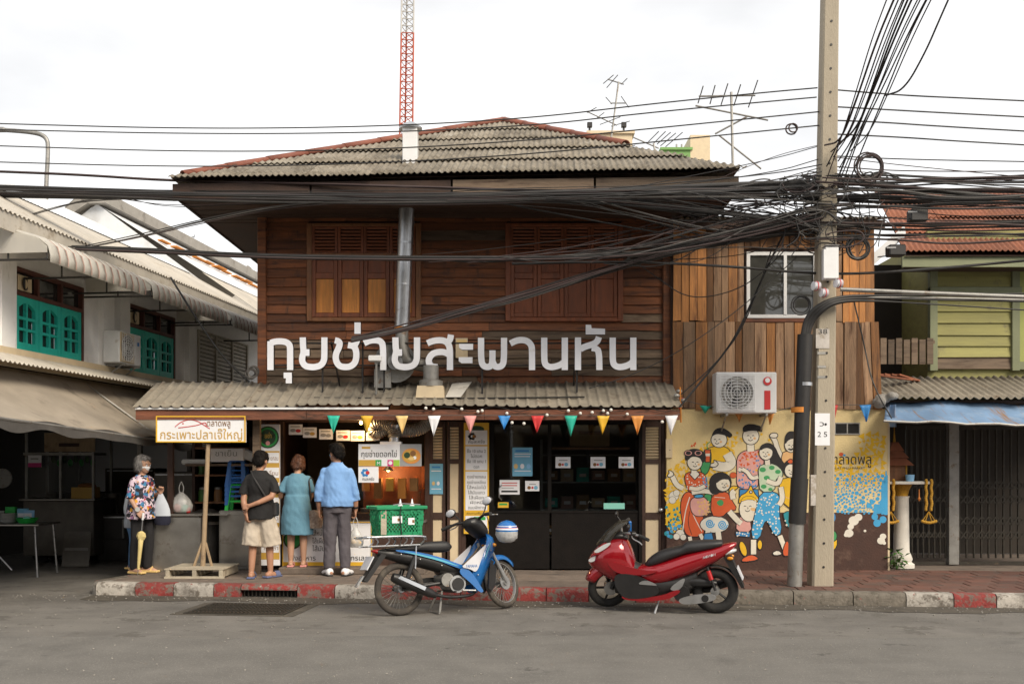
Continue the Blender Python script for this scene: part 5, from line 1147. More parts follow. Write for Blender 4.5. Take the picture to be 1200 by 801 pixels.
# pink round bag
P = Paint(mA, .016); P.poly('m_pink', [(138, 470), (150, 430), (215, 425), (238, 465), (235, 505), (205, 528), (155, 522)]).dots('m_peach', 22, (180, 450, 232, 515), 5, 8, rm).poly('m_sky', [(160, 420), (205, 415), (210, 432), (165, 436)], 1).done('painted_bag')
# girl in red shirt
P = Paint(mA, .018)
P.ell('m_white', 262, 565, 72, 42).line([(240 + 22 * (1 - t / 26) * math.cos(t * .6), 560 + 22 * (1 - t / 26) * math.sin(t * .6)) for t in range(26)], 6, 'm_sky', 0).line([(302 + 24 * (1 - t / 26) * math.cos(t * .6), 566 + 24 * (1 - t / 26) * math.sin(t * .6)) for t in range(26)], 6, 'm_sky', 0)
P.limb('m_skin', [(280, 600), (285, 640)], 26).limb('m_skin', [(230, 598), (225, 640)], 24).poly('m_blue', [(212, 610), (250, 605), (258, 640), (208, 640)], 0)
P.poly('m_orange', [(248, 408), (325, 400), (345, 440), (378, 492), (330, 500), (300, 530), (242, 522)], 1).poly('m_green', [(272, 452), (295, 440), (310, 455), (300, 475), (278, 470)], 1, 0).line([(262, 430), (315, 434)], 3, 'm_white')
P.limb('m_skin', [(262, 408), (205, 398), (150, 408)], 22).limb('m_skin', [(335, 500), (375, 545), (395, 560)], 26)
P.ell('m_black', 292, 358, 56, 52, 0).ell('m_black', 265, 385, 30, 34, 0).ell('m_skin', 305, 366, 36, 36).poly('m_black', [(262, 370), (268, 330), (300, 318), (340, 336), (330, 345), (300, 340)], 2, 0).face(310, 368, 30)
P.poly('m_yellow', [(330, 395), (350, 372), (385, 380), (360, 398), (345, 420)], 1).limb('m_skin', [(355, 440), (348, 410), (362, 400)], 26).done(label='painted girl in a red shirt with spiral shorts')
# crowned toddler
P = Paint(mA, .022)
P.poly('m_pink', [(372, 525), (438, 535), (448, 605), (368, 605)], 1).poly('m_blue', [(366, 600), (440, 603), (436, 628), (368, 622)], 0).dots('m_white', 8, (372, 604, 432, 622), 3, 5, rm)
P.poly('m_yellow', [(380, 470), (385, 425), (425, 405), (442, 365), (455, 405), (485, 440), (480, 475), (440, 440)], 1).ell('m_skin', 432, 490, 48, 62).poly('m_yellow', [(385, 455), (410, 425), (455, 425), (482, 460), (440, 438)], 1, 2).face(425, 480, 40).ell('m_peach', 458, 492, 10, line=0).ell('m_white', 442, 405, 7).done(label='painted small child with a yellow crown')
# man waving and woman behind the conduit
P = Paint(mA, .026)
P.limb('m_skin', [(600, 240), (575, 200), (562, 150), (545, 128)], 22).poly('m_skin', [(530, 130), (545, 112), (575, 115), (575, 135), (550, 140)], 2)
P.poly('m_peach', [(590, 215), (625, 200), (680, 215), (690, 300), (600, 300)], 1).ell('m_skin', 640, 172, 32, 38).poly('m_black', [(606, 150), (618, 110), (650, 102), (685, 120), (682, 150), (650, 140), (625, 150), (612, 172)], 2, 0).face(640, 178, 30).line([(625, 192), (640, 200), (655, 190)], 5)
P.ell('m_black', 640, 290, 42, 46, 0).ell('m_skin', 638, 300, 30, 34).face(640, 302, 28).poly('m_orange', [(618, 255), (640, 238), (655, 258), (635, 268)], 1)
P.poly('m_yellow', [(580, 345), (640, 330), (700, 345), (700, 500), (610, 480), (585, 400)], 1).line([(600, 420), (630, 440), (660, 420)], 4, 'm_peach').limb('m_skin', [(590, 380), (600, 440), (580, 470)], 24).poly('m_teal', [(600, 500), (680, 500), (690, 580), (630, 590), (605, 540)], 1).dots('m_white', 8, (610, 510, 680, 575), 4, 7, rm).done(label='painted waving man and woman half hidden by the conduit')
# woman in dotted jeans, largest in front
P = Paint(mA, .032)
P.poly('m_black', [(478, 215), (490, 175), (525, 158), (560, 175), (585, 235), (625, 285), (615, 305), (585, 295), (540, 260), (500, 250)], 2, 0)
P.limb('m_skin', [(455, 640), (455, 712)], 26).limb('m_skin', [(585, 620), (612, 690)], 24).poly('m_orange', [(395, 735), (440, 712), (470, 722), (482, 740), (400, 752)], 1).poly('m_orange', [(598, 690), (618, 640), (632, 660), (632, 720), (602, 722)], 1).poly('m_white', [(545, 705), (575, 690), (600, 712), (560, 720)], 1)
P.poly('m_sky', [(490, 402), (565, 402), (592, 440), (580, 500), (598, 605), (560, 628), (522, 545), (505, 560), (486, 640), (438, 632), (462, 500)], 1).dots('m_white', 70, (448, 415, 590, 630), 3.2, 5.2, rm, lambda x, y: (x > 452 + max(0, 470 - y) * .3) and (x < 582) and not (495 < x < 530 and y > 560) and not (x > 500 and y > 540 and x < 500 + (y - 500) * .45) and not (x < 530 and x > 480 and y > 600) and (y < 520 or x < 500 or x > 520))
P.poly('m_lgreen', [(478, 280), (510, 265), (560, 265), (600, 300), (598, 335), (562, 340), (560, 405), (486, 405), (480, 340)], 1)
for x, y, r in ((500, 295, 16), (545, 285, 14), (575, 305, 14), (520, 335, 15), (552, 360, 13), (505, 378, 14), (538, 392, 11)): P.ell('m_green', x, y, r, r * .75, 0)
P.limb('m_skin', [(478, 330), (445, 340), (425, 305), (398, 292)], 18).limb('m_skin', [(590, 330), (575, 370), (520, 350)], 22)
P.limb('m_skin', [(522, 245), (525, 272)], 24).ell('m_skin', 516, 210, 34, 38).poly('m_black', [(482, 205), (490, 172), (528, 160), (562, 190), (556, 220), (545, 195), (515, 185)], 2, 0).face(513, 214, 32).done(label='painted woman in green top and blue dotted jeans')
P = Paint(mA, .034); P.ell('m_yellow', 404, 685, 16, 38, rot=-.3).ell('m_yellow', 486, 665, 12, 24).done('painted_fruit')
# right end: yellow triangles, blue dots, lettering, white blobs
P = Paint(mBf, .0005)
P.tris('m_yellow', 190, (690, 175, 1005, 395), 15, rm, lambda x, y: (y > 330 - (x - 690) * .35 or x > 900) and not (300 < y < 318 and 770 < x < 950 and rm.random() < .5))
P.dots('m_sky', 330, (690, 345, 1018, 515), 2.5, 9, rm, lambda x, y: y > 430 - (x - 690) * .2 - rm.random() * 60)
P.poly('m_sky', [(1000, 345), (1020, 325), (1022, 520), (1000, 500), (990, 420)], 1, 0)
for x, y, r in ((980, 495, 21), (1005, 470, 20), (965, 528, 14), (975, 555, 16), (1000, 540, 15), (1012, 505, 16), (940, 480, 11), (915, 465, 9), (860, 498, 9), (955, 465, 10)): P.ell('m_sky', x, y, r, line=0)
for x, y, r in ((895, 530, 17), (875, 545, 22), (862, 570, 14), (855, 598, 19), (843, 605, 10), (1000, 612, 14), (992, 630, 17), (1005, 640, 8), (923, 588, 6)): P.ell('m_white', x, y, r, r * .9, 0)
P.done('painted_background')
P = Paint(mBf, .004)
T_ = lambda a, b, d: P.T(a, b) - Vector((0, d, 0))
def mtext(s, x, y, w_, h):
    tris, w0 = text_geo(s)
    for i, (pts, tr) in enumerate(tris): P.m.add([P.T(x + p[0] * w_ / w0, y - p[1] * h) - Vector((0, .0004 * (i % 3), 0)) for p in pts], tr, MI['m_black'])
mtext('ตลาดพลู', 778, 304, 172, 58); mtext('TALAT PHLU MARKET', 778, 325, 145, 13); P.ell('m_orange', 822, 262, 10, 8, 0).ell('m_sky', 835, 266, 6, 5, 0).done('painted_lettering')
P = Paint(mBf, .004); P.poly('m_yellow', [(770, 590), (795, 590), (808, 640), (795, 670), (770, 672)], 1).ell('m_green', 790, 610, 14, 22).ell('m_blue', 782, 530, 16, 22, 0).done('painted_fruit')
# ================================================================ UTILITY POLE, CONDUIT, WIRES, MAST, ANTENNAS
PB = Vector((fx(961, 12.0), 12.0, SW)); PT = Vector((fx(973, 12.0), 12.0, fz(-60, 12.0)))
PO = thing('utility_pole', PB, 'tall square concrete utility pole with white plate on the pavement', 'utility pole')
def psec(t_): c = PB.lerp(PT, t_); s = .125 - .04 * t_; return c, s
rings = []
for t_ in (0, .25, .5, .75, 1):
    c, s = psec(t_); e = s * .82; rings.append([c + Vector(q) for q in ((-e, -s, 0), (e, -s, 0), (s, -e, 0), (s, e, 0), (e, s, 0), (-e, s, 0), (-s, e, 0), (-s, -e, 0))])
MB().loft(rings).build('shaft', 'pole_concrete', PO, 20, world=True)
for k in range(26):
    t_ = .03 + k * .037; c, s = psec(t_); m_ = MB().lathe([(.014, 0), (.014, .006), (.001, .006)], 8, c + Vector((0, -s - .001, 0)), rot3(R(90))); m_.build('bolt_hole', 'black_metal', PO, world=True)
def plate(x0, y0, x1, y1, mname, name, d=.0): 
    Yp = 12 - .125 + .012 - d; return MB().b2(W(x0, y1, Yp), W(x1, y0, Yp - .004)).build(name, mname, PO, world=True)
plate(955, 484, 972.5, 521.5, 'p_white', 'number_plate')
m_ = MB(); Yt = 12 - .125 + .012 - .006
for s, x, y, w_, h in (('ว', 960, 499, 5.5, 8.5), ('2', 957.8, 511.5, 4.4, 8.6), ('5', 965, 511.5, 4.4, 8.6)):
    tris, w0 = text_geo(s)
    for i, (pts, tr) in enumerate(tris): m_.add([W(x + p[0] * w_ / w0, y - p[1] * h, Yt) - Vector((0, .0004 * i, 0)) for p in pts], tr)
m_.build('lettering', 'p_black', PO, 0, world=True, fix=False)
pm('poster_rest', (.50, .46, .42), .8, var=.2, scale=9, bump=.1, dirt=[((.33, .28, .22), .5, 9, .12)])
plate(956, 385, 972, 408, 'poster_rest', 'torn_sticker'); plate(950, 556, 972, 592, 'poster_rest', 'torn_sticker')
m_ = MB()
for s, x, y, w_, h in (('38', 958.5, 391, 11, 8),):
    tris, w0 = text_geo(s)
    for i, (pts, tr) in enumerate(tris): m_.add([W(x + p[0] * w_ / w0, y - p[1] * h, Yt) - Vector((0, .0004 * i, 0)) for p in pts], tr)
m_.build('lettering', 'p_black', PO, 0, world=True, fix=False)
for y0 in (412, 428, 440, 640): plate(958, y0, 968, y0 + 3, 'galv_old', 'step_slot')
MBX = thing('meter_box', W(972, 329, 11.75), 'white metal equipment box strapped to the concrete pole', 'box')
MB().b2(W(962.5, 329, 11.86), W(983, 289, 11.70), .008).build('casing', 'white_metal', MBX, world=True); MB().b2(W(965, 326, 11.699), W(980.5, 292, 11.692), .003).build('door', 'white_metal', MBX, world=True); MB().b2(W(961.5, 291, 11.87), W(984, 287, 11.68)).build('lid', 'white_metal', MBX, world=True)
for k, (x, y) in enumerate(((957, 335), (983, 332), (966, 343))):
    o = thing('insulator', W(x, y, 11.72), ('left', 'right', 'lower')[k] + ' orange-red ceramic insulator below the white pole box', 'insulator'); MB().lathe([(.02, -.05), (.05, -.045), (.025, -.02), (.055, -.01), (.025, .015), (.05, .03), (.02, .05)], 14, (0, 0, 0), rot3(0, R(90), .3)).build('body', 'p_white', o); MB().lathe([(.053, -.012), (.057, -.006), (.053, 0)], 14, (0, 0, 0), rot3(0, R(90), .3)).build('band', 'p_red', o)
AR = thing('steel_pipe', W(990, 341, 11.7), 'long pale steel pipe reaching right from the pole', 'pipe')
MB().tube([W(985, 339, 11.6), W(1080, 343, 11.45), W(1230, 349, 11.2)], .024, 10).build('pipe', 'galv_old', AR, world=True); MB().tube([W(985, 348, 11.9), W(1100, 349, 11.75), W(1230, 352, 11.55)], .012, 8).build('stay', 'galv_old', AR, world=True)
CO = thing('cable_conduit', (fx(930, 11.95), 11.95, SW), 'grey steel conduit with thick black sleeve curving up beside the pole', 'conduit')
MB().tube([W(931, 686, 11.9), W(934, 600, 11.9)], .085, 16).build('steel_pipe', 'galv_old', CO, world=True)
MB().tube([W(934, 613, 11.9), W(937, 560, 11.9)], .1, 16).build('sleeve', 'black_metal', CO, world=True)
MB().tube([W(937, 562, 11.9), W(943.5, 392, 11.9)], .088, 16).build('sleeve', 'black_metal', CO, world=True)
MB().tube([W(936.5, 480, 11.9) + Vector((0, 0, -.03)), W(936.5, 480, 11.9) + Vector((0, 0, .03))], .092, 16).build('rust_band', 'rust_orange', CO, world=True); MB().tube([W(942.5, 452, 11.9), W(942.6, 448, 11.9)], .094, 16).build('clamp', 'galv', CO, world=True)
for k in range(3): MB().tube(chaikin([W(941 + 2.5 * k, 394, 11.9), W(945 + 3 * k, 372 + 2 * k, 11.88), W(962 + 2 * k, 356 + 2 * k, 11.78), W(985, 347.5 + 2.5 * k, 11.8), W(1020, 346 + 3 * k, 11.8), W(1090, 346 + 5 * k, 11.75), W(1230, 343 + 11 * k, 11.6)], 3), [.032 - .024 * min(1, max(0, i - 18) / 22) for i in range(56)], 8).build('cable', 'cable', CO, 60, world=True)
# ---- wires --------------------------------------------------------------
def WY(px): k = (px - 600) / 1200; return (12 + .389) / (1 + .108 * k)
def WW(px, py, dy=0): return W(px, py, WY(px) + dy)
def wire(name, pts, r, mname, label, group, dy=0, sub=3):
    P = chaikin([WW(a, b, dy) for a, b in pts], sub); o = MB().tube(P, r, 6).build(name, mname, None, 60, fix=False)
    return single(o, label, 'wire', group)
ORD = ('topmost', 'second from top', 'third from top', 'lowest'); HW = ' of four thin wires crossing the sky left of the pole'
for iw, pts in enumerate(([(-60, 143), (0, 145), (220, 151), (430, 149), (620, 139), (760, 122), (900, 108), (958, 103)], [(-60, 150), (0, 152), (220, 157), (430, 156), (620, 148), (760, 132), (900, 119), (957, 114)], [(-60, 169), (0, 171), (220, 178), (430, 176), (620, 165), (780, 149), (900, 137), (960, 131)], [(-60, 188), (0, 190), (220, 196), (430, 192), (620, 181), (780, 165), (900, 153), (960, 147)])):
    wire('overhead_wire', pts, .0078, 'cable', ORD[iw] + HW, 'power wires left of the pole')
HR = ' of four thin wires leaving the pole to the right'
for iw, pts in enumerate(([(975, 105), (1060, 112), (1130, 115), (1260, 121)], [(975, 125), (1030, 128), (1100, 132), (1260, 140)], [(975, 141), (1030, 143), (1100, 148), (1260, 157)], [(975, 157), (1060, 161), (1130, 166), (1260, 173)])):
    wire('overhead_wire', pts, .0085, 'cable', ORD[iw] + HR, 'power wires right of the pole')
BT_ = [([(-60, 199), (0, 201), (100, 205), (200, 212), (400, 216), (640, 224), (860, 228), (965, 226)], .017, 'cable_brown', 'brown bundled cable, topmost of the thick cables over the eave'),
       ([(-60, 217), (0, 219), (150, 224), (320, 229), (560, 230), (720, 223), (880, 215), (965, 214)], .030, 'cable', 'upper of two thick black cables sagging across the wooden eave'),
       ([(-60, 228), (0, 229), (200, 232), (420, 236), (600, 233), (760, 226), (965, 219)], .032, 'cable', 'lower of two thick black cables sagging across the wooden eave'),
       ([(-60, 286), (0, 289), (150, 294), (310, 302), (470, 304), (620, 304), (730, 302), (860, 285), (965, 262)], .021, 'cable', 'thick black cable running level across the upstairs shutters'),
       ([(965, 213), (1030, 216), (1100, 224), (1260, 240)], .028, 'cable', 'thickest black cable right of the pole over the red roof'),
       ([(600, 309), (730, 306), (860, 312), (965, 322), (1060, 318), (1260, 300)], .016, 'cable', 'black cable passing in front of the annex window')]
for pts, r, m_, lb in BT_: wire('thick_cable', pts, r, m_, lb, None)
# loose strands around the thick bundles: one mass of cable
rw = random.Random(31); m_ = MB()
def strand(pts, r, jit=3, n=3, dyr=.25):
    dy = rw.uniform(-dyr, dyr); mi_ = rw.choice((0, 0, 0, 1, 2)); m_.tube(chaikin([WW(a + rw.uniform(-jit, jit) * .5, b + rw.uniform(-jit, jit), dy) for a, b in pts], n), r, 5, m=mi_)  # paler strands mix real cable tones with lit highlights put into colour
for k in range(20):
    o_ = rw.uniform(-9, 8); strand([(-60, 222 + o_ * .5), (120, 226 + o_ * .6), (320, 231 + o_), (520, 234 + o_), (700, 229 + o_ * 1.2), (860, 224 + o_), (965, 222 + o_)], rw.uniform(.004, .010), 3)
for k in range(7): o_ = rw.uniform(-3, 3); strand([(-60, 288 + o_), (150, 293 + o_), (310, 302 + o_), (560, 304 + o_), (735, 302 + o_), (860, 280 + o_ * 2), (965, 255 + o_ * 3)], rw.uniform(.006, .012), 1.5)
for k in range(12): o_ = rw.uniform(-6, 6); strand([(640, 232 + o_ * .3), (720, 236 + o_), (800, 244 + o_), (880, 252 + o_), (965, 262 + o_)], rw.uniform(.006, .012), 3)
for k in range(17): y0 = rw.uniform(232, 290); strand([(rw.uniform(560, 760), rw.choice((229, 232, 303, 304))), (860, 235 + (y0 - 235) * .9 + rw.uniform(-6, 18)), (920, y0 + rw.uniform(-8, 8)), (1000, y0 + rw.uniform(-10, 6))], rw.uniform(.005, .011), 4)
for k in range(18): o_ = rw.uniform(-5, 5); strand([(412, 398 + o_ * .4), (470, 386 + o_ * .8), (540, 366 + o_ * .6), (620, 345 + o_), (720, 313 + o_ * .5), (800, 290 + o_), (880, 268 + o_ * 1.4), (960, 248 + o_ * 2)], rw.uniform(.006, .010), 2.2, 3, .15)
for k in range(38): y0 = rw.uniform(206, 285); y1 = 206 + (y0 - 206) * .95 + rw.uniform(-8, 12); strand([(rw.uniform(930, 985), y0), (1040, (y0 + y1) / 2 + rw.uniform(-5, 9)), (1120, (y0 + y1) / 2 + rw.uniform(-5, 9)), (1270, y1)], rw.uniform(.006, .016), 3)
for k in range(10): o_ = rw.uniform(-4, 4); strand([(100, 290 + o_), (170, 276 + o_), (240, 258 + o_), (330, 242 + o_), (420, 236)], .007, 1.5) if k < 4 else strand([(-40, 272 + o_ * 2), (60, 243 + o_), (110, 231), (300, 231)], .006, 2) if k < 7 else strand([(140, 232), (200, 238 + o_ * 1.5), (300, 236 + o_), (420, 240)], .005, 2)
for k in range(26): a = rw.uniform(480, 740); y0 = rw.choice((227, 230, 234, 303, 305)); strand([(a, y0), (a + 90, y0 + rw.uniform(-14, 14)), (880, 245 + rw.uniform(-20, 40)), (960 + rw.uniform(-10, 30), 235 + rw.uniform(-20, 45))], rw.uniform(.0035, .007), 5, 3, .3)
for k in range(16): y0 = rw.uniform(170, 225); strand([(rw.uniform(700, 880), 226 + rw.uniform(-6, 6)), (900, y0 + 15), (962, y0)], rw.uniform(.004, .008), 4, 3, .2)
for k in range(14): y0 = rw.uniform(180, 230); strand([(978, y0), (1060, y0 + rw.uniform(4, 14)), (1260, y0 + rw.uniform(2, 30))], rw.uniform(.004, .008), 3, 3, .2)
# mess on the pole
for k in range(60):
    cx, cy = rw.gauss(975, 28), rw.uniform(205, 292); pts = []; a0 = rw.random() * 6; R_ = rw.uniform(6, 24)
    for q in range(rw.randint(4, 8)): pts.append((cx + R_ * math.cos(a0 + q * .8) * rw.uniform(.6, 1.6), cy + R_ * .5 * math.sin(a0 + q * .8)))
    strand(pts, rw.uniform(.005, .010), 3, 3, .35)
for k in range(34): x = rw.uniform(915, 1040); y = rw.uniform(200, 270); strand([(x, y), (x + rw.uniform(-14, 14), y + rw.uniform(10, 40)), (x + rw.uniform(-25, 25), y + rw.uniform(20, 70))], .006, 3, 3, .3)
for k in range(7): strand([(985 + rw.uniform(-4, 4), 262), (960, 240), (900 + rw.uniform(-20, 20), 262), (815 + rw.uniform(-20, 20), 285 + rw.uniform(-6, 6)), (735, 302)], .008, 4)
tag(m_.build('cable_tangle', ['cable', 'cable_grey', 'cable_brown'], None, 60, fix=False), 'dense mass of black cables tangled round the pole and over the eaves', 'cables', kind='stuff')
# coils
def coil(cx, cy, r, n, mname, label, Y=11.75):
    o = thing('cable_coil', W(cx, cy + r, Y), label, 'cable')
    for k in range(n):
        rr = r * rw.uniform(.8, 1.08); ox, oy = rw.uniform(-2, 2), rw.uniform(-2, 2); MB().tube([W(cx + ox + rr * math.cos(i * .262), cy + oy + rr * math.sin(i * .262) * rw.uniform(.97, 1.03), Y + .02 * k) for i in range(25)], .009, 5).build('loop', mname, o, 60, world=True, fix=False)
coil(1006, 291, 14, 6, 'cable', 'round coil of black cable hanging right of the pole box'); coil(929, 150, 6, 2, 'cable_brown', 'small wire coil left of the pole near the top wires')
coil(1018, 196, 15, 5, 'cable_brown', 'reddish-brown cable loop right of the pole above the tangle'); coil(295, 437, 6, 7, 'cable_grey', 'bundle of coiled grey cable at the corner of the wooden wall', 13.5); coil(937, 356, 11, 2, 'cable', 'loose wire ring in front of the annex window', 11.9)
# riser bundle going up right from the pole
RB = 'black cable in the bundle climbing steeply from pole to upper right'
for k in range(13):
    x1 = 1040 + k * 4.4 + rw.uniform(-3, 3); s = rw.uniform(-8, 8); xs_ = 966 + k * 2.4 + rw.uniform(-5, 5)
    P = chaikin([W(xs_, 205 + rw.uniform(-40, 20), 11.85), W(xs_ + (x1 - xs_) * .2 + 3, 160 + s, 11.6), W(xs_ + (x1 - xs_) * .45 + 3, 108 + s * .5, 11.0), W(xs_ + (x1 - xs_) * .75, 48, 10.3), W(x1, 0, 9.8), W(x1 + (x1 - xs_) * .25, -45, 9.2)], 3)
    o = MB().tube(P, rw.choice((.007, .008, .011)), 5).build('riser_cable', rw.choice(('cable', 'cable', 'cable_brown')), None, 60, fix=False); single(o, RB, 'wire', 'cables climbing from the pole')
o = MB().tube(chaikin([W(1038, 112, 11), W(1060, 105, 10.8), W(1085, 60, 10.4), W(1100, 25, 10.2), W(1120, -20, 10)], 3), .01, 5).build('riser_cable', 'cable', None, 60, fix=False); single(o, 'single thin black wire hooking up alone toward the upper right', 'wire')
# drop wires
for pts, r, lb, Yd in (([(796, 477), (840, 425), (862, 395), (885, 345), (905, 300), (925, 262)], .014, 'thicker black drop cable from awning corner up to the pole', 12.9), ([(798, 462), (835, 430), (868, 390), (890, 335), (905, 290)], .008, 'thin black drop wire beside the thicker awning-corner cable', 12.9), ([(735, 300), (770, 325), (805, 350), (850, 345), (890, 325), (950, 260)], .007, 'thin slack wire looping over the honey planks', 12.6), ([(690, 455), (740, 440), (800, 410), (870, 360), (935, 300)], .006, 'thin straight wire rising from awning to the pole', 12.5), ([(1000, 350), (1012, 400), (1022, 450), (1045, 490)], .009, 'thin wire hanging down the annex corner', 12.8), ([(200, 325), (228, 370), (262, 420), (292, 447)], .014, 'black cables drooping from lane rooftop to wall corner', 14.5)):
    o = MB().tube(chaikin([W(a, b, Yd - .6 * i / len(pts)) for i, (a, b) in enumerate(pts)], 3), r, 6).build('drop_wire', 'cable', None, 60, fix=False); single(o, lb, 'wire')
# splice boxes
for k, (a, b, lb) in enumerate((((1062, 244), (1088, 262), 'flat black splice box hanging in the cable tangle'), ((1037, 286), (1062, 302), 'black junction box beside the green house roof'))):
    o = thing('splice_box', W((a[0] + b[0]) / 2, b[1], 11.8), lb, 'box'); MB().b2(W(a[0], b[1], 11.85), W(b[0], a[1], 11.7), .012).build('casing', 'black_metal', o, world=True); MB().b2(W(a[0] + 2, a[1] + 5, 11.697), W(a[0] + 13, a[1] + 3, 11.694)).build('label_strip', 'p_grey', o, world=True)
# pale gutter sheet glimpsed between annex and green house
o = MB().prism([W(1020, 300, 14.6), W(1060, 264, 14.6), W(1062, 276, 14.6), W(1022, 312, 14.6)], (0, .03, 0)).build('roof_flashing', 'white_metal', None, 0); single(o, 'white slanted roof flashing between the annex and green house', 'flashing')
# ---- lattice mast
YM = 40.0; MA = thing('lattice_mast', W(477, 150, YM), 'red and white lattice radio mast behind the hipped roof', 'mast')
def mc(y, s): x = 476.5 - (150 - y) * .0 + (150 - y) * .012; w_ = 8 - (150 - y) * .004; return {0: W(x - w_, y, YM), 1: W(x + w_ * .9, y, YM), 2: W(x - w_ * .2, y, YM + .45)}[s]
pm('mast_red', (.42, .07, .025), .6, var=.2, bump=0); pm('mast_white', (.50, .48, .45), .6, var=.2, bump=0)
ys = [260 - k * 8.2 for k in range(40)]
for k in range(39):
    y0, y1 = ys[k], ys[k + 1]; red = 44 < y0 or y0 < -45; m_ = MB()
    for s in range(3): m_.tube([mc(y0, s), mc(y1, s)], .035, 5); m_.tube([mc(y1, s), mc(y1, (s + 1) % 3)], .02, 4); m_.tube([mc(y0, s), mc(y1, (s + 1) % 3)], .016, 4)
    m_.build('mast_section', 'mast_red' if red else 'mast_white', MA, world=True)
# ---- TV antennas
def bar(o, a, b, r=.008, name='element', m_='cable_grey'): MB().tube([a, b], r, 5).build(name, m_, o, world=True)
def antenna(label, Y, mast, booms, els):
    o = thing('tv_antenna', W(mast[0][0], mast[0][1], Y), label, 'antenna'); bar(o, W(*mast[0], Y), W(*mast[1], Y), .02, 'mast', 'galv_old')
    for a, b in booms: bar(o, W(*a, Y), W(*b, Y), .014, 'boom', 'galv_old')
    for a, b in els: bar(o, W(*a, Y - .15), W(*b, Y + .15), .009)
antenna('TV antenna with five upright rods right of the roof end', 15, ((859, 200), (857, 108)), [((819, 113), (885, 112)), ((838, 157), (877, 136)), ((815, 124), (900, 141)), ((843, 159), (892, 198))], [((824, 101), (818, 121)), ((838, 100), (832, 122)), ((853, 98), (845, 123)), ((868, 99), (860, 124)), ((888, 94), (877, 126))])
antenna('tall double TV antenna on mast left of the cream rooftop', 22, ((716, 165), (725, 96)), [((712, 93), (731, 99)), ((715, 121), (734, 121)), ((688, 131), (723, 147))], [((719, 88), (707, 98)), ((724, 88), (711, 103)), ((735, 92), (728, 99)), ((710, 114), (717, 122)), ((728, 113), (737, 126)), ((699, 126), (688, 132)), ((708, 132), (700, 138)), ((727, 137), (703, 146)), ((738, 142), (716, 148))])
antenna('low spread TV antenna lying above the roof hip', 20, ((768, 180), (766, 168)), [((742, 161), (772, 174))], [((772, 154), (760, 166)), ((780, 154), (766, 168)), ((786, 155), (770, 169)), ((792, 156), (774, 171)), ((800, 155), (780, 172))])
antenna('small TV antenna behind the white lane roof', 30, ((221, 295), (221, 278)), [((211, 282), (228, 277))], [((213, 280), (211, 284)), ((220, 277), (218, 282)), ((228, 275), (227, 280))])
# ---- rooftop blocks far behind
def far(name, label, x0, y0, x1, y1, Y, mname, dep=6):
    o = thing(name, W((x0 + x1) / 2, 400, Y), label, 'building'); a, b = W(x0, y1, Y), W(x1, y0, Y); MB().b2((a.x, Y, 0), (b.x, Y + dep, b.z)).build('wall', mname, o, world=True)
    MB().b2((a.x - .1, Y - .1, b.z), (b.x + .1, Y + dep, b.z + .12)).build('parapet', mname, o, world=True)
    return o
o = far('rooftop_building', 'cream rooftop block behind the right hip of the roof', 690, 157, 741, 180, 45, 'cream_panel')
for x in (691, 731): MB().tube([W(x, 157, 45), W(x, 148, 45)], .05, 5).build('lamp_post', 'black_metal', o, world=True); MB().box(W(x, 146.5, 45), (.22, .2, .2)).build('lamp_head', 'black_metal', o, world=True)
pm('far_green', (.17, .33, .10), .7, var=.1, bump=.05)
o = far('rooftop_building', 'green rooftop block behind the right hip of the roof', 776, 176, 809, 200, 50, 'far_green'); MB().b2(W(809, 195, 50), W(819, 180, 53)).build('stair_block', 'cream_panel', o, world=True)
for x in (793, 799): MB().tube([W(x, 176, 50), W(x, 169, 50)], .05, 5).build('roof_rail', 'galv_old', o, world=True)
# ---- old tiled house beyond the white building
o = thing('tiled_house', W(270, 500, 34), 'grey tiled roof house far along the side lane', 'building')
a, b, c, d = W(243, 312, 33), W(308, 345, 33), W(308, 395, 31), W(200, 330, 31)
MB().prism([W(235, 308, 36), W(330, 352, 36), W(330, 410, 33), W(170, 340, 33)], (0, .1, -.15)).build('roof', 'concrete', o, 0, world=True); MB().b2(W(230, 480, 35), W(330, 345, 40)).build('wall', 'plaster_white', o, world=True); MB().b2(W(289, 335, 38), W(295, 314, 38.5)).build('chimney', 'concrete', o, world=True)
# ---- street lamp on the left
o = thing('street_lamp', W(52, 545, 32), 'slender grey street lamp with curved arm behind the white roof', 'street lamp')
MB().tube(chaikin([W(53, 600, 32), W(53, 230, 32), W(57, 172, 32), W(54, 160, 32), W(40, 155, 32), W(0, 152, 32)], 3), .07, 8).build('post', 'galv_old', o, 60, world=True); MB().box(W(-6, 152, 32), (.7, .25, .12), None, .04).build('lamp_head', 'galv_old', o, world=True)
# ================================================================ MOTORBIKES
pm('bike_blue', (.012, .13, .40), .22, var=.08, bump=0, coat=.6, dirt=[((.10, .14, .2), .66, 9, .12)])
pm('bike_cyan', (.10, .42, .55), .3, var=.08, bump=0, coat=.4)
pm('bike_red', (.30, .006, .012), .16, metal=.25, var=.06, bump=0, coat=.9)
pm('bike_black', (.016, .015, .015), .42, var=.25, bump=.04, bscale=90, dirt=[((.07, .06, .05), .66, 9, .12)])
pm('bike_silver', (.42, .42, .42), .35, metal=.7, var=.15, bump=.05, dirt=[((.2, .17, .14), .58, 10, .12)])
pm('bike_white', (.60, .60, .63), .35, var=.06, bump=0)
pm('seat_vinyl', (.022, .021, .022), .5, var=.2, bump=.15, bscale=140)
pm('chrome', (.6, .6, .6), .12, metal=1, var=.05, bump=0)
pm('lamp_clear', (.55, .56, .56), .08, var=.1, bump=0, coat=.8)
pm('lamp_red', (.45, .01, .01), .12, var=.05, bump=0, coat=.6)
pm('lamp_amber', (.65, .25, .01), .15, var=.05, bump=0)
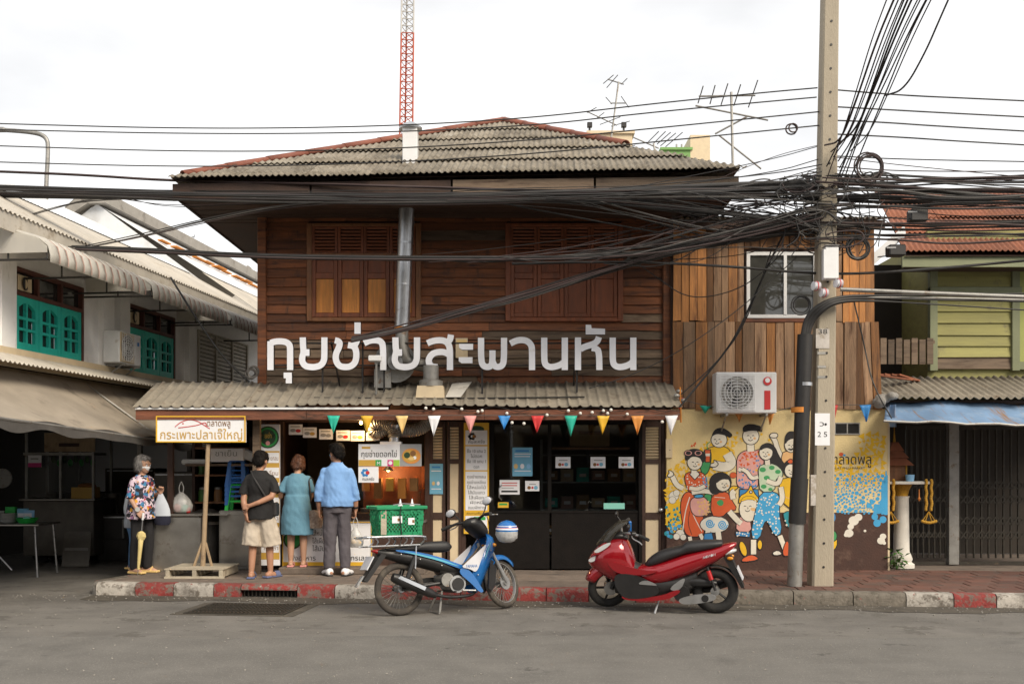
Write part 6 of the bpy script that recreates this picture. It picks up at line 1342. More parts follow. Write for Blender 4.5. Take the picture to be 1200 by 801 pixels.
pm('screen_tint', (.05, .045, .035), .1, var=.1, bump=0, alpha=.75)
def sect(x, z0, z1, w_, n=16, p=2.6, y0=0):   # superellipse cross-section at station x
    cz, h = (z0 + z1) / 2, (z1 - z0) / 2; out = []
    for i in range(n):
        a = 2 * math.pi * i / n; c, s = math.cos(a), math.sin(a)
        out.append(Vector((x, y0 + w_ * math.copysign(abs(c) ** (2 / p), c), cz + h * math.copysign(abs(s) ** (2 / p), s))))
    return out
def hull(secs, n=18, p=2.6):
    S = chaikin(secs, 2); return MB().loft([sect(*s, n=n, p=p) for s in S])
def side_plate(poly, y, th, sm=2):   # closed side-view outline at lateral y
    P = chaikin(poly, sm, True) if sm else poly; return MB().prism([Vector((x, y, z)) for x, z in P], (0, th, 0))
def make_wheel(parent, S, c, r, tr, rimr, spokes, spoke_m, name, tyre='rubber', disc=None):
    o = None; m_ = MB(); n = 40; k = 10; rings = []
    for i in range(n):
        a = 2 * math.pi * i / n; d = Vector((math.cos(a), 0, math.sin(a)))
        rings.append([S(c + d * (r - tr + tr * math.cos(2 * math.pi * j / k)) + Vector((0, tr * .95 * math.sin(2 * math.pi * j / k), 0))) for j in range(k)])
    m_.loft(rings, False, closed=True); wh = m_.build(name, tyre, parent, 60)
    m_ = MB(); rings = []
    for i in range(n):
        a = 2 * math.pi * i / n; d = Vector((math.cos(a), 0, math.sin(a))); rings.append([S(c + d * (rimr + q) + Vector((0, yy, 0))) for q, yy in ((.02, -tr * .8), (-.010, -tr * .6), (-.016, 0), (-.010, tr * .6), (.02, tr * .8), (.02, 0))])
    m_.loft(rings, False, closed=True); m_.build('rim', 'bike_silver' if spokes > 12 else 'bike_black', wh, 60)
    m_ = MB()
    for i in range(spokes):
        a = 2 * math.pi * i / spokes; a2 = a + (.35 if i % 2 else -.35) * (1 if spokes > 12 else .2); 
        p0 = c + Vector((.035 * math.cos(a2), (.03 if i % 4 < 2 else -.03), .035 * math.sin(a2))); p1 = c + Vector(((rimr - .005) * math.cos(a), 0, (rimr - .005) * math.sin(a)))
        m_.tube([S(p0), S(p1)], .0026 if spokes > 12 else .014, 4)
    s_ = m_.build('spokes', spoke_m, wh); s_['kind'] = 'stuff'
    MB().tube([S(c + Vector((0, -.07, 0))), S(c + Vector((0, .07, 0)))], .04 if spokes > 12 else .05, 14).build('hub', 'bike_silver', wh)
    if disc: MB().tube([S(c + Vector((0, disc - .002, 0))), S(c + Vector((0, disc + .002, 0)))], .085, 24).build('brake_disc', 'bike_silver', wh)
    return wh
I_ = lambda p: Vector(p)
# ---------------- blue underbone
a, b = Vector((fx(469, 10.57), 10.57, 0)), Vector((fx(592, 11.14), 11.14, 0)); hd = math.atan2(b.y - a.y, b.x - a.x)
BB = thing('motorcycle', a, 'blue and black motorcycle with wire rack parked nearest the green crate', 'motorcycle', hd)
BB.rotation_euler = (R(-5), 0, hd); BB.scale = (.955,) * 3; ROOT[BB.name] = Matrix.Translation(a) @ Matrix.Rotation(hd, 4, 'Z') @ Matrix.Rotation(R(-5), 4, 'X') @ Matrix.Scale(.955, 4)
ax = Vector((-math.sin(R(27)), 0, math.cos(R(27)))); hp = Vector((1.0, 0, .8)); Rm = Matrix.Rotation(R(27), 3, ax)
SB = lambda p: hp + Rm @ (Vector(p) - hp)
make_wheel(BB, I_, Vector((0, 0, .288)), .288, .038, .232, 32, 'galv_old', 'rear_wheel', 'rubber_dusty')
make_wheel(BB, SB, Vector((1.24, 0, .285)), .285, .034, .232, 32, 'galv_old', 'front_wheel', 'rubber_dusty', -.05)
m_ = MB()
for s in (-1, 1): m_.tube([SB((1.24, s * .075, .285)), SB((1.12, s * .075, .52))], [.026, .024], 10); m_.tube([SB((1.12, s * .075, .52)), SB((1.02, s * .07, .76))], .017, 8)
m_.build('fork', 'bike_silver', BB)
# front mudguard
m_ = MB(); rings = []
for i in range(15):
    t_ = R(42 + i * 7); d = Vector((math.cos(t_), 0, math.sin(t_))); c = Vector((1.24, 0, .285)); w_ = .055 + .02 * math.sin(math.pi * i / 14)
    rings.append([SB(c + d * (.31 + .02 * (1 - abs(q))) + Vector((0, w_ * q, 0)) - d * (.05 if abs(q) == 1 else 0)) for q in (-1, -.7, 0, .7, 1)])
m_.add([p for r in rings for p in r], [[i * 5 + j, i * 5 + j + 1, (i + 1) * 5 + j + 1, (i + 1) * 5 + j] for i in range(14) for j in range(4)], 0)
o = m_.build('front_mudguard', 'bike_blue', BB, 60); sm = o.modifiers.new('t', 'SOLIDIFY'); sm.thickness = .006
m_ = MB()
for s in (-1, 1): m_.prism([SB((1.02 + q[0], s * .06, q[1])) for q in ((.02, .55), (.12, .50), (.02, .24), (-.06, .18), (-.10, .22), (-.04, .40))], (0, -s * .02, 0))
m_.build('fork_guard', 'bike_black', BB)
# leg shield: curved wide shell in blue with pale inner panel
rings = []
for z, xf, xr, w_ in ((.84, 1.10, 1.04, .06), (.80, 1.135, 1.02, .12), (.72, 1.145, .98, .165), (.62, 1.11, .92, .185), (.52, 1.065, .85, .185), (.42, 1.02, .80, .175), (.32, .975, .80, .15), (.24, .945, .84, .11), (.2, .92, .86, .07)):
    rings.append([Vector((xr, w_, z)), Vector(((xr * .5 + xf * .5), w_ * .93, z)), Vector((xf - .02, w_ * .55, z)), Vector((xf, 0, z)), Vector((xf - .02, -w_ * .55, z)), Vector(((xr * .5 + xf * .5), -w_ * .93, z)), Vector((xr, -w_, z))])
m_ = MB().add([p for r in rings for p in r], [[i * 7 + j, i * 7 + j + 1, (i + 1) * 7 + j + 1, (i + 1) * 7 + j] for i in range(8) for j in range(6)])
o = m_.build('leg_shield', 'bike_blue', BB, 70); sm = o.modifiers.new('t', 'SOLIDIFY'); sm.thickness = .018; sm.offset = 0
for s in (-1, 1):
    side_plate([(.985, .745), (.93, .70), (.70, .525), (.66, .49), (.76, .47), (.84, .42), (.90, .56)], s * .188, s * .012).build('pale_panel', 'bike_white', BB)
    side_plate([(.70, .50), (.80, .42), (.90, .26), (.93, .21), (.88, .20), (.78, .31), (.62, .44)], s * .17, s * .012).build('lower_panel', 'bike_blue', BB)
    side_plate([(1.05, .78), (1.00, .72), (.955, .60), (.945, .56), (.965, .60), (1.015, .71)], s * .197, s * .004).build('stripe', 'bike_cyan', BB)
    m_ = MB(); text_on(m_, 'YAMAHA', lambda a_, b_, d_, s=s: Vector((.80 - s * a_, s * (.203 + d_), b_)), -.09, .485, .045, width=.14); 
    m_.build('lettering', 'bike_blue', BB, 0, fix=False)
hull([(.98, .42, .72, .05), (.9, .40, .62, .08), (.75, .38, .50, .09), (.6, .38, .50, .09), (.45, .42, .58, .10)]).build('centre_spine', 'bike_black', BB, 60)
hull([(.66, .42, .50, .10), (.5, .43, .60, .125), (.3, .49, .67, .125), (.1, .54, .70, .115), (-.1, .60, .72, .09), (-.25, .66, .725, .05)]).build('rear_fairing', 'bike_black', BB, 60)
for s in (-1, 1):
    side_plate([(.74, .50), (.60, .55), (.40, .625), (.15, .685), (-.08, .715), (-.08, .695), (.15, .65), (.40, .58), (.60, .50), (.72, .46)], s * .122, s * .014).build('blue_flash', 'bike_blue', BB)
    side_plate([(.70, .485), (.45, .59), (.15, .665), (-.05, .702), (.15, .65), (.45, .565)], s * .137, s * .003).build('stripe', 'bike_cyan', BB)
hull([(.60, .70, .74, .09), (.56, .66, .79, .12), (.42, .66, .79, .125), (.28, .68, .785, .12), (.05, .69, .75, .115), (-.12, .70, .74, .10), (-.16, .71, .73, .08)], p=3.2).build('seat', 'seat_vinyl', BB, 60)
hull([(-.22, .665, .725, .05), (-.27, .68, .725, .045), (-.30, .695, .72, .03)]).build('tail_light', 'lamp_red', BB, 60)
m_ = MB().prism([(-.16, -.07, .66), (-.22, -.07, .68), (-.42, -.06, .40), (-.38, -.06, .38)], (0, .14, 0)); m_.build('rear_mudguard', 'bike_black', BB)
MB().box((-.36, 0, .58), (.012, .22, .16), rot3(0, R(30))).build('number_plate', 'bike_white', BB); MB().prism([(-.40, -.03, .45), (-.42, -.03, .45), (-.50, -.03, .34), (-.48, -.03, .33)], (0, .06, 0)).build('mud_flap', 'bike_silver', BB)
# engine, exhaust, swing arm, stand
eg = MB(); eg.tube([(.63, -.15, .31), (.63, .14, .31)], .095, 22); e_ = eg.build('engine', 'bike_silver', BB, 40)
MB().tube([(.63, -.165, .31), (.63, -.15, .31)], .07, 20).build('clutch_cover', 'bike_black', e_); MB().tube([(.70, 0, .33), (.86, 0, .36)], [.075, .06], 16).build('cylinder', 'galv_old', e_); MB().tube([(.52, -.13, .36), (.52, .12, .36)], .075, 18).build('crankcase', 'galv_old', e_)
m_ = MB().tube(chaikin([(.86, -.03, .32), (.88, -.08, .20), (.75, -.13, .17), (.5, -.15, .17), (.32, -.155, .22)], 3), .018, 8); ex = m_.build('exhaust', 'bike_black', BB, 60)
MB().tube([(.36, -.16, .20), (.28, -.165, .235), (-.08, -.17, .40), (-.14, -.17, .425)], [.03, .05, .058, .045], 16).build('muffler', 'bike_black', ex, 60)
MB().prism([Vector((x, -.232, z)) for x, z in ((.20, .265), (.22, .30), (-.07, .435), (-.10, .41))], (0, .012, 0)).build('heat_shield', 'chrome', ex)
m_ = MB()
for s in (-1, 1): m_.tube([(0, s * .09, .288), (.48, s * .08, .33)], .02, 8); m_.tube([(.02, s * .115, .32), (.16, s * .11, .66)], .026, 10)
m_.build('swing_arm', 'bike_black', BB); side_plate([(-.05, .27), (.0, .35), (.45, .40), (.50, .36), (.45, .28), (.02, .24)], .1, .03).build('chain_case', 'bike_black', BB)
m_ = MB()
for s in (-1, 1): m_.tube([(.48, s * .05, .24), (.40, s * .15, .012)], .012, 6)
m_.tube([(.40, -.15, .012), (.40, .15, .012)], .012, 6); m_.build('centre_stand', 'galv_old', BB)
MB().tube([(.56, -.24, .23), (.56, .24, .23)], .012, 8).build('footrest', 'bike_black', BB); MB().tube([(.68, -.17, .24), (.82, -.2, .23)], .009, 6).build('brake_pedal', 'bike_silver', BB)
# handlebar cowl, bars, mirrors
cw = MB(); S_ = chaikin([(.80, .93, 1.0, .07), (.86, .89, 1.04, .105), (.95, .83, 1.03, .115), (1.02, .80, .96, .105), (1.07, .82, .92, .07)], 2)
cw.loft([[SB(p) for p in sect(*s, n=18)] for s in S_]); hb = cw.build('handlebar_cowl', 'bike_black', BB, 60)
MB().loft([[SB(p) for p in sect(*s, n=14)] for s in ((1.045, .83, .95, .075), (1.09, .85, .93, .06))]).build('headlight', 'lamp_clear', BB, 60)
MB().add([SB(p) for p in ((.84, -.085, 1.02), (.93, -.1, 1.045), (.93, .1, 1.045), (.84, .085, 1.02))], [[0, 1, 2, 3]]).build('dash_panel', 'bike_white', hb)
for s in (-1, 1):
    g = MB().tube([SB((.92, s * .08, 1.0)), SB((.88, s * .2, 1.02)), SB((.82, s * .30, 1.0))], .016, 8); g.build('handlebar', 'bike_black', BB); MB().tube([SB((.835, s * .26, 1.005)), SB((.79, s * .37, .985))], .021, 10).build('grip', 'rubber', BB)
    MB().tube([SB((.90, s * .18, 1.02)), SB((.95, s * .30, 1.0)), SB((.92, s * .36, .985))], .007, 6).build('brake_lever', 'bike_silver', BB)
    ms = MB().tube([SB(p) for p in chaikin([(.90, s * .17, 1.03), (.92, s * .2, 1.08), (.90, s * .25, 1.14)], 2)], .007, 6).build('mirror_stem', 'bike_black', BB)
    c = SB((.89, s * .28, 1.16)); MB().sphere(c, (.025, .075, .05), 14, 8, rot=Rm).build('mirror', 'bike_black', ms, 60); MB().sphere(c + Rm @ Vector((-.014, 0, 0)), (.015, .066, .042), 14, 8, rot=Rm).build('mirror_glass', 'bike_white', ms, 60)
for s in (-1, 1): MB().sphere((1.10, s * .13, .72), (.03, .03, .022), 10, 6).build('indicator', 'lamp_amber', BB)
for s in (-1, 1): MB().tube(chaikin([SB((.93, s * .2, 1.0)), SB((1.0, s * .16, .95)), SB((1.06, s * .09, .85)), SB((1.05, s * .05, .72))], 2), .005, 5).build('brake_cable', 'black_metal', BB)
for s in (-1, 1):
    for x, z in ((1.03, .66), (.86, .40), (.45, .52), (.2, .60), (-.02, .66)): MB().sphere((x, s * (.135 if x < .8 else .19), z), .008, 6, 4).build('screw', 'bike_silver', BB)
# wire rack
rk = MB(); zr_, zl = .855, .755
for s in (-1, 1):
    rk.tube(chaikin([(.26, s * .17, .81), (.24, s * .2, zr_), (-.40, s * .2, zr_), (-.44, s * .15, zr_)], 2), .011, 6); rk.tube([(.2, s * .14, zl), (-.40, s * .14, zl)], .01, 6)
    for x in (.2, 0, -.2, -.38): rk.tube(chaikin([(x, s * .14, zl), (x + .05, s * .17, .81), (x, s * .2, zr_)], 1), .008, 6)
    rk.tube([(.16, s * .13, zl), (.14, s * .13, .5)], .01, 6)
for i in range(9): x = .24 - i * .08; rk.tube([(x, -.2, zr_ - .01), (x, .2, zr_ - .01)], .006, 5)
for i in range(6): x = .18 - i * .11; rk.tube([(x, -.14, zl), (x, .14, zl)], .006, 5)
rk.build('carrier_rack', 'galv', BB)
# ---------------- green crate on the rack
M4 = ROOT[BB.name]; CRT = thing('plastic_crate', M4 @ Vector((-.01, 0, .868)), 'green perforated plastic crate strapped on the blue motorcycle rack', 'crate', hd)
pm('crate_green', (.012, .24, .10), .45, var=.12, bump=.05, dirt=[((.02, .13, .06), .62, 6, .12)])
L_, D_, Hc = .225, .13, .29; tp = 1.08
def cr(x, y, z): k = 1 + (tp - 1) * z / Hc; return Vector((x * k, y * k, z))
def wallbar(name, pts): MB().prism(*pts).build(name, 'crate_green', CRT, 0)
m_ = MB(); m_.box((0, 0, .008), (2 * L_, 2 * D_, .014)); m_.build('floor', 'crate_green', CRT)
m_ = MB()
for face in range(4):
    n = 26 if face % 2 == 0 else 17; rows = 14
    for i in range(n):
        for j in range(rows):
            u0, u1 = i / n, (i + 1) / n; z0, z1 = Hc * j / rows, Hc * (j + 1) / rows
            solid = i in (0, n - 1) or j in (0, 1, rows - 1, rows - 2) or (i % (n // 2) == 0)
            if not solid and (i + j) % 2 == 0 and 2 < i < n - 3 and 2 <= j < rows - 3: continue
            P = []
            for uu, zz in ((u0, z0), (u1, z0), (u1, z1), (u0, z1)):
                P.append({0: cr(-L_ + 2 * L_ * uu, -D_, zz), 1: cr(L_, -D_ + 2 * D_ * uu, zz), 2: cr(L_ - 2 * L_ * uu, D_, zz), 3: cr(-L_, D_ - 2 * D_ * uu, zz)}[face])
            m_.add(P, [[0, 1, 2, 3]])
o = m_.build('lattice_wall', 'crate_green', CRT, 0); sm = o.modifiers.new('t', 'SOLIDIFY'); sm.thickness = .008
m_ = MB()
for s in (-1, 1): m_.box(cr(0, s * (D_ + .008), Hc), (2 * L_ * tp + .07, .03, .035), None, .006); m_.box(cr(s * (L_ + .008), 0, Hc), (.03, 2 * D_ * tp - .02, .034), None, .006)
m_.build('rim', 'crate_green', CRT)
for x, z, w_, h in ((-.05, .17, .11, .07), (.1, .15, .07, .07)): MB().box(cr(x, -D_ - .006, z) , (w_, .006, h)).build('paper', 'p_white', CRT); MB().box(cr(x + .02, -D_ - .011, z), (w_ * .3, .006, h * .4)).build('printed_mark', 'p_brown', CRT)
MB().box(cr(-L_ + .035, -D_ - .006, .15), (.06, .006, .26)).build('label', 'pallet', CRT)
for x in (.0, .13): MB().lathe([(.012, Hc - .03), (.03, Hc + .01), (.012, Hc + .05), (.004, Hc + .09)], 9, (x, -.1, 0)).build('bag_tip', 'p_white', CRT)
MB().tube(chaikin([(-.02, -.17, Hc + .02), (-.03, -.16, .2), (-.0, -.15, .0), (-.03, -.16, -.1)], 2), .006, 5).build('strap', 'black_metal', CRT)
MB().tube([(.2, -.15, Hc + .03), (.0, -.16, Hc + .045), (-.1, -.15, Hc + .03)], .006, 5).build('hook', 'galv', CRT)
# ---------------- helmet hanging at the handlebar
hc_ = W(594, 622, 10.72); HE = thing('helmet', hc_, 'blue half helmet with white and red stripes hanging at the handlebar', 'helmet')
HE.scale = (.86,) * 3
def dome(r0, r1, z0, z1, mname, name, sx=1.15):
    m_ = MB(); rings = []
    for j in range(9):
        t_ = j / 8; z = z0 + (z1 - z0) * t_; rr = max(math.sqrt(max(1 - (z / .135) ** 2, .0005)), .02) * r0
        rings.append([Vector((rr * sx * math.cos(i * 2 * math.pi / 24), rr * math.sin(i * 2 * math.pi / 24), z)) for i in range(24)])
    m_.loft(rings); m_.build(name, mname, HE, 60)
dome(.118, 0, .0, .134, 'bike_blue', 'shell'); dome(.1205, 0, .02, .04, 'p_white', 'stripe'); dome(.121, 0, .041, .047, 'p_red', 'stripe'); dome(.1205, 0, .062, .068, 'p_white', 'stripe')
pm('clear_plastic', (.55, .55, .55), .15, var=.2, scale=20, bump=.5, bscale=25, alpha=.72)
m_ = MB(); rings = [[Vector((r_ * 1.12 * math.cos(i * .2618) * (1 + .06 * math.sin(i * 3 + z * 60)), r_ * math.sin(i * .2618), z)) for i in range(24)] for z, r_ in ((.0, .119), (-.04, .122), (-.08, .11), (-.12, .085), (-.135, .05))]; m_.loft(rings); m_.build('visor', 'clear_plastic', HE, 50)
MB().tube(chaikin([(.1, .02, -.0), (.13, .05, -.11), (.1, .06, -.13)], 2), .008, 5).build('chin_strap', 'black_metal', HE)

# ---------------- red scooter
a, b = Vector((fx(845, 10.75), 10.75, 0)), Vector((fx(706, 11.07), 11.07, 0)); hd2 = math.atan2(b.y - a.y, b.x - a.x)
RS_ = thing('scooter', a, 'glossy metallic red scooter with dark windscreen parked before the mural', 'scooter', hd2)
a.x -= .06; RS_.location = a; RS_.rotation_euler = (R(-3), 0, hd2); RS_.scale = (.93,) * 3; ROOT[RS_.name] = Matrix.Translation(a) @ Matrix.Rotation(hd2, 4, 'Z') @ Matrix.Rotation(R(-3), 4, 'X') @ Matrix.Scale(.93, 4)
WB = (b - a).length; hp2 = Vector((1.08, 0, .75)); Rm2 = Matrix.Rotation(R(28), 3, ax); SR = lambda p: hp2 + Rm2 @ (Vector(p) - hp2)
make_wheel(RS_, I_, Vector((0, 0, .258)), .258, .058, .17, 5, 'bike_black', 'rear_wheel', 'rubber')
make_wheel(RS_, SR, Vector((WB, 0, .258)), .258, .05, .18, 5, 'bike_black', 'front_wheel', 'rubber', .07)
m_ = MB()
for s in (-1, 1): m_.tube([SR((WB, s * .09, .258)), SR((WB - .17, s * .09, .62))], .024, 10)
m_.build('fork', 'bike_black', RS_)
m_ = MB(); rings = []; c = Vector((WB, 0, .258))
for i in range(13):
    t_ = R(22 + i * 9.5); d = Vector((math.cos(t_), 0, math.sin(t_))); w_ = .075 + .03 * math.sin(math.pi * min(i / 9, 1))
    rings.append([SR(c + d * (.285 + .025 * (1 - abs(q) ** 2)) + Vector((0, w_ * q, 0)) - d * (.07 if abs(q) == 1 else 0)) for q in (-1, -.75, -.4, 0, .4, .75, 1)])
m_.add([p for r in rings for p in r], [[i * 7 + j, i * 7 + j + 1, (i + 1) * 7 + j + 1, (i + 1) * 7 + j] for i in range(12) for j in range(6)])
o = m_.build('front_mudguard', 'bike_red', RS_, 60); sm = o.modifiers.new('t', 'SOLIDIFY'); sm.thickness = .008
hull([(1.44, .535, .60, .035), (1.40, .49, .665, .12), (1.32, .43, .755, .185), (1.22, .37, .83, .215), (1.10, .31, .87, .205), (1.0, .25, .85, .17), (.93, .22, .70, .13), (.90, .22, .58, .11)], p=2.3).build('front_fairing', 'bike_red', RS_, 60)
hull([(.97, .20, .60, .12), (.88, .20, .56, .11), (.80, .22, .53, .12), (.72, .26, .53, .14)], p=2.6).build('tunnel', 'bike_black', RS_, 60)
hull([(.92, .22, .50, .10), (.84, .25, .54, .155), (.7, .29, .56, .19), (.52, .33, .62, .20), (.35, .40, .68, .19), (.18, .48, .725, .17), (.0, .575, .765, .14), (-.14, .67, .80, .10), (-.21, .745, .812, .055), (-.235, .775, .81, .03)], p=2.4).build('rear_fairing', 'bike_red', RS_, 60)
for s in (-1, 1):
    side_plate([(1.22, .60), (1.05, .565), (.90, .52), (.72, .49), (.60, .50), (.72, .45), (.92, .44), (1.10, .46)], s * .19, s * .022).build('side_sweep', 'bike_red', RS_, 50)
    side_plate([(1.12, .44), (.98, .46), (.78, .42), (.60, .30), (.62, .22), (.85, .17), (1.02, .18), (1.10, .30)], s * .20, s * .016).build('foot_panel', 'bike_black', RS_)
    side_plate([(.86, .34), (.76, .40), (.60, .33), (.72, .335)], s * .216, s * .004).build('bright_insert', 'bike_silver', RS_)
    side_plate([(1.05, .20), (.98, .145), (.55, .155), (.36, .26), (.40, .30), (.60, .205), (.95, .19)], s * .19, s * .02).build('lower_trim', 'bike_red', RS_, 50)
    side_plate([(.50, .30), (.36, .41), (.31, .42), (.36, .30), (.44, .27)], s * .19, s * .014).build('rear_insert', 'bike_silver', RS_)
    side_plate([(1.36, .70), (1.20, .80), (1.14, .80), (1.20, .74), (1.31, .675)], s * .165, s * .03).build('upper_lamp', 'lamp_clear', RS_, 50)
    side_plate([(1.425, .60), (1.34, .645), (1.30, .64), (1.34, .585), (1.40, .565)], s * .115, s * .05).build('headlight', 'lamp_clear', RS_, 50)
    side_plate([(1.42, .65), (1.26, .70), (1.16, .69), (1.28, .665)], s * .175, s * .018).build('nose_edge', 'bike_red', RS_, 50)
    m_ = MB(); text_on(m_, 'HONDA', lambda a_, b_, d_, s=s: Vector((.06 + s * a_ * .95, s * (.160 + d_), b_ - s * 0 + (a_ * -.28 * 1))), -.08, .655, .04, width=.15) if s > 0 else None
    if s > 0: m_.build('lettering', 'bike_white', RS_, 0, fix=False)
hull([(1.12, .20, .40, .14), (.95, .16, .42, .17), (.7, .16, .42, .17), (.5, .18, .42, .16), (.34, .2, .45, .13), (.2, .3, .5, .10)]).build('underbody', 'bike_black', RS_, 60)
st = MB(); secs = chaikin([(.78, .50, .56, .07), (.74, .50, .62, .13), (.62, .55, .70, .165), (.46, .62, .745, .165), (.36, .66, .76, .155), (.32, .67, .81, .15), (.18, .70, .825, .145), (.0, .74, .835, .125), (-.08, .765, .83, .09)], 2)
st.loft([sect(*s, n=18, p=3) for s in secs]); st.build('seat', 'seat_vinyl', RS_, 60)
m_ = MB(); rings = []
for i in range(7):
    t_ = i / 6; x = 1.36 - .27 * t_; z = .755 + .28 * t_ + .03 * math.sin(math.pi * t_); w_ = .14 - .03 * t_ + .03 * math.sin(math.pi * t_)
    rings.append([Vector((x - .16 * abs(q) ** 2 * (1 - .2 * t_), w_ * q, z + .0)) for q in (-1, -.6, -.2, .2, .6, 1)])
m_.add([p for r in rings for p in r], [[i * 6 + j, i * 6 + j + 1, (i + 1) * 6 + j + 1, (i + 1) * 6 + j] for i in range(6) for j in range(5)])
o = m_.build('windscreen', 'screen_tint', RS_, 60); sm = o.modifiers.new('t', 'SOLIDIFY'); sm.thickness = .005
hull([(1.22, .78, .83, .08), (1.14, .80, .90, .12), (1.05, .82, .91, .11), (.98, .82, .87, .07)]).build('instrument_pod', 'bike_black', RS_, 60)
for s in (-1, 1):
    MB().tube([SR(p) for p in ((1.05, s * .03, .90), (1.02, s * .16, .945), (.92, s * .27, .94))], .014, 8).build('handlebar', 'bike_silver', RS_); MB().tube([SR((.93, s * .26, .94)), SR((.86, s * .38, .925))], .02, 10).build('grip', 'rubber', RS_)
    MB().tube([SR(p) for p in chaikin([(1.0, s * .2, .93), (1.02, s * .29, .925), (.96, s * .37, .905), (.94, s * .4, .88)], 2)], .007, 6).build('brake_lever', 'bike_silver', RS_)
    MB().box(SR((.98, s * .2, .95)), (.06, .07, .04), Rm2, .01).build('switch_box', 'bike_black', RS_)
    ms = MB().tube([SR((1.0, s * .19, .95)), SR((1.05, s * .22, 1.03))], .007, 6).build('mirror_stem', 'bike_black', RS_); MB().sphere(SR((1.05, s * .24, 1.05)), (.02, .06, .035), 12, 8).build('mirror', 'bike_black', ms, 60)
MB().box(SR((.99, .1, 1.0)), (.03, .03, .13), Rm2, .006).build('phone_holder', 'bike_blue', RS_)
MB().tube([(.36, .13, .24), (.36, .19, .24)], .09, 20).build('engine', 'bike_black', RS_); side_plate([(.40, .16), (.36, .20), (.20, .24), (.02, .245), (-.03, .215), (.0, .18), (.14, .145), (.34, .12)], .15, .05).build('transmission_case', 'bike_silver', RS_, 30)
MB().tube([(.10, .2, .2), (.10, .206, .2)], .04, 16).build('case_cap', 'bike_black', RS_)
hull([(.36, .30, .40, .10), (.28, .29, .43, .12), (.1, .30, .42, .115), (-.02, .32, .38, .08)]).build('air_box', 'bike_black', RS_, 60)
for s in (-1, 1): MB().tube([(-.01, s * .13, .28), (.08, s * .13, .54)], .016, 10).build('shock_absorber', 'bike_black', RS_); MB().tube([(.035, s * .13, .40), (.07, s * .13, .50)], .026, 10).build('spring', 'lamp_red', RS_)
m_ = MB(); rings = []; c = Vector((0, 0, .258))
for i in range(12):
    t_ = R(35 + i * 11); d = Vector((math.cos(t_), 0, math.sin(t_))); rings.append([c + d * (.285 + .015 * (1 - q * q)) + Vector((0, .08 * q, 0)) for q in (-1, -.5, 0, .5, 1)])
m_.add([p for r in rings for p in r], [[i * 5 + j, i * 5 + j + 1, (i + 1) * 5 + j + 1, (i + 1) * 5 + j] for i in range(11) for j in range(4)]); o = m_.build('hugger', 'bike_black', RS_, 60); sm = o.modifiers.new('t', 'SOLIDIFY'); sm.thickness = .006
MB().prism([(-.10, -.09, .64), (-.18, -.09, .66), (-.32, -.08, .32), (-.29, -.08, .31)], (0, .18, 0)).build('rear_mudguard', 'bike_black', RS_); MB().box((-.275, 0, .47), (.012, .2, .15), rot3(0, R(24))).build('number_plate', 'bike_white', RS_)
hull([(-.12, .66, .74, .09), (-.2, .69, .74, .06), (-.235, .71, .735, .03)]).build('tail_light', 'lamp_clear', RS_, 60)
for s in (-1, 1): MB().sphere((-.17, s * .1, .64), (.035, .014, .02), 10, 6).build('indicator', 'lamp_amber', RS_)
MB().tube([(.62, .1, .16), (.66, .2, .01)], .012, 6).build('side_stand', 'bike_silver', RS_)
MB().tube([(.45, -.17, .2), (.1, -.2, .25), (-.15, -.2, .33)], [.03, .055, .05], 14).build('exhaust', 'bike_black', RS_, 60)
# ================================================================ PEOPLE
def remesh(mb, voxel, disp=0, freq=9, stretch=(1, 1, .5), seed=0, smooth=2):
    me = mb.mesh('tmp', ['skin'], 0); o = bpy.data.objects.new('tmp', me); col.objects.link(o)
    md = o.modifiers.new('r', 'REMESH'); md.mode = 'VOXEL'; md.voxel_size = voxel; md.use_smooth_shade = True
    ms = o.modifiers.new('s', 'SMOOTH'); ms.factor = .5; ms.iterations = smooth
    dg = bpy.context.evaluated_depsgraph_get(); out = bpy.data.meshes.new_from_object(o.evaluated_get(dg))
    bpy.data.objects.remove(o); bpy.data.meshes.remove(me)
    if disp:
        n = len(out.vertices); co = np.empty(n * 3); out.vertices.foreach_get('co', co); co = co.reshape(-1, 3); no = np.empty(n * 3); out.vertices.foreach_get('normal', no); no = no.reshape(-1, 3)
        d = np.array([noise.noise((p[0] * freq * stretch[0] + seed, p[1] * freq * stretch[1], p[2] * freq * stretch[2])) + .5 * noise.noise((p[0] * freq * 2.3 + p[2] * freq * 1.2 + seed, p[1] * freq * 2, p[2] * freq * 1.4)) for p in co])
        co += no * (d * disp)[:, None]; out.vertices.foreach_set('co', co.ravel())
    out.polygons.foreach_set('use_smooth', [True] * len(out.polygons)); out.update(); return out
def link(me, name, mname, parent):
    me.name = name; me.materials.clear(); me.materials.append(MAT[mname]); o = bpy.data.objects.new(name, me); col.objects.link(o); o.parent = parent; return o
pm('skin', (.40, .205, .125), .5, var=.08, scale=8, bump=.05, bscale=120); pm('skin_pale', (.47, .27, .18), .5, var=.08, scale=8, bump=.05)
pm('hair_black', (.008, .006, .005), .75, spec=.2, var=.4, scale=40, bump=.5, bscale=60, grain=(1, 1, .3)); pm('hair_grey', (.20, .19, .185), .6, var=.45, scale=40, bump=.6, bscale=60, grain=(1, 1, .3)); pm('hair_brown', (.10, .038, .018), .5, var=.45, scale=30, bump=.5, bscale=60)
pm('tee_black', (.012, .011, .011), .85, var=.2, bump=.2, bscale=60); pm('shorts_beige', (.50, .43, .345), .85, var=.12, scale=6, bump=.2, bscale=50, dirt=[((.36, .30, .235), .6, 7, .15)]); pm('dress_blue', (.115, .26, .36), .85, var=.1, bump=.2, bscale=60); pm('shirt_blue', (.19, .36, .66), .8, var=.08, bump=.15, bscale=60)
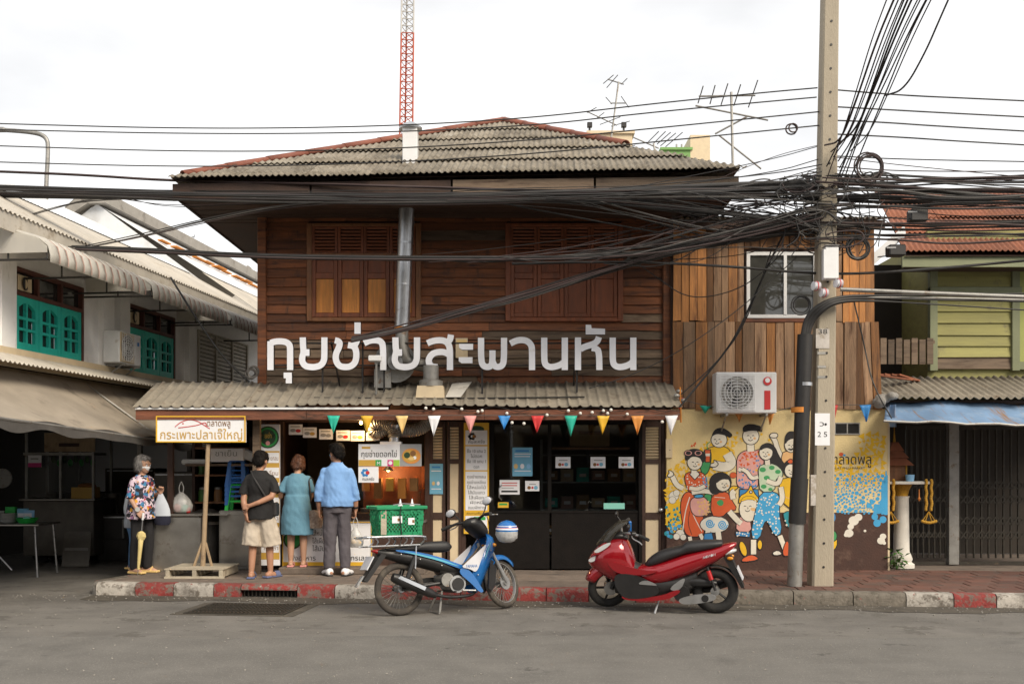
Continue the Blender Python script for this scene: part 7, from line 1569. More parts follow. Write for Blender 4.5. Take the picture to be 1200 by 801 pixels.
pm('trouser_grey', (.085, .075, .085), .8, var=.15, bump=.2, bscale=60); pm('trouser_black', (.014, .013, .015), .85, var=.2, bump=.15); pm('jeans', (.10, .20, .36), .85, var=.25, scale=5, bump=.2); pm('pale_shirt', (.50, .54, .60), .85, var=.08, bump=.15)
def floral():
    m = bpy.data.materials.new('floral'); m.use_nodes = True; t = m.node_tree; N = t.nodes.new; L = t.links.new; b = t.nodes['Principled BSDF']; b.inputs['Roughness'].default_value = .85
    co = N('ShaderNodeTexCoord'); v = N('ShaderNodeTexVoronoi'); v.inputs['Scale'].default_value = 21; L(co.outputs['Object'], v.inputs['Vector']); r = N('ShaderNodeValToRGB'); r.color_ramp.interpolation = 'CONSTANT'
    cs = [(0, (.60, .48, .58)), (.30, (.02, .018, .025)), (.44, (.66, .56, .62)), (.60, (.05, .20, .38)), (.68, (.62, .30, .03)), (.76, (.28, .14, .26)), (.88, (.05, .05, .07)), (.94, (.45, .05, .05))]
    for i, (p, c) in enumerate(cs):
        e = r.color_ramp.elements[i] if i < 2 else r.color_ramp.elements.new(p); e.position = p; e.color = (*c, 1)
    sx = N('ShaderNodeSeparateColor'); L(v.outputs['Color'], sx.inputs[0]); L(sx.outputs[0], r.inputs[0])
    v2 = N('ShaderNodeTexVoronoi'); v2.inputs['Scale'].default_value = 46; L(co.outputs['Object'], v2.inputs['Vector']); r2 = N('ShaderNodeValToRGB'); r2.color_ramp.interpolation = 'CONSTANT'; r2.color_ramp.elements[0].color = (0, 0, 0, 1); r2.color_ramp.elements[1].position = .72; r2.color_ramp.elements[1].color = (1, 1, 1, 1)
    s2 = N('ShaderNodeSeparateColor'); L(v2.outputs['Color'], s2.inputs[0]); L(s2.outputs[1], r2.inputs[0]); mi = N('ShaderNodeMix'); mi.data_type = 'RGBA'; L(r2.outputs[0], mi.inputs[0]); L(r.outputs[0], mi.inputs[6]); mi.inputs[7].default_value = (.03, .025, .035, 1); L(mi.outputs[2], b.inputs['Base Color']); MAT['floral'] = m
floral()
class Fig:
    def __init__(s, loc, rz, H, label, sex='m', wide=1.0, lean=0.0, name='person'):
        s.o = thing(name, loc, label, 'person', rz); s.k = H / 1.70; s.sex = sex; s.w = wide; s.lean = lean
    def P(s, x, y, z): return Vector((x * s.w if z < 1.45 else x, y + s.lean * max(0, z - .9), z)) * s.k
    def Q(s, p): return s.P(*p)
    def torso(s, mb, z0, z1, g=0.0, skirt=None):
        R_ = [(.84, .165, .12), (.93, .168, .125), (1.03, .150, .112), (1.12, .152, .112), (1.25, .180, .122), (1.35, .186, .112), (1.40, .150, .095), (1.435, .09, .075), (1.47, .06, .06)] if s.sex == 'm' else [(.84, .175, .135), (.93, .175, .135), (1.03, .158, .122), (1.12, .155, .12), (1.25, .168, .132), (1.35, .165, .108), (1.40, .130, .09), (1.435, .08, .07), (1.47, .055, .055)]
        zs = [r[0] for r in R_]; rings = []
        def at(z):
            for a, b in zip(R_, R_[1:]):
                if a[0] <= z <= b[0]: t_ = (z - a[0]) / (b[0] - a[0]); return a[1] + (b[1] - a[1]) * t_, a[2] + (b[2] - a[2]) * t_
            return R_[0][1:] if z < R_[0][0] else R_[-1][1:]
        zl = sorted(set([z0, z1] + [z for z in zs if z0 < z < z1]))
        if skirt: zl = [z for z, _, _ in skirt] + [z for z in zl if z > skirt[-1][0]]
        for z in zl:
            rx, ry = at(z)
            if skirt:
                for q in skirt:
                    if q[0] == z: rx, ry = q[1], q[2]
            rings.append([s.P((rx + g) * math.cos(a) , (ry + g) * math.sin(a), z) for a in [2 * math.pi * i / 20 for i in range(20)]])
        mb.loft(rings); return mb
    def limb(s, mb, pts, rs, n=10, sub=1, hem=False):
        P = chaikin([s.Q(p) for p in pts], sub) if sub else [s.Q(p) for p in pts]; k = len(P); rr = []
        for i in range(k):
            t_ = i / (k - 1) * (len(rs) - 1); j = min(int(t_), len(rs) - 2); rr.append((rs[j] + (rs[j + 1] - rs[j]) * (t_ - j)) * s.k)
        mb.tube(P, rr, n); mb.sphere(P[0], rr[0], 10, 6)
        if not hem: mb.sphere(P[-1], rr[-1], 10, 6)
        return mb
    def hand(s, mb, wr, d, nrm, side, curl=.6):
        """palm, four fingers of unequal length, thumb from the side; d: direction the hand points, nrm: palm normal"""
        d = Vector(d).normalized(); nrm = Vector(nrm); nrm = (nrm - d * nrm.dot(d)).normalized(); lat = d.cross(nrm) * side; w = s.Q(wr); k = s.k
        for q in (-.028, -.010, .010, .028): mb.tube([w + lat * q * .6 * k, w + (d * .045 + lat * q) * k, w + (d * .088 + lat * q) * k], [.014 * k, .016 * k, .012 * k], 8)
        for q, L in ((-.030, .056), (-.010, .068), (.010, .072), (.030, .062)):
            p0 = w + (d * .085 + lat * q) * k; c1_ = curl; p1 = p0 + (d * math.cos(c1_ * .7) + nrm * math.sin(c1_ * .7)) * L * .45 * k; p2 = p1 + (d * math.cos(c1_ * 1.6) + nrm * math.sin(c1_ * 1.6)) * L * .32 * k; p3 = p2 + (d * math.cos(c1_ * 2.4) + nrm * math.sin(c1_ * 2.4)) * L * .25 * k
            mb.tube([p0, p1, p2, p3], [.0095 * k, .009 * k, .0085 * k, .007 * k], 7)
        t0 = w + (d * .025 + lat * .03) * k; t1 = t0 + (d * .025 + lat * .028 + nrm * .012) * k; t2 = t1 + (d * .03 + lat * .004 + nrm * .016) * k
        mb.tube([t0, t1, t2], [.014 * k, .011 * k, .008 * k], 7)
    def foot(s, mb, ank, yaw=0, r=.04):
        x, y, z = ank; c, q = math.cos(yaw), math.sin(yaw); f = lambda u, v, w: (x + u * c - v * q, y + u * q + v * c, w)
        s.limb(mb, [f(0, -.055, .045), f(0, .0, .05), f(.005, .09, .035), f(.008, .15, .025)], [.038, .042, .04, .025], 10); s.limb(mb, [(x, y, z), f(0, -.01, .05)], [.036, .042])
    def head(s, mb, yaw=0, pitch=0, roll=0):
        M_ = Matrix.Rotation(yaw, 3, 'Z') @ Matrix.Rotation(-pitch, 3, 'X') @ Matrix.Rotation(roll, 3, 'Y'); b = Vector((0, -.005, 1.47)); s.HM = M_
        s.hf = lambda p: (b + Vector((0, s.lean * .56, 0)) + M_ @ (Vector(p) - b) * 1.1) * s.k
        f = s.hf
        mb.tube([s.P(0, -.01, 1.40), f((0, -.005, 1.47)), f((0, .01, 1.54))], [.056 * s.k, .05 * s.k, .05 * s.k], 12)
        sp = lambda c, r: mb.sphere(f(c), tuple(q * s.k * 1.1 for q in r), 16, 12, rot=M_)
        sp((0, .0, 1.60), (.074, .092, .098)); sp((0, .035, 1.555), (.060, .064, .078)); sp((0, .055, 1.51), (.036, .038, .034)); sp((0, .098, 1.565), (.013, .018, .024)); sp((0, .088, 1.615), (.05, .02, .02)); sp((0, .088, 1.527), (.024, .018, .012))
        for q in (-1, 1): sp((q * .075, -.002, 1.57), (.012, .022, .032))
    def eyes(s):
        for q in (-1, 1):
            MB().sphere(s.hf((q * .03, .094, 1.592)), .011 * s.k, 8, 6).build('eye', 'p_white', s.o); MB().sphere(s.hf((q * .03, .102, 1.592)), .0065 * s.k, 8, 6).build('iris', 'hair_black', s.o)
            MB().tube([s.hf((q * .05, .088, 1.612)), s.hf((q * .03, .1, 1.617)), s.hf((q * .014, .102, 1.613))], .004 * s.k, 5).build('eyebrow', 'hair_grey' if s.sex == 'f' else 'hair_black', s.o)
    def mask(s, mname='p_white'):
        m_ = MB(); rings = []
        for j, (z, w_, y) in enumerate(((1.505, .03, .085), (1.52, .05, .100), (1.545, .064, .108), (1.565, .066, .118), (1.58, .055, .112))):
            rings.append([s.hf((w_ * q, y - .075 * abs(q) ** 1.7 + .004, z)) for q in (-1, -.75, -.45, -.15, .15, .45, .75, 1)])
        m_.add([p for r in rings for p in r], [[i * 8 + j, i * 8 + j + 1, (i + 1) * 8 + j + 1, (i + 1) * 8 + j] for i in range(4) for j in range(7)]); o = m_.build('face_mask', mname, s.o, 70); sm = o.modifiers.new('t', 'SOLIDIFY'); sm.thickness = .004
        m_ = MB()
        for q in (-1, 1): m_.tube([s.hf((q * .064, .035, 1.57)), s.hf((q * .082, -.01, 1.59))], .002, 4)
        m_.build('mask_loop', mname, s.o)
    def hair(s, blobs, mname, disp=.006, freq=30, voxel=.009):
        m_ = MB()
        for c, r in blobs: m_.sphere(s.hf(c), tuple(q * s.k * 1.1 for q in r), 16, 12, rot=s.HM)
        h = link(remesh(m_, voxel, disp, freq, (1, 1, .4)), 'hair', mname, s.o); rh = random.Random(5); m_ = MB(); V_ = h.data.vertices; c0 = s.hf((0, 0, 1.6))
        for k in range(900):   # loose strands lying over the cap
            v = V_[rh.randrange(len(V_))]; n_ = v.normal; d = Vector((rh.uniform(-.5, .5), rh.uniform(-.5, .5), -1)) + n_ * .25; d = (d - n_ * d.dot(n_) * .8).normalized(); w_ = d.cross(n_).normalized() * .0022; L = rh.uniform(.02, .05) * s.k; p = v.co + n_ * .001; q = p + d * L * .5 + n_ * .006; e = p + d * L + n_ * rh.uniform(-.002, .008)
            m_.add([p - w_, p + w_, q + w_ * .8, q - w_ * .8, e], [[0, 1, 2, 3], [3, 2, 4]])
        t_ = m_.build('hair_strands', mname, h, 0, fix=False); t_['kind'] = 'stuff'; return h
    def body(s, mb, mname): return link(remesh(mb, .0075, smooth=2), 'body', mname, s.o)
    def cloth(s, mb, name, mname, disp=.007, freq=9, voxel=.011, seed=0): return link(remesh(mb, voxel, disp, freq, seed=seed), name, mname, s.o)
def ground_pt(px, py, z=SW): Y = (CZ - z) * 1200 / (py - HOR); return Vector((fx(px, Y), Y, z))

# ---- 1 older woman with umbrella
p0 = ground_pt(166, 671); F = Fig(p0, R(-108), 1.50, 'grey-haired person in floral blouse and mask leaning on a pale umbrella', 'f', 1.08, .02, 'person')
b = MB(); F.torso(b, .84, 1.45); Rsh, Lsh = (.165, 0, 1.36), (-.165, 0, 1.36)
rArm = [Rsh, (.235, -.02, 1.13), (.235, .13, .93)]; lArm = [Lsh, (-.22, .0, 1.12), (-.13, .22, 1.18)]
F.limb(b, rArm, [.05, .043, .036, .03]); F.limb(b, lArm, [.05, .043, .036, .028])
F.hand(b, rArm[2], (0, .5, -.6), (-.6, 0, -.5), 1, 1.0); F.hand(b, lArm[2], (.2, .3, .85), (.8, .5, 0), -1, 1.0)
for q, y in ((-1, .03), (1, -.03)): F.limb(b, [(q * .09, 0, .88), (q * .1, y + .02, .48), (q * .1, y - .02, .09)], [.09, .07, .05, .038]); F.foot(b, (q * .1, y - .02, .09), -q * .15)
F.head(b, R(-6), R(8)); F.body(b, 'skin_pale'); F.eyes(); F.mask()
F.hair([((0, -.03, 1.625), (.092, .098, .098)), ((0, -.06, 1.57), (.094, .075, .095)), ((.065, -.015, 1.58), (.036, .06, .085)), ((-.065, -.015, 1.58), (.036, .06, .085)), ((0, .035, 1.68), (.068, .05, .034))], 'hair_grey', .010, 28)
c = MB(); F.torso(c, .80, 1.452, .022, [(.80, .215, .175), (.92, .205, .165), (1.05, .185, .15)]); F.limb(c, [Rsh, (.205, -.01, 1.24), (.238, -.01, 1.10)], [.064, .066, .072], hem=True); F.limb(c, [Lsh, (-.2, .0, 1.24), (-.225, .03, 1.13)], [.064, .066, .072], hem=True); F.cloth(c, 'blouse', 'floral', .012)
c = MB(); F.torso(c, .82, .98, .012); 
for q, y in ((-1, .03), (1, -.03)): F.limb(c, [(q * .085, 0, .86), (q * .1, y + .02, .48), (q * .1, y - .02, .10)], [.105, .092, .078, .07])
F.cloth(c, 'trousers', 'trouser_black', .008)
for q, y in ((-1, .03), (1, -.03)):
    m_ = MB(); m_.box((q * .1 * F.k * 1.08, (y + .03) * F.k, .016), (.095, .25, .03), rot3(0, 0, -q * .15), .008); m_.build('sandal', 'p_tan', F.o); MB().tube([Vector((q * .1 * 1.08 - .045, y + .06, .02)) * F.k, Vector((q * .108, y + .075, .085)) * F.k, Vector((q * .1 * 1.08 + .045, y + .06, .02)) * F.k], .012, 6).build('sandal_strap', 'p_tan', F.o)
MB().tube([F.Q(rArm[2]) + Vector((-.03, -.03, 0)), F.Q(rArm[2]) + Vector((.03, .02, .02))], .036 * F.k, 10).build('watch_strap', 'p_grey', F.o)
hw = ROOT[F.o.name] @ (F.Q(rArm[2]) + Vector((-.005, .075, -.07)))
UM = thing('folded_umbrella', Vector((hw.x - .06, hw.y - .02, SW)), 'pale yellow folded umbrella used as a walking stick', 'umbrella')
T0 = Vector((0, 0, 0)); T1 = hw - UM.location
pt = lambda t_: T0.lerp(T1, t_)
pm('umbrella_cloth', (.62, .50, .22), .8, var=.12, scale=8, bump=.2)
MB().tube([pt(0), pt(.14)], [.005, .006], 6).build('tip', 'galv', UM); MB().tube([pt(.1), pt(.2), pt(.45), pt(.66), pt(.68)], [.012, .02, .028, .036, .012], 10, flat=.75).build('canopy', 'umbrella_cloth', UM, 60)
MB().tube([pt(.6), pt(.66), pt(.72), pt(.75)], [.04, .062, .05, .015], 6, flat=.6).build('folds', 'umbrella_cloth', UM, 30); MB().tube([pt(.7), pt(1.02)], .008, 6).build('shaft', 'galv', UM); MB().tube([pt(.94), pt(1.06)], .013, 8).build('handle', 'p_white', UM)
lw = ROOT[F.o.name] @ F.Q(lArm[2]); TB = thing('tote_bag', lw + Vector((.02, .0, -.42)), 'white and navy cloth tote hanging from the floral-bloused arm', 'bag')
m_ = MB(); m_.loft([[Vector((w_ * math.cos(i * .5236), .06 * math.sin(i * .5236) * (w_ / .14), z)) for i in range(12)] for w_, z in ((.09, 0), (.115, .04), (.11, .12))]); pm('navy', (.012, .013, .03), .8, var=.2, bump=.2); m_.build('lower_bag', 'navy', TB, 50)
m_ = MB(); m_.loft([[Vector((w_ * math.cos(i * .5236) - .08 * (z - .16), .06 * math.sin(i * .5236) * (w_ / .14), z)) for i in range(12)] for w_, z in ((.109, .12), (.105, .2), (.085, .28), (.05, .36), (.02, .43))]); m_.build('upper_bag', 'pale_shirt', TB, 50)
# ---- 2 someone mostly hidden behind her
p1 = p0 + Vector((-.27, .45, 0)); F = Fig(p1, R(-100), 1.2, 'person in pale shirt and blue jeans mostly hidden behind the floral blouse', 'f', 1.0, 0)
b = MB(); F.torso(b, .84, 1.45)
for q in (-1, 1): F.limb(b, [(q * .165, 0, 1.36), (q * .22, -.02, 1.12), (q * .2, .1, .9)], [.05, .042, .034, .03]); F.hand(b, (q * .2, .1, .9), (0, .2, -1), (-q, 0, 0), q, .6); F.limb(b, [(q * .09, 0, .88), (q * .1, q * .08, .48), (q * .1, q * .1, .09)], [.09, .07, .05, .038]); F.foot(b, (q * .1, q * .1, .09))
F.head(b, 0, R(25)); F.body(b, 'skin'); F.hair([((0, -.02, 1.62), (.085, .098, .09)), ((0, -.055, 1.56), (.08, .06, .09))], 'hair_black'); F.eyes()
c = MB(); F.torso(c, .80, 1.45, .03); [F.limb(c, [(q * .165, 0, 1.36), (q * .22, -.02, 1.12), (q * .215, .04, 1.02)], [.07, .065, .06]) for q in (-1, 1)]; F.cloth(c, 'shirt', 'pale_shirt')
c = MB(); F.torso(c, .82, .98, .012); [F.limb(c, [(q * .085, 0, .86), (q * .1, q * .08, .48), (q * .1, q * .1, .06)], [.1, .085, .07, .065]) for q in (-1, 1)]; F.cloth(c, 'jeans', 'jeans'); [MB().box((q * .1 * F.k, q * .1 * F.k + .03, .012), (.09, .23, .025), None, .006).build('sandal', 'p_tan', F.o) for q in (-1, 1)]

# ---- 3 man in black T-shirt, hands behind his back
p0 = ground_pt(305, 677); F = Fig(p0, R(-4), 1.56, 'person in black T-shirt and beige shorts with hands behind the back', 'm', .90, -.03)
b = MB(); F.torso(b, .84, 1.45); Rsh, Lsh = (.165, 0, 1.345), (-.165, 0, 1.345)
rArm = [Rsh, (.27, -.09, 1.13), (.04, -.185, 1.03)]; lArm = [Lsh, (-.245, -.05, 1.10), (-.17, -.13, .87)]
F.limb(b, rArm, [.036, .046, .042, .032]); F.limb(b, lArm, [.036, .046, .042, .03]); F.limb(b, [(.04, -.185, 1.03), (-.10, -.19, .985)], [.034, .028], sub=0)
F.hand(b, (-.10, -.19, .985), (-1, .1, -.25), (0, .8, -.3), 1, 1.1); F.hand(b, lArm[2], (.15, -.05, -1), (.6, .5, 0), -1, .9)
L1, L2 = (-.115, -.06, .09), (.135, .06, .09)
F.limb(b, [(-.09, 0, .88), (-.11, -.0, .48), L1], [.085, .066, .052, .036]); F.limb(b, [(.09, 0, .88), (.12, .06, .48), L2], [.085, .066, .052, .036]); F.foot(b, L1, R(12)); F.foot(b, L2, R(-28))
F.head(b, R(-14), R(10)); F.body(b, 'skin')
F.hair([((0, -.018, 1.635), (.084, .094, .078)), ((0, -.05, 1.58), (.08, .062, .08)), ((0, .05, 1.67), (.062, .05, .034)), ((.055, .01, 1.62), (.035, .05, .05)), ((-.055, .01, 1.62), (.035, .05, .05))], 'hair_black', .007, 34)
c = MB(); F.torso(c, .80, 1.455, .02, [(.80, .20, .155), (.92, .195, .15), (1.04, .18, .14)]); F.limb(c, [(.165, 0, 1.35), (.235, -.04, 1.24), (.262, -.07, 1.15)], [.06, .068, .074], hem=True); F.limb(c, [(-.165, 0, 1.35), (-.225, -.03, 1.22), (-.24, -.045, 1.13)], [.06, .068, .074], hem=True); F.cloth(c, 't_shirt', 'tee_black', .013)
c = MB(); F.torso(c, .80, .97, .014); F.limb(c, [(-.09, 0, .86), (-.115, 0, .66), (-.135, -.01, .44)], [.11, .12, .128, .138], hem=True); F.limb(c, [(.09, 0, .86), (.125, .02, .66), (.155, .05, .44)], [.11, .12, .128, .138], hem=True); F.limb(c, [(.235, .0, .66), (.25, .01, .58)], [.03, .03]); F.cloth(c, 'shorts', 'shorts_beige', .013)
MB().tube(chaikin([F.Q(q) for q in ((-.10, -.06, 1.455), (-.04, -.135, 1.36), (.06, -.148, 1.22), (.165, -.12, 1.05), (.20, -.03, .98))], 2), .013, 6, flat=.5).build('bag_strap', 'black_metal', F.o); MB().box(F.Q((.22, .03, .93)), (.07, .16, .17), None, .02).build('sling_bag', 'black_metal', F.o)
MB().tube([F.Q((-.19, -.11, .93)), F.Q((-.178, -.122, .90))], .036 * F.k, 12).build('watch', 'chrome', F.o)
pm('slipper', (.10, .12, .22), .8, var=.15, bump=.2)
for (x, y, z), yw in ((L1, R(12)), (L2, R(-28))):
    m_ = MB(); c0 = Vector((x, y + .045, 0)) * F.k; m_.box(c0 + Vector((0, 0, .014)), (.1, .27, .028), rot3(0, 0, yw), .01); m_.build('slipper_sole', 'slipper', F.o); u_ = rot3(0, 0, yw); MB().loft([[c0 + u_ @ Vector((.052 * math.cos(a), yy, .02 + .062 * math.sin(a))) for a in [math.pi * i / 8 for i in range(9)]] for yy in (.02, .10)], False).build('slipper_band', 'slipper', F.o, 60)
# ---- 4 woman in blue dress at the counter (stands on the doorstep)
DS = .235; st_ = MB().b2((fx(331, 13.4), 13.16, SW), (fx(500, 13.4), 13.75, DS), .01).build('doorstep', 'paving', None); single(st_, 'low concrete doorstep in front of the food counter', 'step')
p0 = Vector((fx(348, 13.3), 13.32, DS)); F = Fig(p0, R(6), 1.42, 'person in plain blue dress seen from behind at the counter', 'f', 1.04, .05)
b = MB(); F.torso(b, .84, 1.45); Rsh, Lsh = (.155, 0, 1.36), (-.155, 0, 1.36); lArm = [Lsh, (-.26, .0, 1.10), (-.22, .24, 1.06)]; rArm = [Rsh, (.21, .05, 1.12), (.15, .24, 1.02)]
F.limb(b, lArm, [.05, .044, .038, .03]); F.limb(b, rArm, [.05, .044, .038, .03]); F.hand(b, lArm[2], (.2, 1, -.1), (0, 0, -1), -1, .6); F.hand(b, rArm[2], (-.2, 1, -.1), (0, 0, -1), 1, .6)
for q in (-1, 1): F.limb(b, [(q * .085, 0, .88), (q * .09, 0, .48), (q * .095, -.03, .09)], [.09, .066, .056, .034]); F.foot(b, (q * .095, -.03, .09), -q * .1)
F.head(b, R(-20), R(18)); F.body(b, 'skin_pale')
F.hair([((0, -.02, 1.63), (.09, .098, .088)), ((0, -.06, 1.58), (.088, .062, .085)), ((0, -.06, 1.69), (.048, .045, .034)), ((.06, .0, 1.58), (.034, .055, .07)), ((-.06, .0, 1.58), (.034, .055, .07))], 'hair_brown', .012, 26); F.mask('p_skyblue')
c = MB(); F.torso(c, .50, 1.45, .016, [(.50, .225, .19), (.58, .222, .188), (.72, .215, .175), (.88, .205, .165), (1.0, .185, .15), (1.1, .172, .14)]); F.limb(c, [Lsh, (-.21, .0, 1.24), (-.24, .0, 1.16)], [.06, .062, .068], hem=True); F.limb(c, [Rsh, (.185, .02, 1.24), (.205, .04, 1.16)], [.06, .062, .068], hem=True); F.cloth(c, 'dress', 'dress_blue', .011, 8)
for q in (-1, 1): MB().box((q * .095 * F.k * 1.04, .015, .013), (.085, .23, .026), None, .008).build('slipper', 'p_pink', F.o); MB().loft([[Vector((q * .099 * F.k + .045 * math.cos(a), yy, .02 + .05 * math.sin(a))) for a in [math.pi * i / 8 for i in range(9)]] for yy in (-.02, .09)], False).build('slipper_band', 'p_pink', F.o, 60)
hb_ = thing('handbag', ROOT[F.o.name] @ (F.Q((.245, -.03, .60))), 'brown patterned handbag hanging beside the blue dress', 'bag')
pm('bag_pattern', (.16, .09, .06), .6, c2=(.52, .42, .33), scale=26, bump=.3, bscale=30)
m_ = MB(); m_.loft([[Vector((w_ * .72 * math.cos(i * .5236), .07 * math.sin(i * .5236), z)) for i in range(12)] for w_, z in ((.13, 0), (.165, .05), (.16, .13), (.13, .2), (.09, .23))]); m_.build('pouch', 'bag_pattern', hb_, 50); MB().tube(chaikin([(-.06, 0, .2), (-.04, .0, .45), (-.07, -.02, .64), (-.02, .05, .66), (.0, .05, .4), (.05, 0, .2)], 2), .012, 6).build('strap', 'black_metal', hb_)
# ---- 5 man in light blue shirt
p0 = ground_pt(395, 674); F = Fig(p0, R(8), 1.66, 'person in light blue shirt and grey trousers holding a plastic bag', 'm', .93, -.01)
b = MB(); F.torso(b, .84, 1.45); Rsh, Lsh = (.165, 0, 1.345), (-.165, 0, 1.345); rArm = [Rsh, (.25, -.02, 1.10), (.255, .05, .85)]; lArm = [Lsh, (-.255, -.02, 1.10), (-.245, .05, .86)]
F.limb(b, rArm, [.034, .046, .042, .03]); F.limb(b, lArm, [.034, .046, .042, .03]); F.hand(b, rArm[2], (0, .1, -1), (-1, 0, 0), 1, 1.1); F.hand(b, lArm[2], (0, .1, -1), (1, 0, 0), -1, .9)
LL = ((-.105, -.02, .09), (.115, -.05, .09))
for (x, y, z), q in zip(LL, (-1, 1)): F.limb(b, [(q * .09, 0, .88), (q * .10, .01, .48), (x, y, z)], [.09, .066, .052, .036]); F.foot(b, (x, y, z), -q * .35)
F.head(b, R(38), R(2)); F.body(b, 'skin'); F.mask('p_skyblue')
F.hair([((0, -.018, 1.635), (.083, .094, .076)), ((0, -.052, 1.59), (.078, .056, .075)), ((0, .052, 1.675), (.062, .048, .03)), ((.06, .0, 1.61), (.028, .05, .045)), ((-.06, .0, 1.61), (.028, .05, .045))], 'hair_black', .005, 40)
c = MB(); F.torso(c, .90, 1.46, .018, [(.90, .20, .155), (.97, .205, .16), (1.06, .19, .148), (1.15, .182, .14)]); F.limb(c, [(.165, 0, 1.35), (.248, -.02, 1.10), (.254, .02, .98)], [.06, .064, .058, .062], hem=True); F.limb(c, [(-.165, 0, 1.35), (-.252, -.02, 1.10), (-.248, .02, .98)], [.06, .064, .058, .062], hem=True); F.cloth(c, 'shirt', 'shirt_blue', .014, 9)
m_ = MB(); m_.loft([[F.P(.068 * r_ * math.cos(a), -.01 + .068 * r_ * math.sin(a), z) for a in [2 * math.pi * i / 16 for i in range(16)]] for r_, z in ((1.25, 1.43), (1.05, 1.475), (1.1, 1.475), (1.35, 1.425))], False); m_.build('collar', 'shirt_blue', F.o, 60)
c = MB(); F.torso(c, .82, .985, .012)
for (x, y, z), q in zip(LL, (-1, 1)): F.limb(c, [(q * .088, 0, .86), (q * .10, .01, .48), (x, y, .10)], [.108, .092, .078, .074], hem=True)
F.cloth(c, 'trousers', 'trouser_grey', .013, 9)
for (x, y, z), q in zip(LL, (-1, 1)):
    m_ = MB(); u_ = rot3(0, 0, -q * .35); c0 = Vector((x * 1.04, y, 0)) * F.k
    rings = [[c0 + u_ @ Vector((w_ * math.cos(a), yy, zc + h * math.sin(a))) for a in [2 * math.pi * i / 14 for i in range(14)]] for yy, w_, zc, h in ((-.085, .03, .05, .035), (-.07, .043, .055, .05), (0, .047, .055, .05), (.08, .05, .045, .036), (.15, .045, .036, .028), (.185, .02, .03, .02))]; m_.loft(rings); m_.build('sneaker', 'p_white', F.o, 60)
    m_ = MB(); m_.loft([[c0 + u_ @ Vector((w_ * math.cos(a), yy, .012 + .012 * math.sin(a))) for a in [2 * math.pi * i / 10 for i in range(10)]] for yy, w_ in ((-.09, .035), (0, .05), (.1, .053), (.185, .03))]); m_.build('sneaker_sole', 'p_black', F.o, 60)
    for yy in (-.01, .03): MB().tube([c0 + u_ @ Vector((-.047, yy, .03)), c0 + u_ @ Vector((-.03, yy + .02, .09)), c0 + u_ @ Vector((.03, yy + .02, .09)), c0 + u_ @ Vector((.047, yy, .03))], .006, 5).build('shoe_stripe', 'p_black', F.o)
MB().tube([F.Q((.254, .035, .90)), F.Q((.255, .042, .875))], .036 * F.k, 12).build('watch', 'black_metal', F.o)
hw = ROOT[F.o.name] @ (F.Q(rArm[2]) + Vector((.0, .02, -.10)))
pm('thin_plastic', (.62, .62, .60), .25, var=.15, scale=14, bump=.4, bscale=20, alpha=.55); pm('bun_white', (.62, .52, .40), .7, var=.2, scale=14, bump=.1)
def carrier(name, top, label, w_, h, inner, parent_cat='bag', handles=True):
    o = thing(name, top - Vector((0, 0, h + .12)), label, 'bag'); m_ = MB(); rings = []
    for t_, r_ in ((0, .55), (.08, .9), (.35, 1.0), (.6, .85), (.8, .5), (1, .14)): rings.append([Vector((w_ * r_ * math.cos(i * .349) * (1 + .09 * math.sin(i * 2.1 + t_ * 7)), w_ * .6 * r_ * math.sin(i * .349) * (1 + .09 * math.sin(i * 3 + t_ * 5)), h * t_)) for i in range(18)])
    m_.loft(rings); m_.build('film', 'thin_plastic', o, 60)
    for k, (c, r_, mm) in enumerate(inner): MB().sphere(c, r_, 12, 8).build('content', mm, o, 60)
    if handles:
        for q in (-1, 1): MB().tube(chaikin([(q * .02, 0, h * .95), (q * .035, .0, h + .06), (0, 0, h + .14)], 2), .007, 5).build('handle', 'thin_plastic', o)
    return o
carrier('plastic_bag', hw, 'thin clear plastic bag of buns carried by the blue-shirted person', .10, .26, [((-.01, 0, .08), .065, 'bun_white'), ((.04, 0, .07), .05, 'p_tan'), ((.0, .02, .15), .045, 'p_white')])
# ================================================================ STALLS, STREET CLUTTER, SHRINE
for k_, c_ in dict(pl_green=(.02, .38, .06), pl_blue=(.015, .09, .30), pl_white=(.62, .62, .60), pl_red=(.5, .03, .05), pl_orange=(.55, .18, .03)).items(): pm(k_, c_, .35, var=.1, bump=0)
# folding table with dishes
TX0, TX1, TY = -8.2, fx(62, 14.6), 14.5
TB_ = thing('folding_table', (TX1 - .8, TY, 0), 'long folding table with dishes at the left edge of the lane', 'table')
zt_ = .74; MB().b2((TX0, TY - .35, zt_ - .03), (TX1, TY + .35, zt_), .008).build('top', 'steel', TB_, world=True)
for x in (TX1 - .08, TX1 - .95):
    for y in (-.28, .28): MB().tube([(x, TY + y, zt_ - .03), (x + .05, TY + y * 1.1, 0)], .016, 8).build('leg', 'galv', TB_, world=True)
MB().tube([(TX1 - .95, TY - .28, zt_ - .05), (TX1 - .4, TY - .28, .1)], .012, 6).build('brace', 'galv', TB_, world=True)
def dish(name, x, y, label, prof, mname, cat='bowl'):
    o = thing(name, (x, y, zt_), label, cat); MB().lathe(prof, 18).build('body', mname, o, 50); return o
o = dish('plastic_basin', TX1 - .25, TY - .15, 'bright green shallow plastic basin near the table end', [(.02, .004), (.10, .004), (.15, .07), (.155, .075), (.14, .07), (.09, .012), (.02, .012)], 'pl_green'); MB().sphere((0, 0, .06), (.06, .05, .04), 10, 6).build('sponge', 'p_mint', o)
o = thing('plate_stack', (TX1 - .52, TY - .15, zt_), 'stack of white plates on the folding table', 'plates')
for k in range(7): MB().lathe([(.02, 0), (.07, 0), (.12, .018), (.115, .02), (.02, .006)], 18, (0, 0, .02 * k)).build('plate', 'pl_white', o, 50)
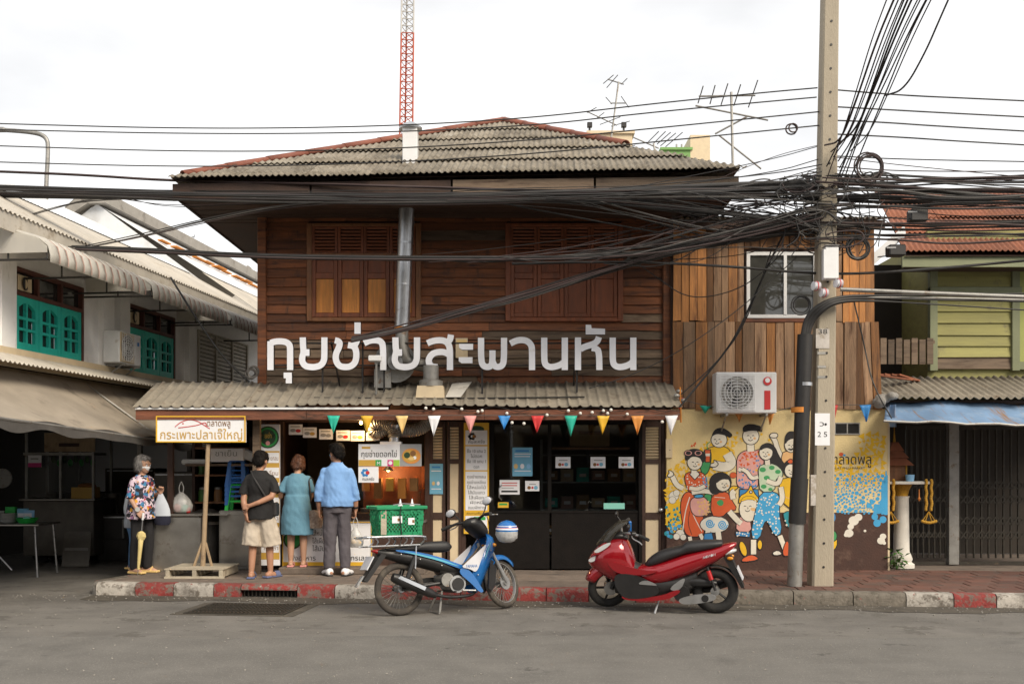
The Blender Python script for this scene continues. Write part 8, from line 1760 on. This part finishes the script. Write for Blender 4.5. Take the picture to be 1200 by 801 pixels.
o = thing('storage_tub', (TX1 - .85, TY - .12, zt_), 'white plastic tub with pink packets on the folding table', 'tub'); MB().loft([[Vector((a * w_, b * w_ * .7, z)) for a, b in ((-1, -1), (1, -1), (1, 1), (-1, 1))] for w_, z in ((.17, 0), (.2, .17))]).build('tub', 'pl_white', o, 0); MB().box((0, 0, .175), (.3, .2, .03), None, .01).build('packets', 'p_pink', o)
for k, (dx, c, lb) in enumerate(((.62, 'pl_green', 'upright green carton behind the plates'), (.45, 'p_cyan', 'light blue carton behind the plates'), (.36, 'p_skyblue', 'smaller blue carton beside the green basin'))):
    o = thing('carton', (TX1 - dx, TY + .15, zt_), lb, 'carton'); MB().box((0, 0, .1), (.14, .08, .24 - .05 * k), rot3(0, 0, .2 * k), .006).build('box', c, o); MB().box((0, -.045, .1), (.1, .004, .06), rot3(0, 0, .2 * k)).build('label_panel', 'p_white', o)
# food cart
CX0, CX1, CY = fx(27, 16.2), fx(110, 16.2), 16.2
CA = thing('food_cart', ((CX0 + CX1) / 2, CY, 0), 'dark steel food cart with glass frame under the tarpaulin', 'food cart')
zc = fz(584, CY)
MB().b2((CX0, CY, .12), (CX1, CY + .8, zc - .03), .01).build('cabinet', 'stall_metal', CA, world=True); MB().b2((CX0 - .04, CY - .06, zc - .03), (CX1 + .04, CY + .84, zc), .006).build('counter_top', 'steel', CA, world=True)
for x in (CX0 + .02, (CX0 + CX1) / 2, CX1 - .04):
    for y in (.02, .74): MB().b2((x, CY + y, zc), (x + .035, CY + y + .035, 2.06)).build('upright', 'galv_old', CA, world=True)
MB().b2((CX0, CY + .0, fz(533, CY)), (CX1, CY + .5, fz(530, CY))).build('shelf', 'galv_old', CA, world=True); MB().b2((fx(53, CY), CY - .03, fz(529, CY)), (fx(112, CY), CY - .01, fz(507, CY))).build('header_board', 'bamboo', CA, world=True); MB().b2((fx(70, CY), CY - .034, fz(523, CY)), (fx(94, CY), CY - .031, fz(519, CY))).build('header_print', 'wood_dark', CA, world=True)
MB().b2((CX0 + .05, CY + .03, zc + .02), (CX1 - .05, CY + .036, fz(534, CY))).build('glass_front', 'glass', CA, world=True)
for k in range(8): MB().sphere((CX0 + .35 + k * .09, CY + .3, fz(538, CY) - .05 * (k % 2)), (.04, .04, .06), 8, 6).build('hanging_packet', ('leaf', 'pl_green')[k % 2], CA, world=True)
for k in range(5): MB().lathe([(.02, 0), (.09, 0), (.12, .08), (.11, .08), (.02, .02)], 14, (CX0 + .3 + .24 * k, CY + .4, zc)).build('pan', 'steel', CA, 50, world=True)
for s in (.15, .65): MB().tube([(CX0 + .2, CY + s, .12), (CX0 + .2, CY + s + .04, .12)], .12, 14).build('wheel', 'rubber', CA, world=True); MB().tube([(CX1 - .2, CY + s, .12), (CX1 - .2, CY + s + .04, .12)], .12, 14).build('wheel', 'rubber', CA, world=True)
panel('price_card', 'small white and crimson price card on the cart frame', 'card', (33, 533, 48.5, 547), 16.1, 'p_white', [('rect', 33, 542, 48.5, 547, 'p_magenta'), ('rect', 36, 536.5, 45, 538, 'p_grey')], None, .006)
o = thing('orange_crate', (fx(99, 16.3), 16.35, zc), 'orange and yellow box of packets on the cart counter', 'box'); MB().box((0, 0, .09), (.36, .26, .18), None, .006).build('box', 'p_gold', o); MB().sphere((.02, 0, .2), (.15, .1, .05), 12, 8).build('packets', 'pl_orange', o)
o = thing('leaning_board', (fx(90, 15.7), 15.7, 0), 'dark grey board leaning at the end of the cart', 'board'); MB().box((0, 0, .27), (.42, .02, .54), rot3(R(-12)), .004).build('board', 'stall_metal', o); MB().box((0, -.012, .27), (.36, .012, .04), rot3(R(-12))).build('batten', 'galv_old', o)
o = thing('round_mirror', W(3, 560, 16.0), 'dim amber round lamp disc at the far left stall', 'disc'); MB().lathe([(.01, 0), (.14, 0), (.14, .02), (.01, .03)], 20, (0, 0, 0), rot3(R(90))).build('disc', 'wood_frame', o); MB().lathe([(.14, 0), (.155, .0), (.155, .03), (.14, .03)], 20, (0, 0, 0), rot3(R(90))).build('ring', 'galv_old', o)
# shaded goods deeper in the lane
rs = random.Random(12)
for k, (px, Y, w_, h, mm, lb, nm) in enumerate(((125, 17.5, .8, 1.1, 'stall_metal', 'dark steel cabinet behind the food cart', 'cabinet'), (160, 18.5, .9, 1.5, 'interior_wall', 'tall dark cupboard deep in the lane', 'cupboard'), (215, 16.4, .75, 1.45, 'stall_metal', 'dark upright fridge behind the steel chest', 'fridge'), (140, 16.9, .5, .75, 'tarp_dark', 'covered crate in the lane shade', 'crate'))):
    o = thing(nm, (fx(px, Y), Y, 0), lb, nm); MB().box((0, 0, h / 2), (w_, .6, h), None, .015).build('body', mm, o); MB().box((0, -.31, h * .72), (w_ * .92, .02, h * .5), None, .01).build('door', mm, o); MB().box((w_ * .38, -.34, h * .7), (.025, .03, .3)).build('handle', 'galv_old', o); MB().box((0, -.322, h * .99 - .03), (w_ * .9, .012, .02)).build('trim', 'galv', o)
# steel chest and box under the wooden awning
o = thing('steel_chest', (fx(206, 13.55), 13.75, SW - .12), 'dented stainless steel chest beside the floral-bloused person', 'chest')
x0, x1 = fx(177, 13.5) - o.location.x, fx(236, 13.5) - o.location.x; h = fz(604, 13.5) - o.location.z
MB().box(((x0 + x1) / 2, 0, h / 2), (x1 - x0, .6, h), None, .02).build('body', 'steel', o); MB().box(((x0 + x1) / 2, 0, h + .012), (x1 - x0 + .04, .64, .03), None, .008).build('lid', 'steel', o); MB().box((x1 + .15, .05, h + .01), (.35, .45, .02), None, .004).build('side_shelf', 'steel', o)
top = o.location.z + h + .03
carrier('plastic_bag', Vector((fx(211, 13.55), 13.6, top + .40)), 'knotted white plastic bag of colourful packets on the steel chest', .15, .27, [((-.05, 0, .06), .06, 'p_pink'), ((.05, 0, .05), .055, 'p_mint'), ((.0, .02, .13), .06, 'p_white'), ((.09, 0, .03), .04, 'p_red')])
o = thing('steel_cabinet', (fx(279, 13.7), 13.95, SW), 'grey steel cabinet holding the stacked stools', 'cabinet')
h2 = fz(598, 13.65) - SW; MB().box((0, 0, h2 / 2), (.52, .5, h2), None, .012).build('body', 'steel', o); MB().box((0, -.255, h2 * .5), (.46, .012, h2 * .86), None, .004).build('door', 'steel', o); MB().tube([(.17, -.28, h2 * .6), (.17, -.28, h2 * .75)], .008, 6).build('handle', 'chrome', o)
def stool(loc, mname, label, k=1.0):
    o = thing('plastic_stool', loc, label, 'stool', group='stacked plastic stools'); MB().box((0, 0, .34 * k), (.2 * k, .2 * k, .02), None, .008).build('seat', mname, o)
    for sx in (-1, 1):
        for sy in (-1, 1): MB().loft([[Vector((sx * c + a * .022, sy * c + b * .022, z)) * k for a, b in ((-1, -1), (1, -1), (1, 1), (-1, 1))] for c, z in ((.125, 0), (.085, .335))]).build('leg', mname, o, 0)
    m_ = MB(); [m_.box((s * .1 * k, 0, .12 * k), (.01, .2 * k, .025 * k)) for s in (-1, 1)]; [m_.box((0, s * .1 * k, .12 * k), (.2 * k, .01, .025 * k)) for s in (-1, 1)]; m_.build('skirt', mname, o)
base = Vector((fx(275, 13.7), 13.88, SW + h2)); stool(base, 'pl_green', 'green plastic stool at the bottom of the stool stack')
for k in range(5): stool(base + Vector((0, 0, .07 + .062 * k)), 'pl_blue', ('second', 'third', 'fourth', 'fifth', 'topmost')[k] + ' stool from the bottom of the stack, blue plastic')
o = thing('shelf_unit', (fx(262, 14.4), 14.5, SW), 'cluttered dark shelf unit behind the stacked stools', 'shelf')
for x in (-.4, .4): MB().box((x, 0, .9), (.04, .35, 1.8)).build('side', 'wood_dark', o)
for k in range(4): MB().box((0, 0, .5 + .38 * k), (.78, .35, .025)).build('shelf', 'wood_frame', o)
for k in range(9):
    c = thing('jar', (fx(262, 14.4) - .3 + .22 * (k % 4), 14.42, SW + .513 + .38 * (k // 4)), ('lower', 'middle', 'upper')[k // 4] + '-shelf jar, ' + ('leftmost', 'second', 'third', 'fourth')[k % 4] + ' in its row behind the stools', 'jar', group='jars on the shelf'); MB().lathe([(.01, 0), (.06, 0), (.06, .14), (.045, .17), (.01, .17)], 14).build('body', ('leaf', 'p_brown', 'p_grey', 'p_gold')[k % 4], c, 40); MB().lathe([(.01, .17), (.05, .17), (.05, .2), (.01, .2)], 12).build('lid', 'galv_old', c)
o = thing('white_box', (fx(268, 13.9), 13.95, fz(541, 13.9)), 'white handwritten box on top of the shelf behind the post', 'box'); MB().box((0, 0, .09), (.44, .3, .18), None, .006).build('box', 'p_white', o); m_ = MB(); text_on(m_, 'ชาเย็น', lambda a, b, d: Vector((a, -.152 - d, b)), -.16, .08, .1, width=.3); m_.build('lettering', 'p_grey', o, 0, fix=False); MB().box((-.45, .0, .0), (.35, .25, .07), None, .02).build('tray', 'pl_white', o); MB().box((.33, 0, .06), (.3, .2, .12), rot3(0, .4), .01).build('open_flap', 'pl_white', o)
MB().box((0, 0, -.04), (1.1, .35, .03)).build('shelf_board', 'wood_grey', o); MB().box((.4, .0, -.9), (.04, .04, 1.7)).build('shelf_post', 'wood_grey', o)
o = thing('covered_pot', (fx(241, 14.0), 14.05, SW), 'round pot under dark plastic film behind the bamboo post', 'pot'); MB().lathe([(.2, 0), (.24, .5), (.25, .62), (.22, .74), (.1, .8), (.01, .81)], 20).build('cover', 'bike_black', o, 60); MB().lathe([(.255, .6), (.262, .62), (.255, .64)], 20).build('band', 'galv_old', o)
# bamboo post on a pallet foot
o = thing('signpost_stand', (fx(237, 13.0), 13.02, SW), 'leaning bamboo-coloured post on a low slatted pallet foot', 'post')
MB().tube([Vector((0, 0, .1)), W(244, 520, 13.0) - o.location], [.032, .028], 12).build('post', 'bamboo', o)
for s in (-1, 1): MB().tube([(s * .12, 0, .1), (s * .02 + .015, 0, .42)], .018, 6).build('brace', 'bamboo', o)
for k in range(5): MB().box((0, -.3 + .15 * k, .115), (.74, .12, .018), None, .003).build('slat', 'pallet', o)
for x in (-.33, 0, .33): MB().box((x, 0, .06), (.05, .72, .09), None, .004).build('bearer', 'pallet', o)
MB().box((0, -.34, .015), (.74, .05, .025)).build('slat', 'pallet', o)
# shrine on a pillar at the right
sx, sy = fx(1058, 14.0), 14.05; o = thing('spirit_shrine', (sx, sy, SW), 'white pillar shrine hung with marigold garlands beside the grille gate', 'shrine')
MB().lathe([(.01, 0), (.17, 0), (.17, .05), (.13, .08), (.145, .12), (.125, .18), (.105, .22), (.095, .95), (.11, .98), (.01, .98)], 22).build('pillar', 'plaster_white', o, 40)
MB().lathe([(.01, .98), (.08, .98), (.10, 1.06), (.14, 1.14), (.01, 1.14)], 18).build('capital', 'marigold', o, 40); MB().box((.02, 0, 1.165), (.62, .5, .04), None, .006).build('platform', 'plaster_white', o)
MB().box((-.08, .05, 1.30), (.26, .24, .22), None, .004).build('model_house', 'wood_frame', o)
for k in range(3): MB().loft([[Vector((-.08 + a * w_, .05 + b * w_, z)) for a, b in ((-1, -1), (1, -1), (1, 1), (-1, 1))] for w_, z in ((.2 - .05 * k, 1.40 + .1 * k), (.1 - .03 * k, 1.52 + .1 * k))]).build('tiered_roof', 'terracotta', o, 0)
MB().lathe([(.02, 1.72), (.008, 1.85), (.001, 1.98)], 8, (-.08, .05, 0)).build('spire', 'marigold', o)
for s in (-1, 1):
    for k in range(3): MB().tube([(-.08 + s * .12, .05 - .12 + .12 * k, 1.19), (-.08 + s * .12, .05 - .12 + .12 * k, 1.41)], .012, 6).build('post', 'marigold', o)
MB().lathe([(.01, 0), (.05, 0), (.06, .09), (.05, .09), (.01, .02)], 14, (.05, -.17, 1.185)).build('incense_pot', 'p_skyblue', o, 50)
def garland(x, y, z0, L):
    m_ = MB(); n = int(L / .022)
    for s in (-1, 1):
        for i in range(n): m_.sphere((x + s * .035 + .006 * math.sin(i), y, z0 - i * .022), .022, 6, 4)
    for i in range(6): m_.tube([(x, y, z0 - L), (x + .08 * math.cos(i) , y + .03 * math.sin(i), z0 - L - .12)], .006, 4)
    for i in range(9): m_.sphere((x - .09 + .0225 * i, y - .01, z0 - L - .13 - .02 * math.sin(i * .39)), .022, 6, 4)
    g = m_.build('garland', 'marigold', o, 60); g['kind'] = 'stuff'
garland(-.24, -.26, 1.2, .42); garland(.27, -.26, 1.2, .42)
MB().lathe([(.004, 0), (.02, .03), (.008, .06), (.006, .16)], 8, (.14, -.26, .92)).build('tassel', 'pl_orange', o)
pl = thing('weed_plant', (fx(1050, 13.75), 13.72, SW), 'small leafy green plant at the foot of the shrine', 'plant'); rp2 = random.Random(3); lm = MB().add([(0, 0, 0), (.022, .035, .012), (0, .09, .0), (-.022, .035, .012)], [[0, 1, 2, 3]]).mesh('leaf', 'leaf')
for k in range(46):
    a = rp2.random() * 6.28; h = rp2.uniform(.03, .26); r_ = rp2.uniform(.0, .13) * (1.2 - h * 2); inst(lm, 'leaf', pl, (r_ * math.cos(a), r_ * math.sin(a), h), (rp2.uniform(-.7, .7), rp2.uniform(-.5, .5), a - 1.57), (rp2.uniform(.8, 1.4),) * 3)
for k in range(6): a = k * 1.05; MB().tube([(0, 0, 0), (.07 * math.cos(a), .07 * math.sin(a), .2)], .004, 4).build('stem', 'leaf', pl)
# pale conduit box on the mural wall
panel('switch_box', 'cream electrical box at the left edge of the mural', 'box', (780.5, 514, 788, 536), YX - .05, 'cream_panel', [('disc', 785, 527, .6, 'p_black')], None, .05)
# cluttered rags at the corner of the annex awning
o = thing('rag_bundle', W(1037, 474, 13.55), 'grey crumpled rag bundle stuffed under the annex corner', 'rags'); m_ = MB(); [m_.sphere((rs.uniform(-.1, .1), rs.uniform(-.05, .05), rs.uniform(-.02, .14)), (.08, .06, .06), 8, 6) for k in range(7)]; link(remesh(m_, .014, .015, 16), 'cloth', 'concrete', o)
o = thing('wall_clamp', W(797, 458, 13.1), 'rusty cable clamp at the awning corner', 'clamp'); [MB().sphere((rs.uniform(-.05, .05), rs.uniform(-.03, .03), -.12 * k * .5), (.04, .03, .03), 8, 6).build('knob', 'galv_old', o) for k in range(4)]; MB().tube([(0, 0, .05), (.01, 0, -.4)], .012, 6).build('rod', 'rust_orange', o)
# shophouses across the street, mirrored in the windows
for k in range(6):
    x = -21 + 7 * k; hh = 5.6 + .5 * ((k * 7) % 3); o = thing('opposite_shophouse', (x + 3.5, -9, 0), ('first', 'second', 'third', 'fourth', 'fifth', 'sixth')[k] + ' shophouse across the street, seen only as a reflection', 'building', group='shophouses across the street')
    MB().b2((x, -9, 0), (x + 6.96, -15, hh)).build('wall', ('cream_panel', 'concrete', 'interior_wall')[k % 3], o, world=True); MB().b2((x - .1, -8.5, hh), (x + 7.0, -15, hh + .25)).build('roof', 'terracotta', o, world=True)
    for j in range(3): MB().b2((x + .7 + 2.1 * j, -8.98, 3.3), (x + 2.1 + 2.1 * j, -8.94, 4.8)).build('window', 'glass_dark', o, world=True)
    MB().b2((x + .4, -8.98, 0), (x + 6.5, -8.95, 2.6)).build('shopfront', 'interior', o, world=True); MB().b2((x + .2, -8.98, 2.7), (x + 6.7, -7.8, 2.85)).build('canopy', 'tarp', o, world=True)
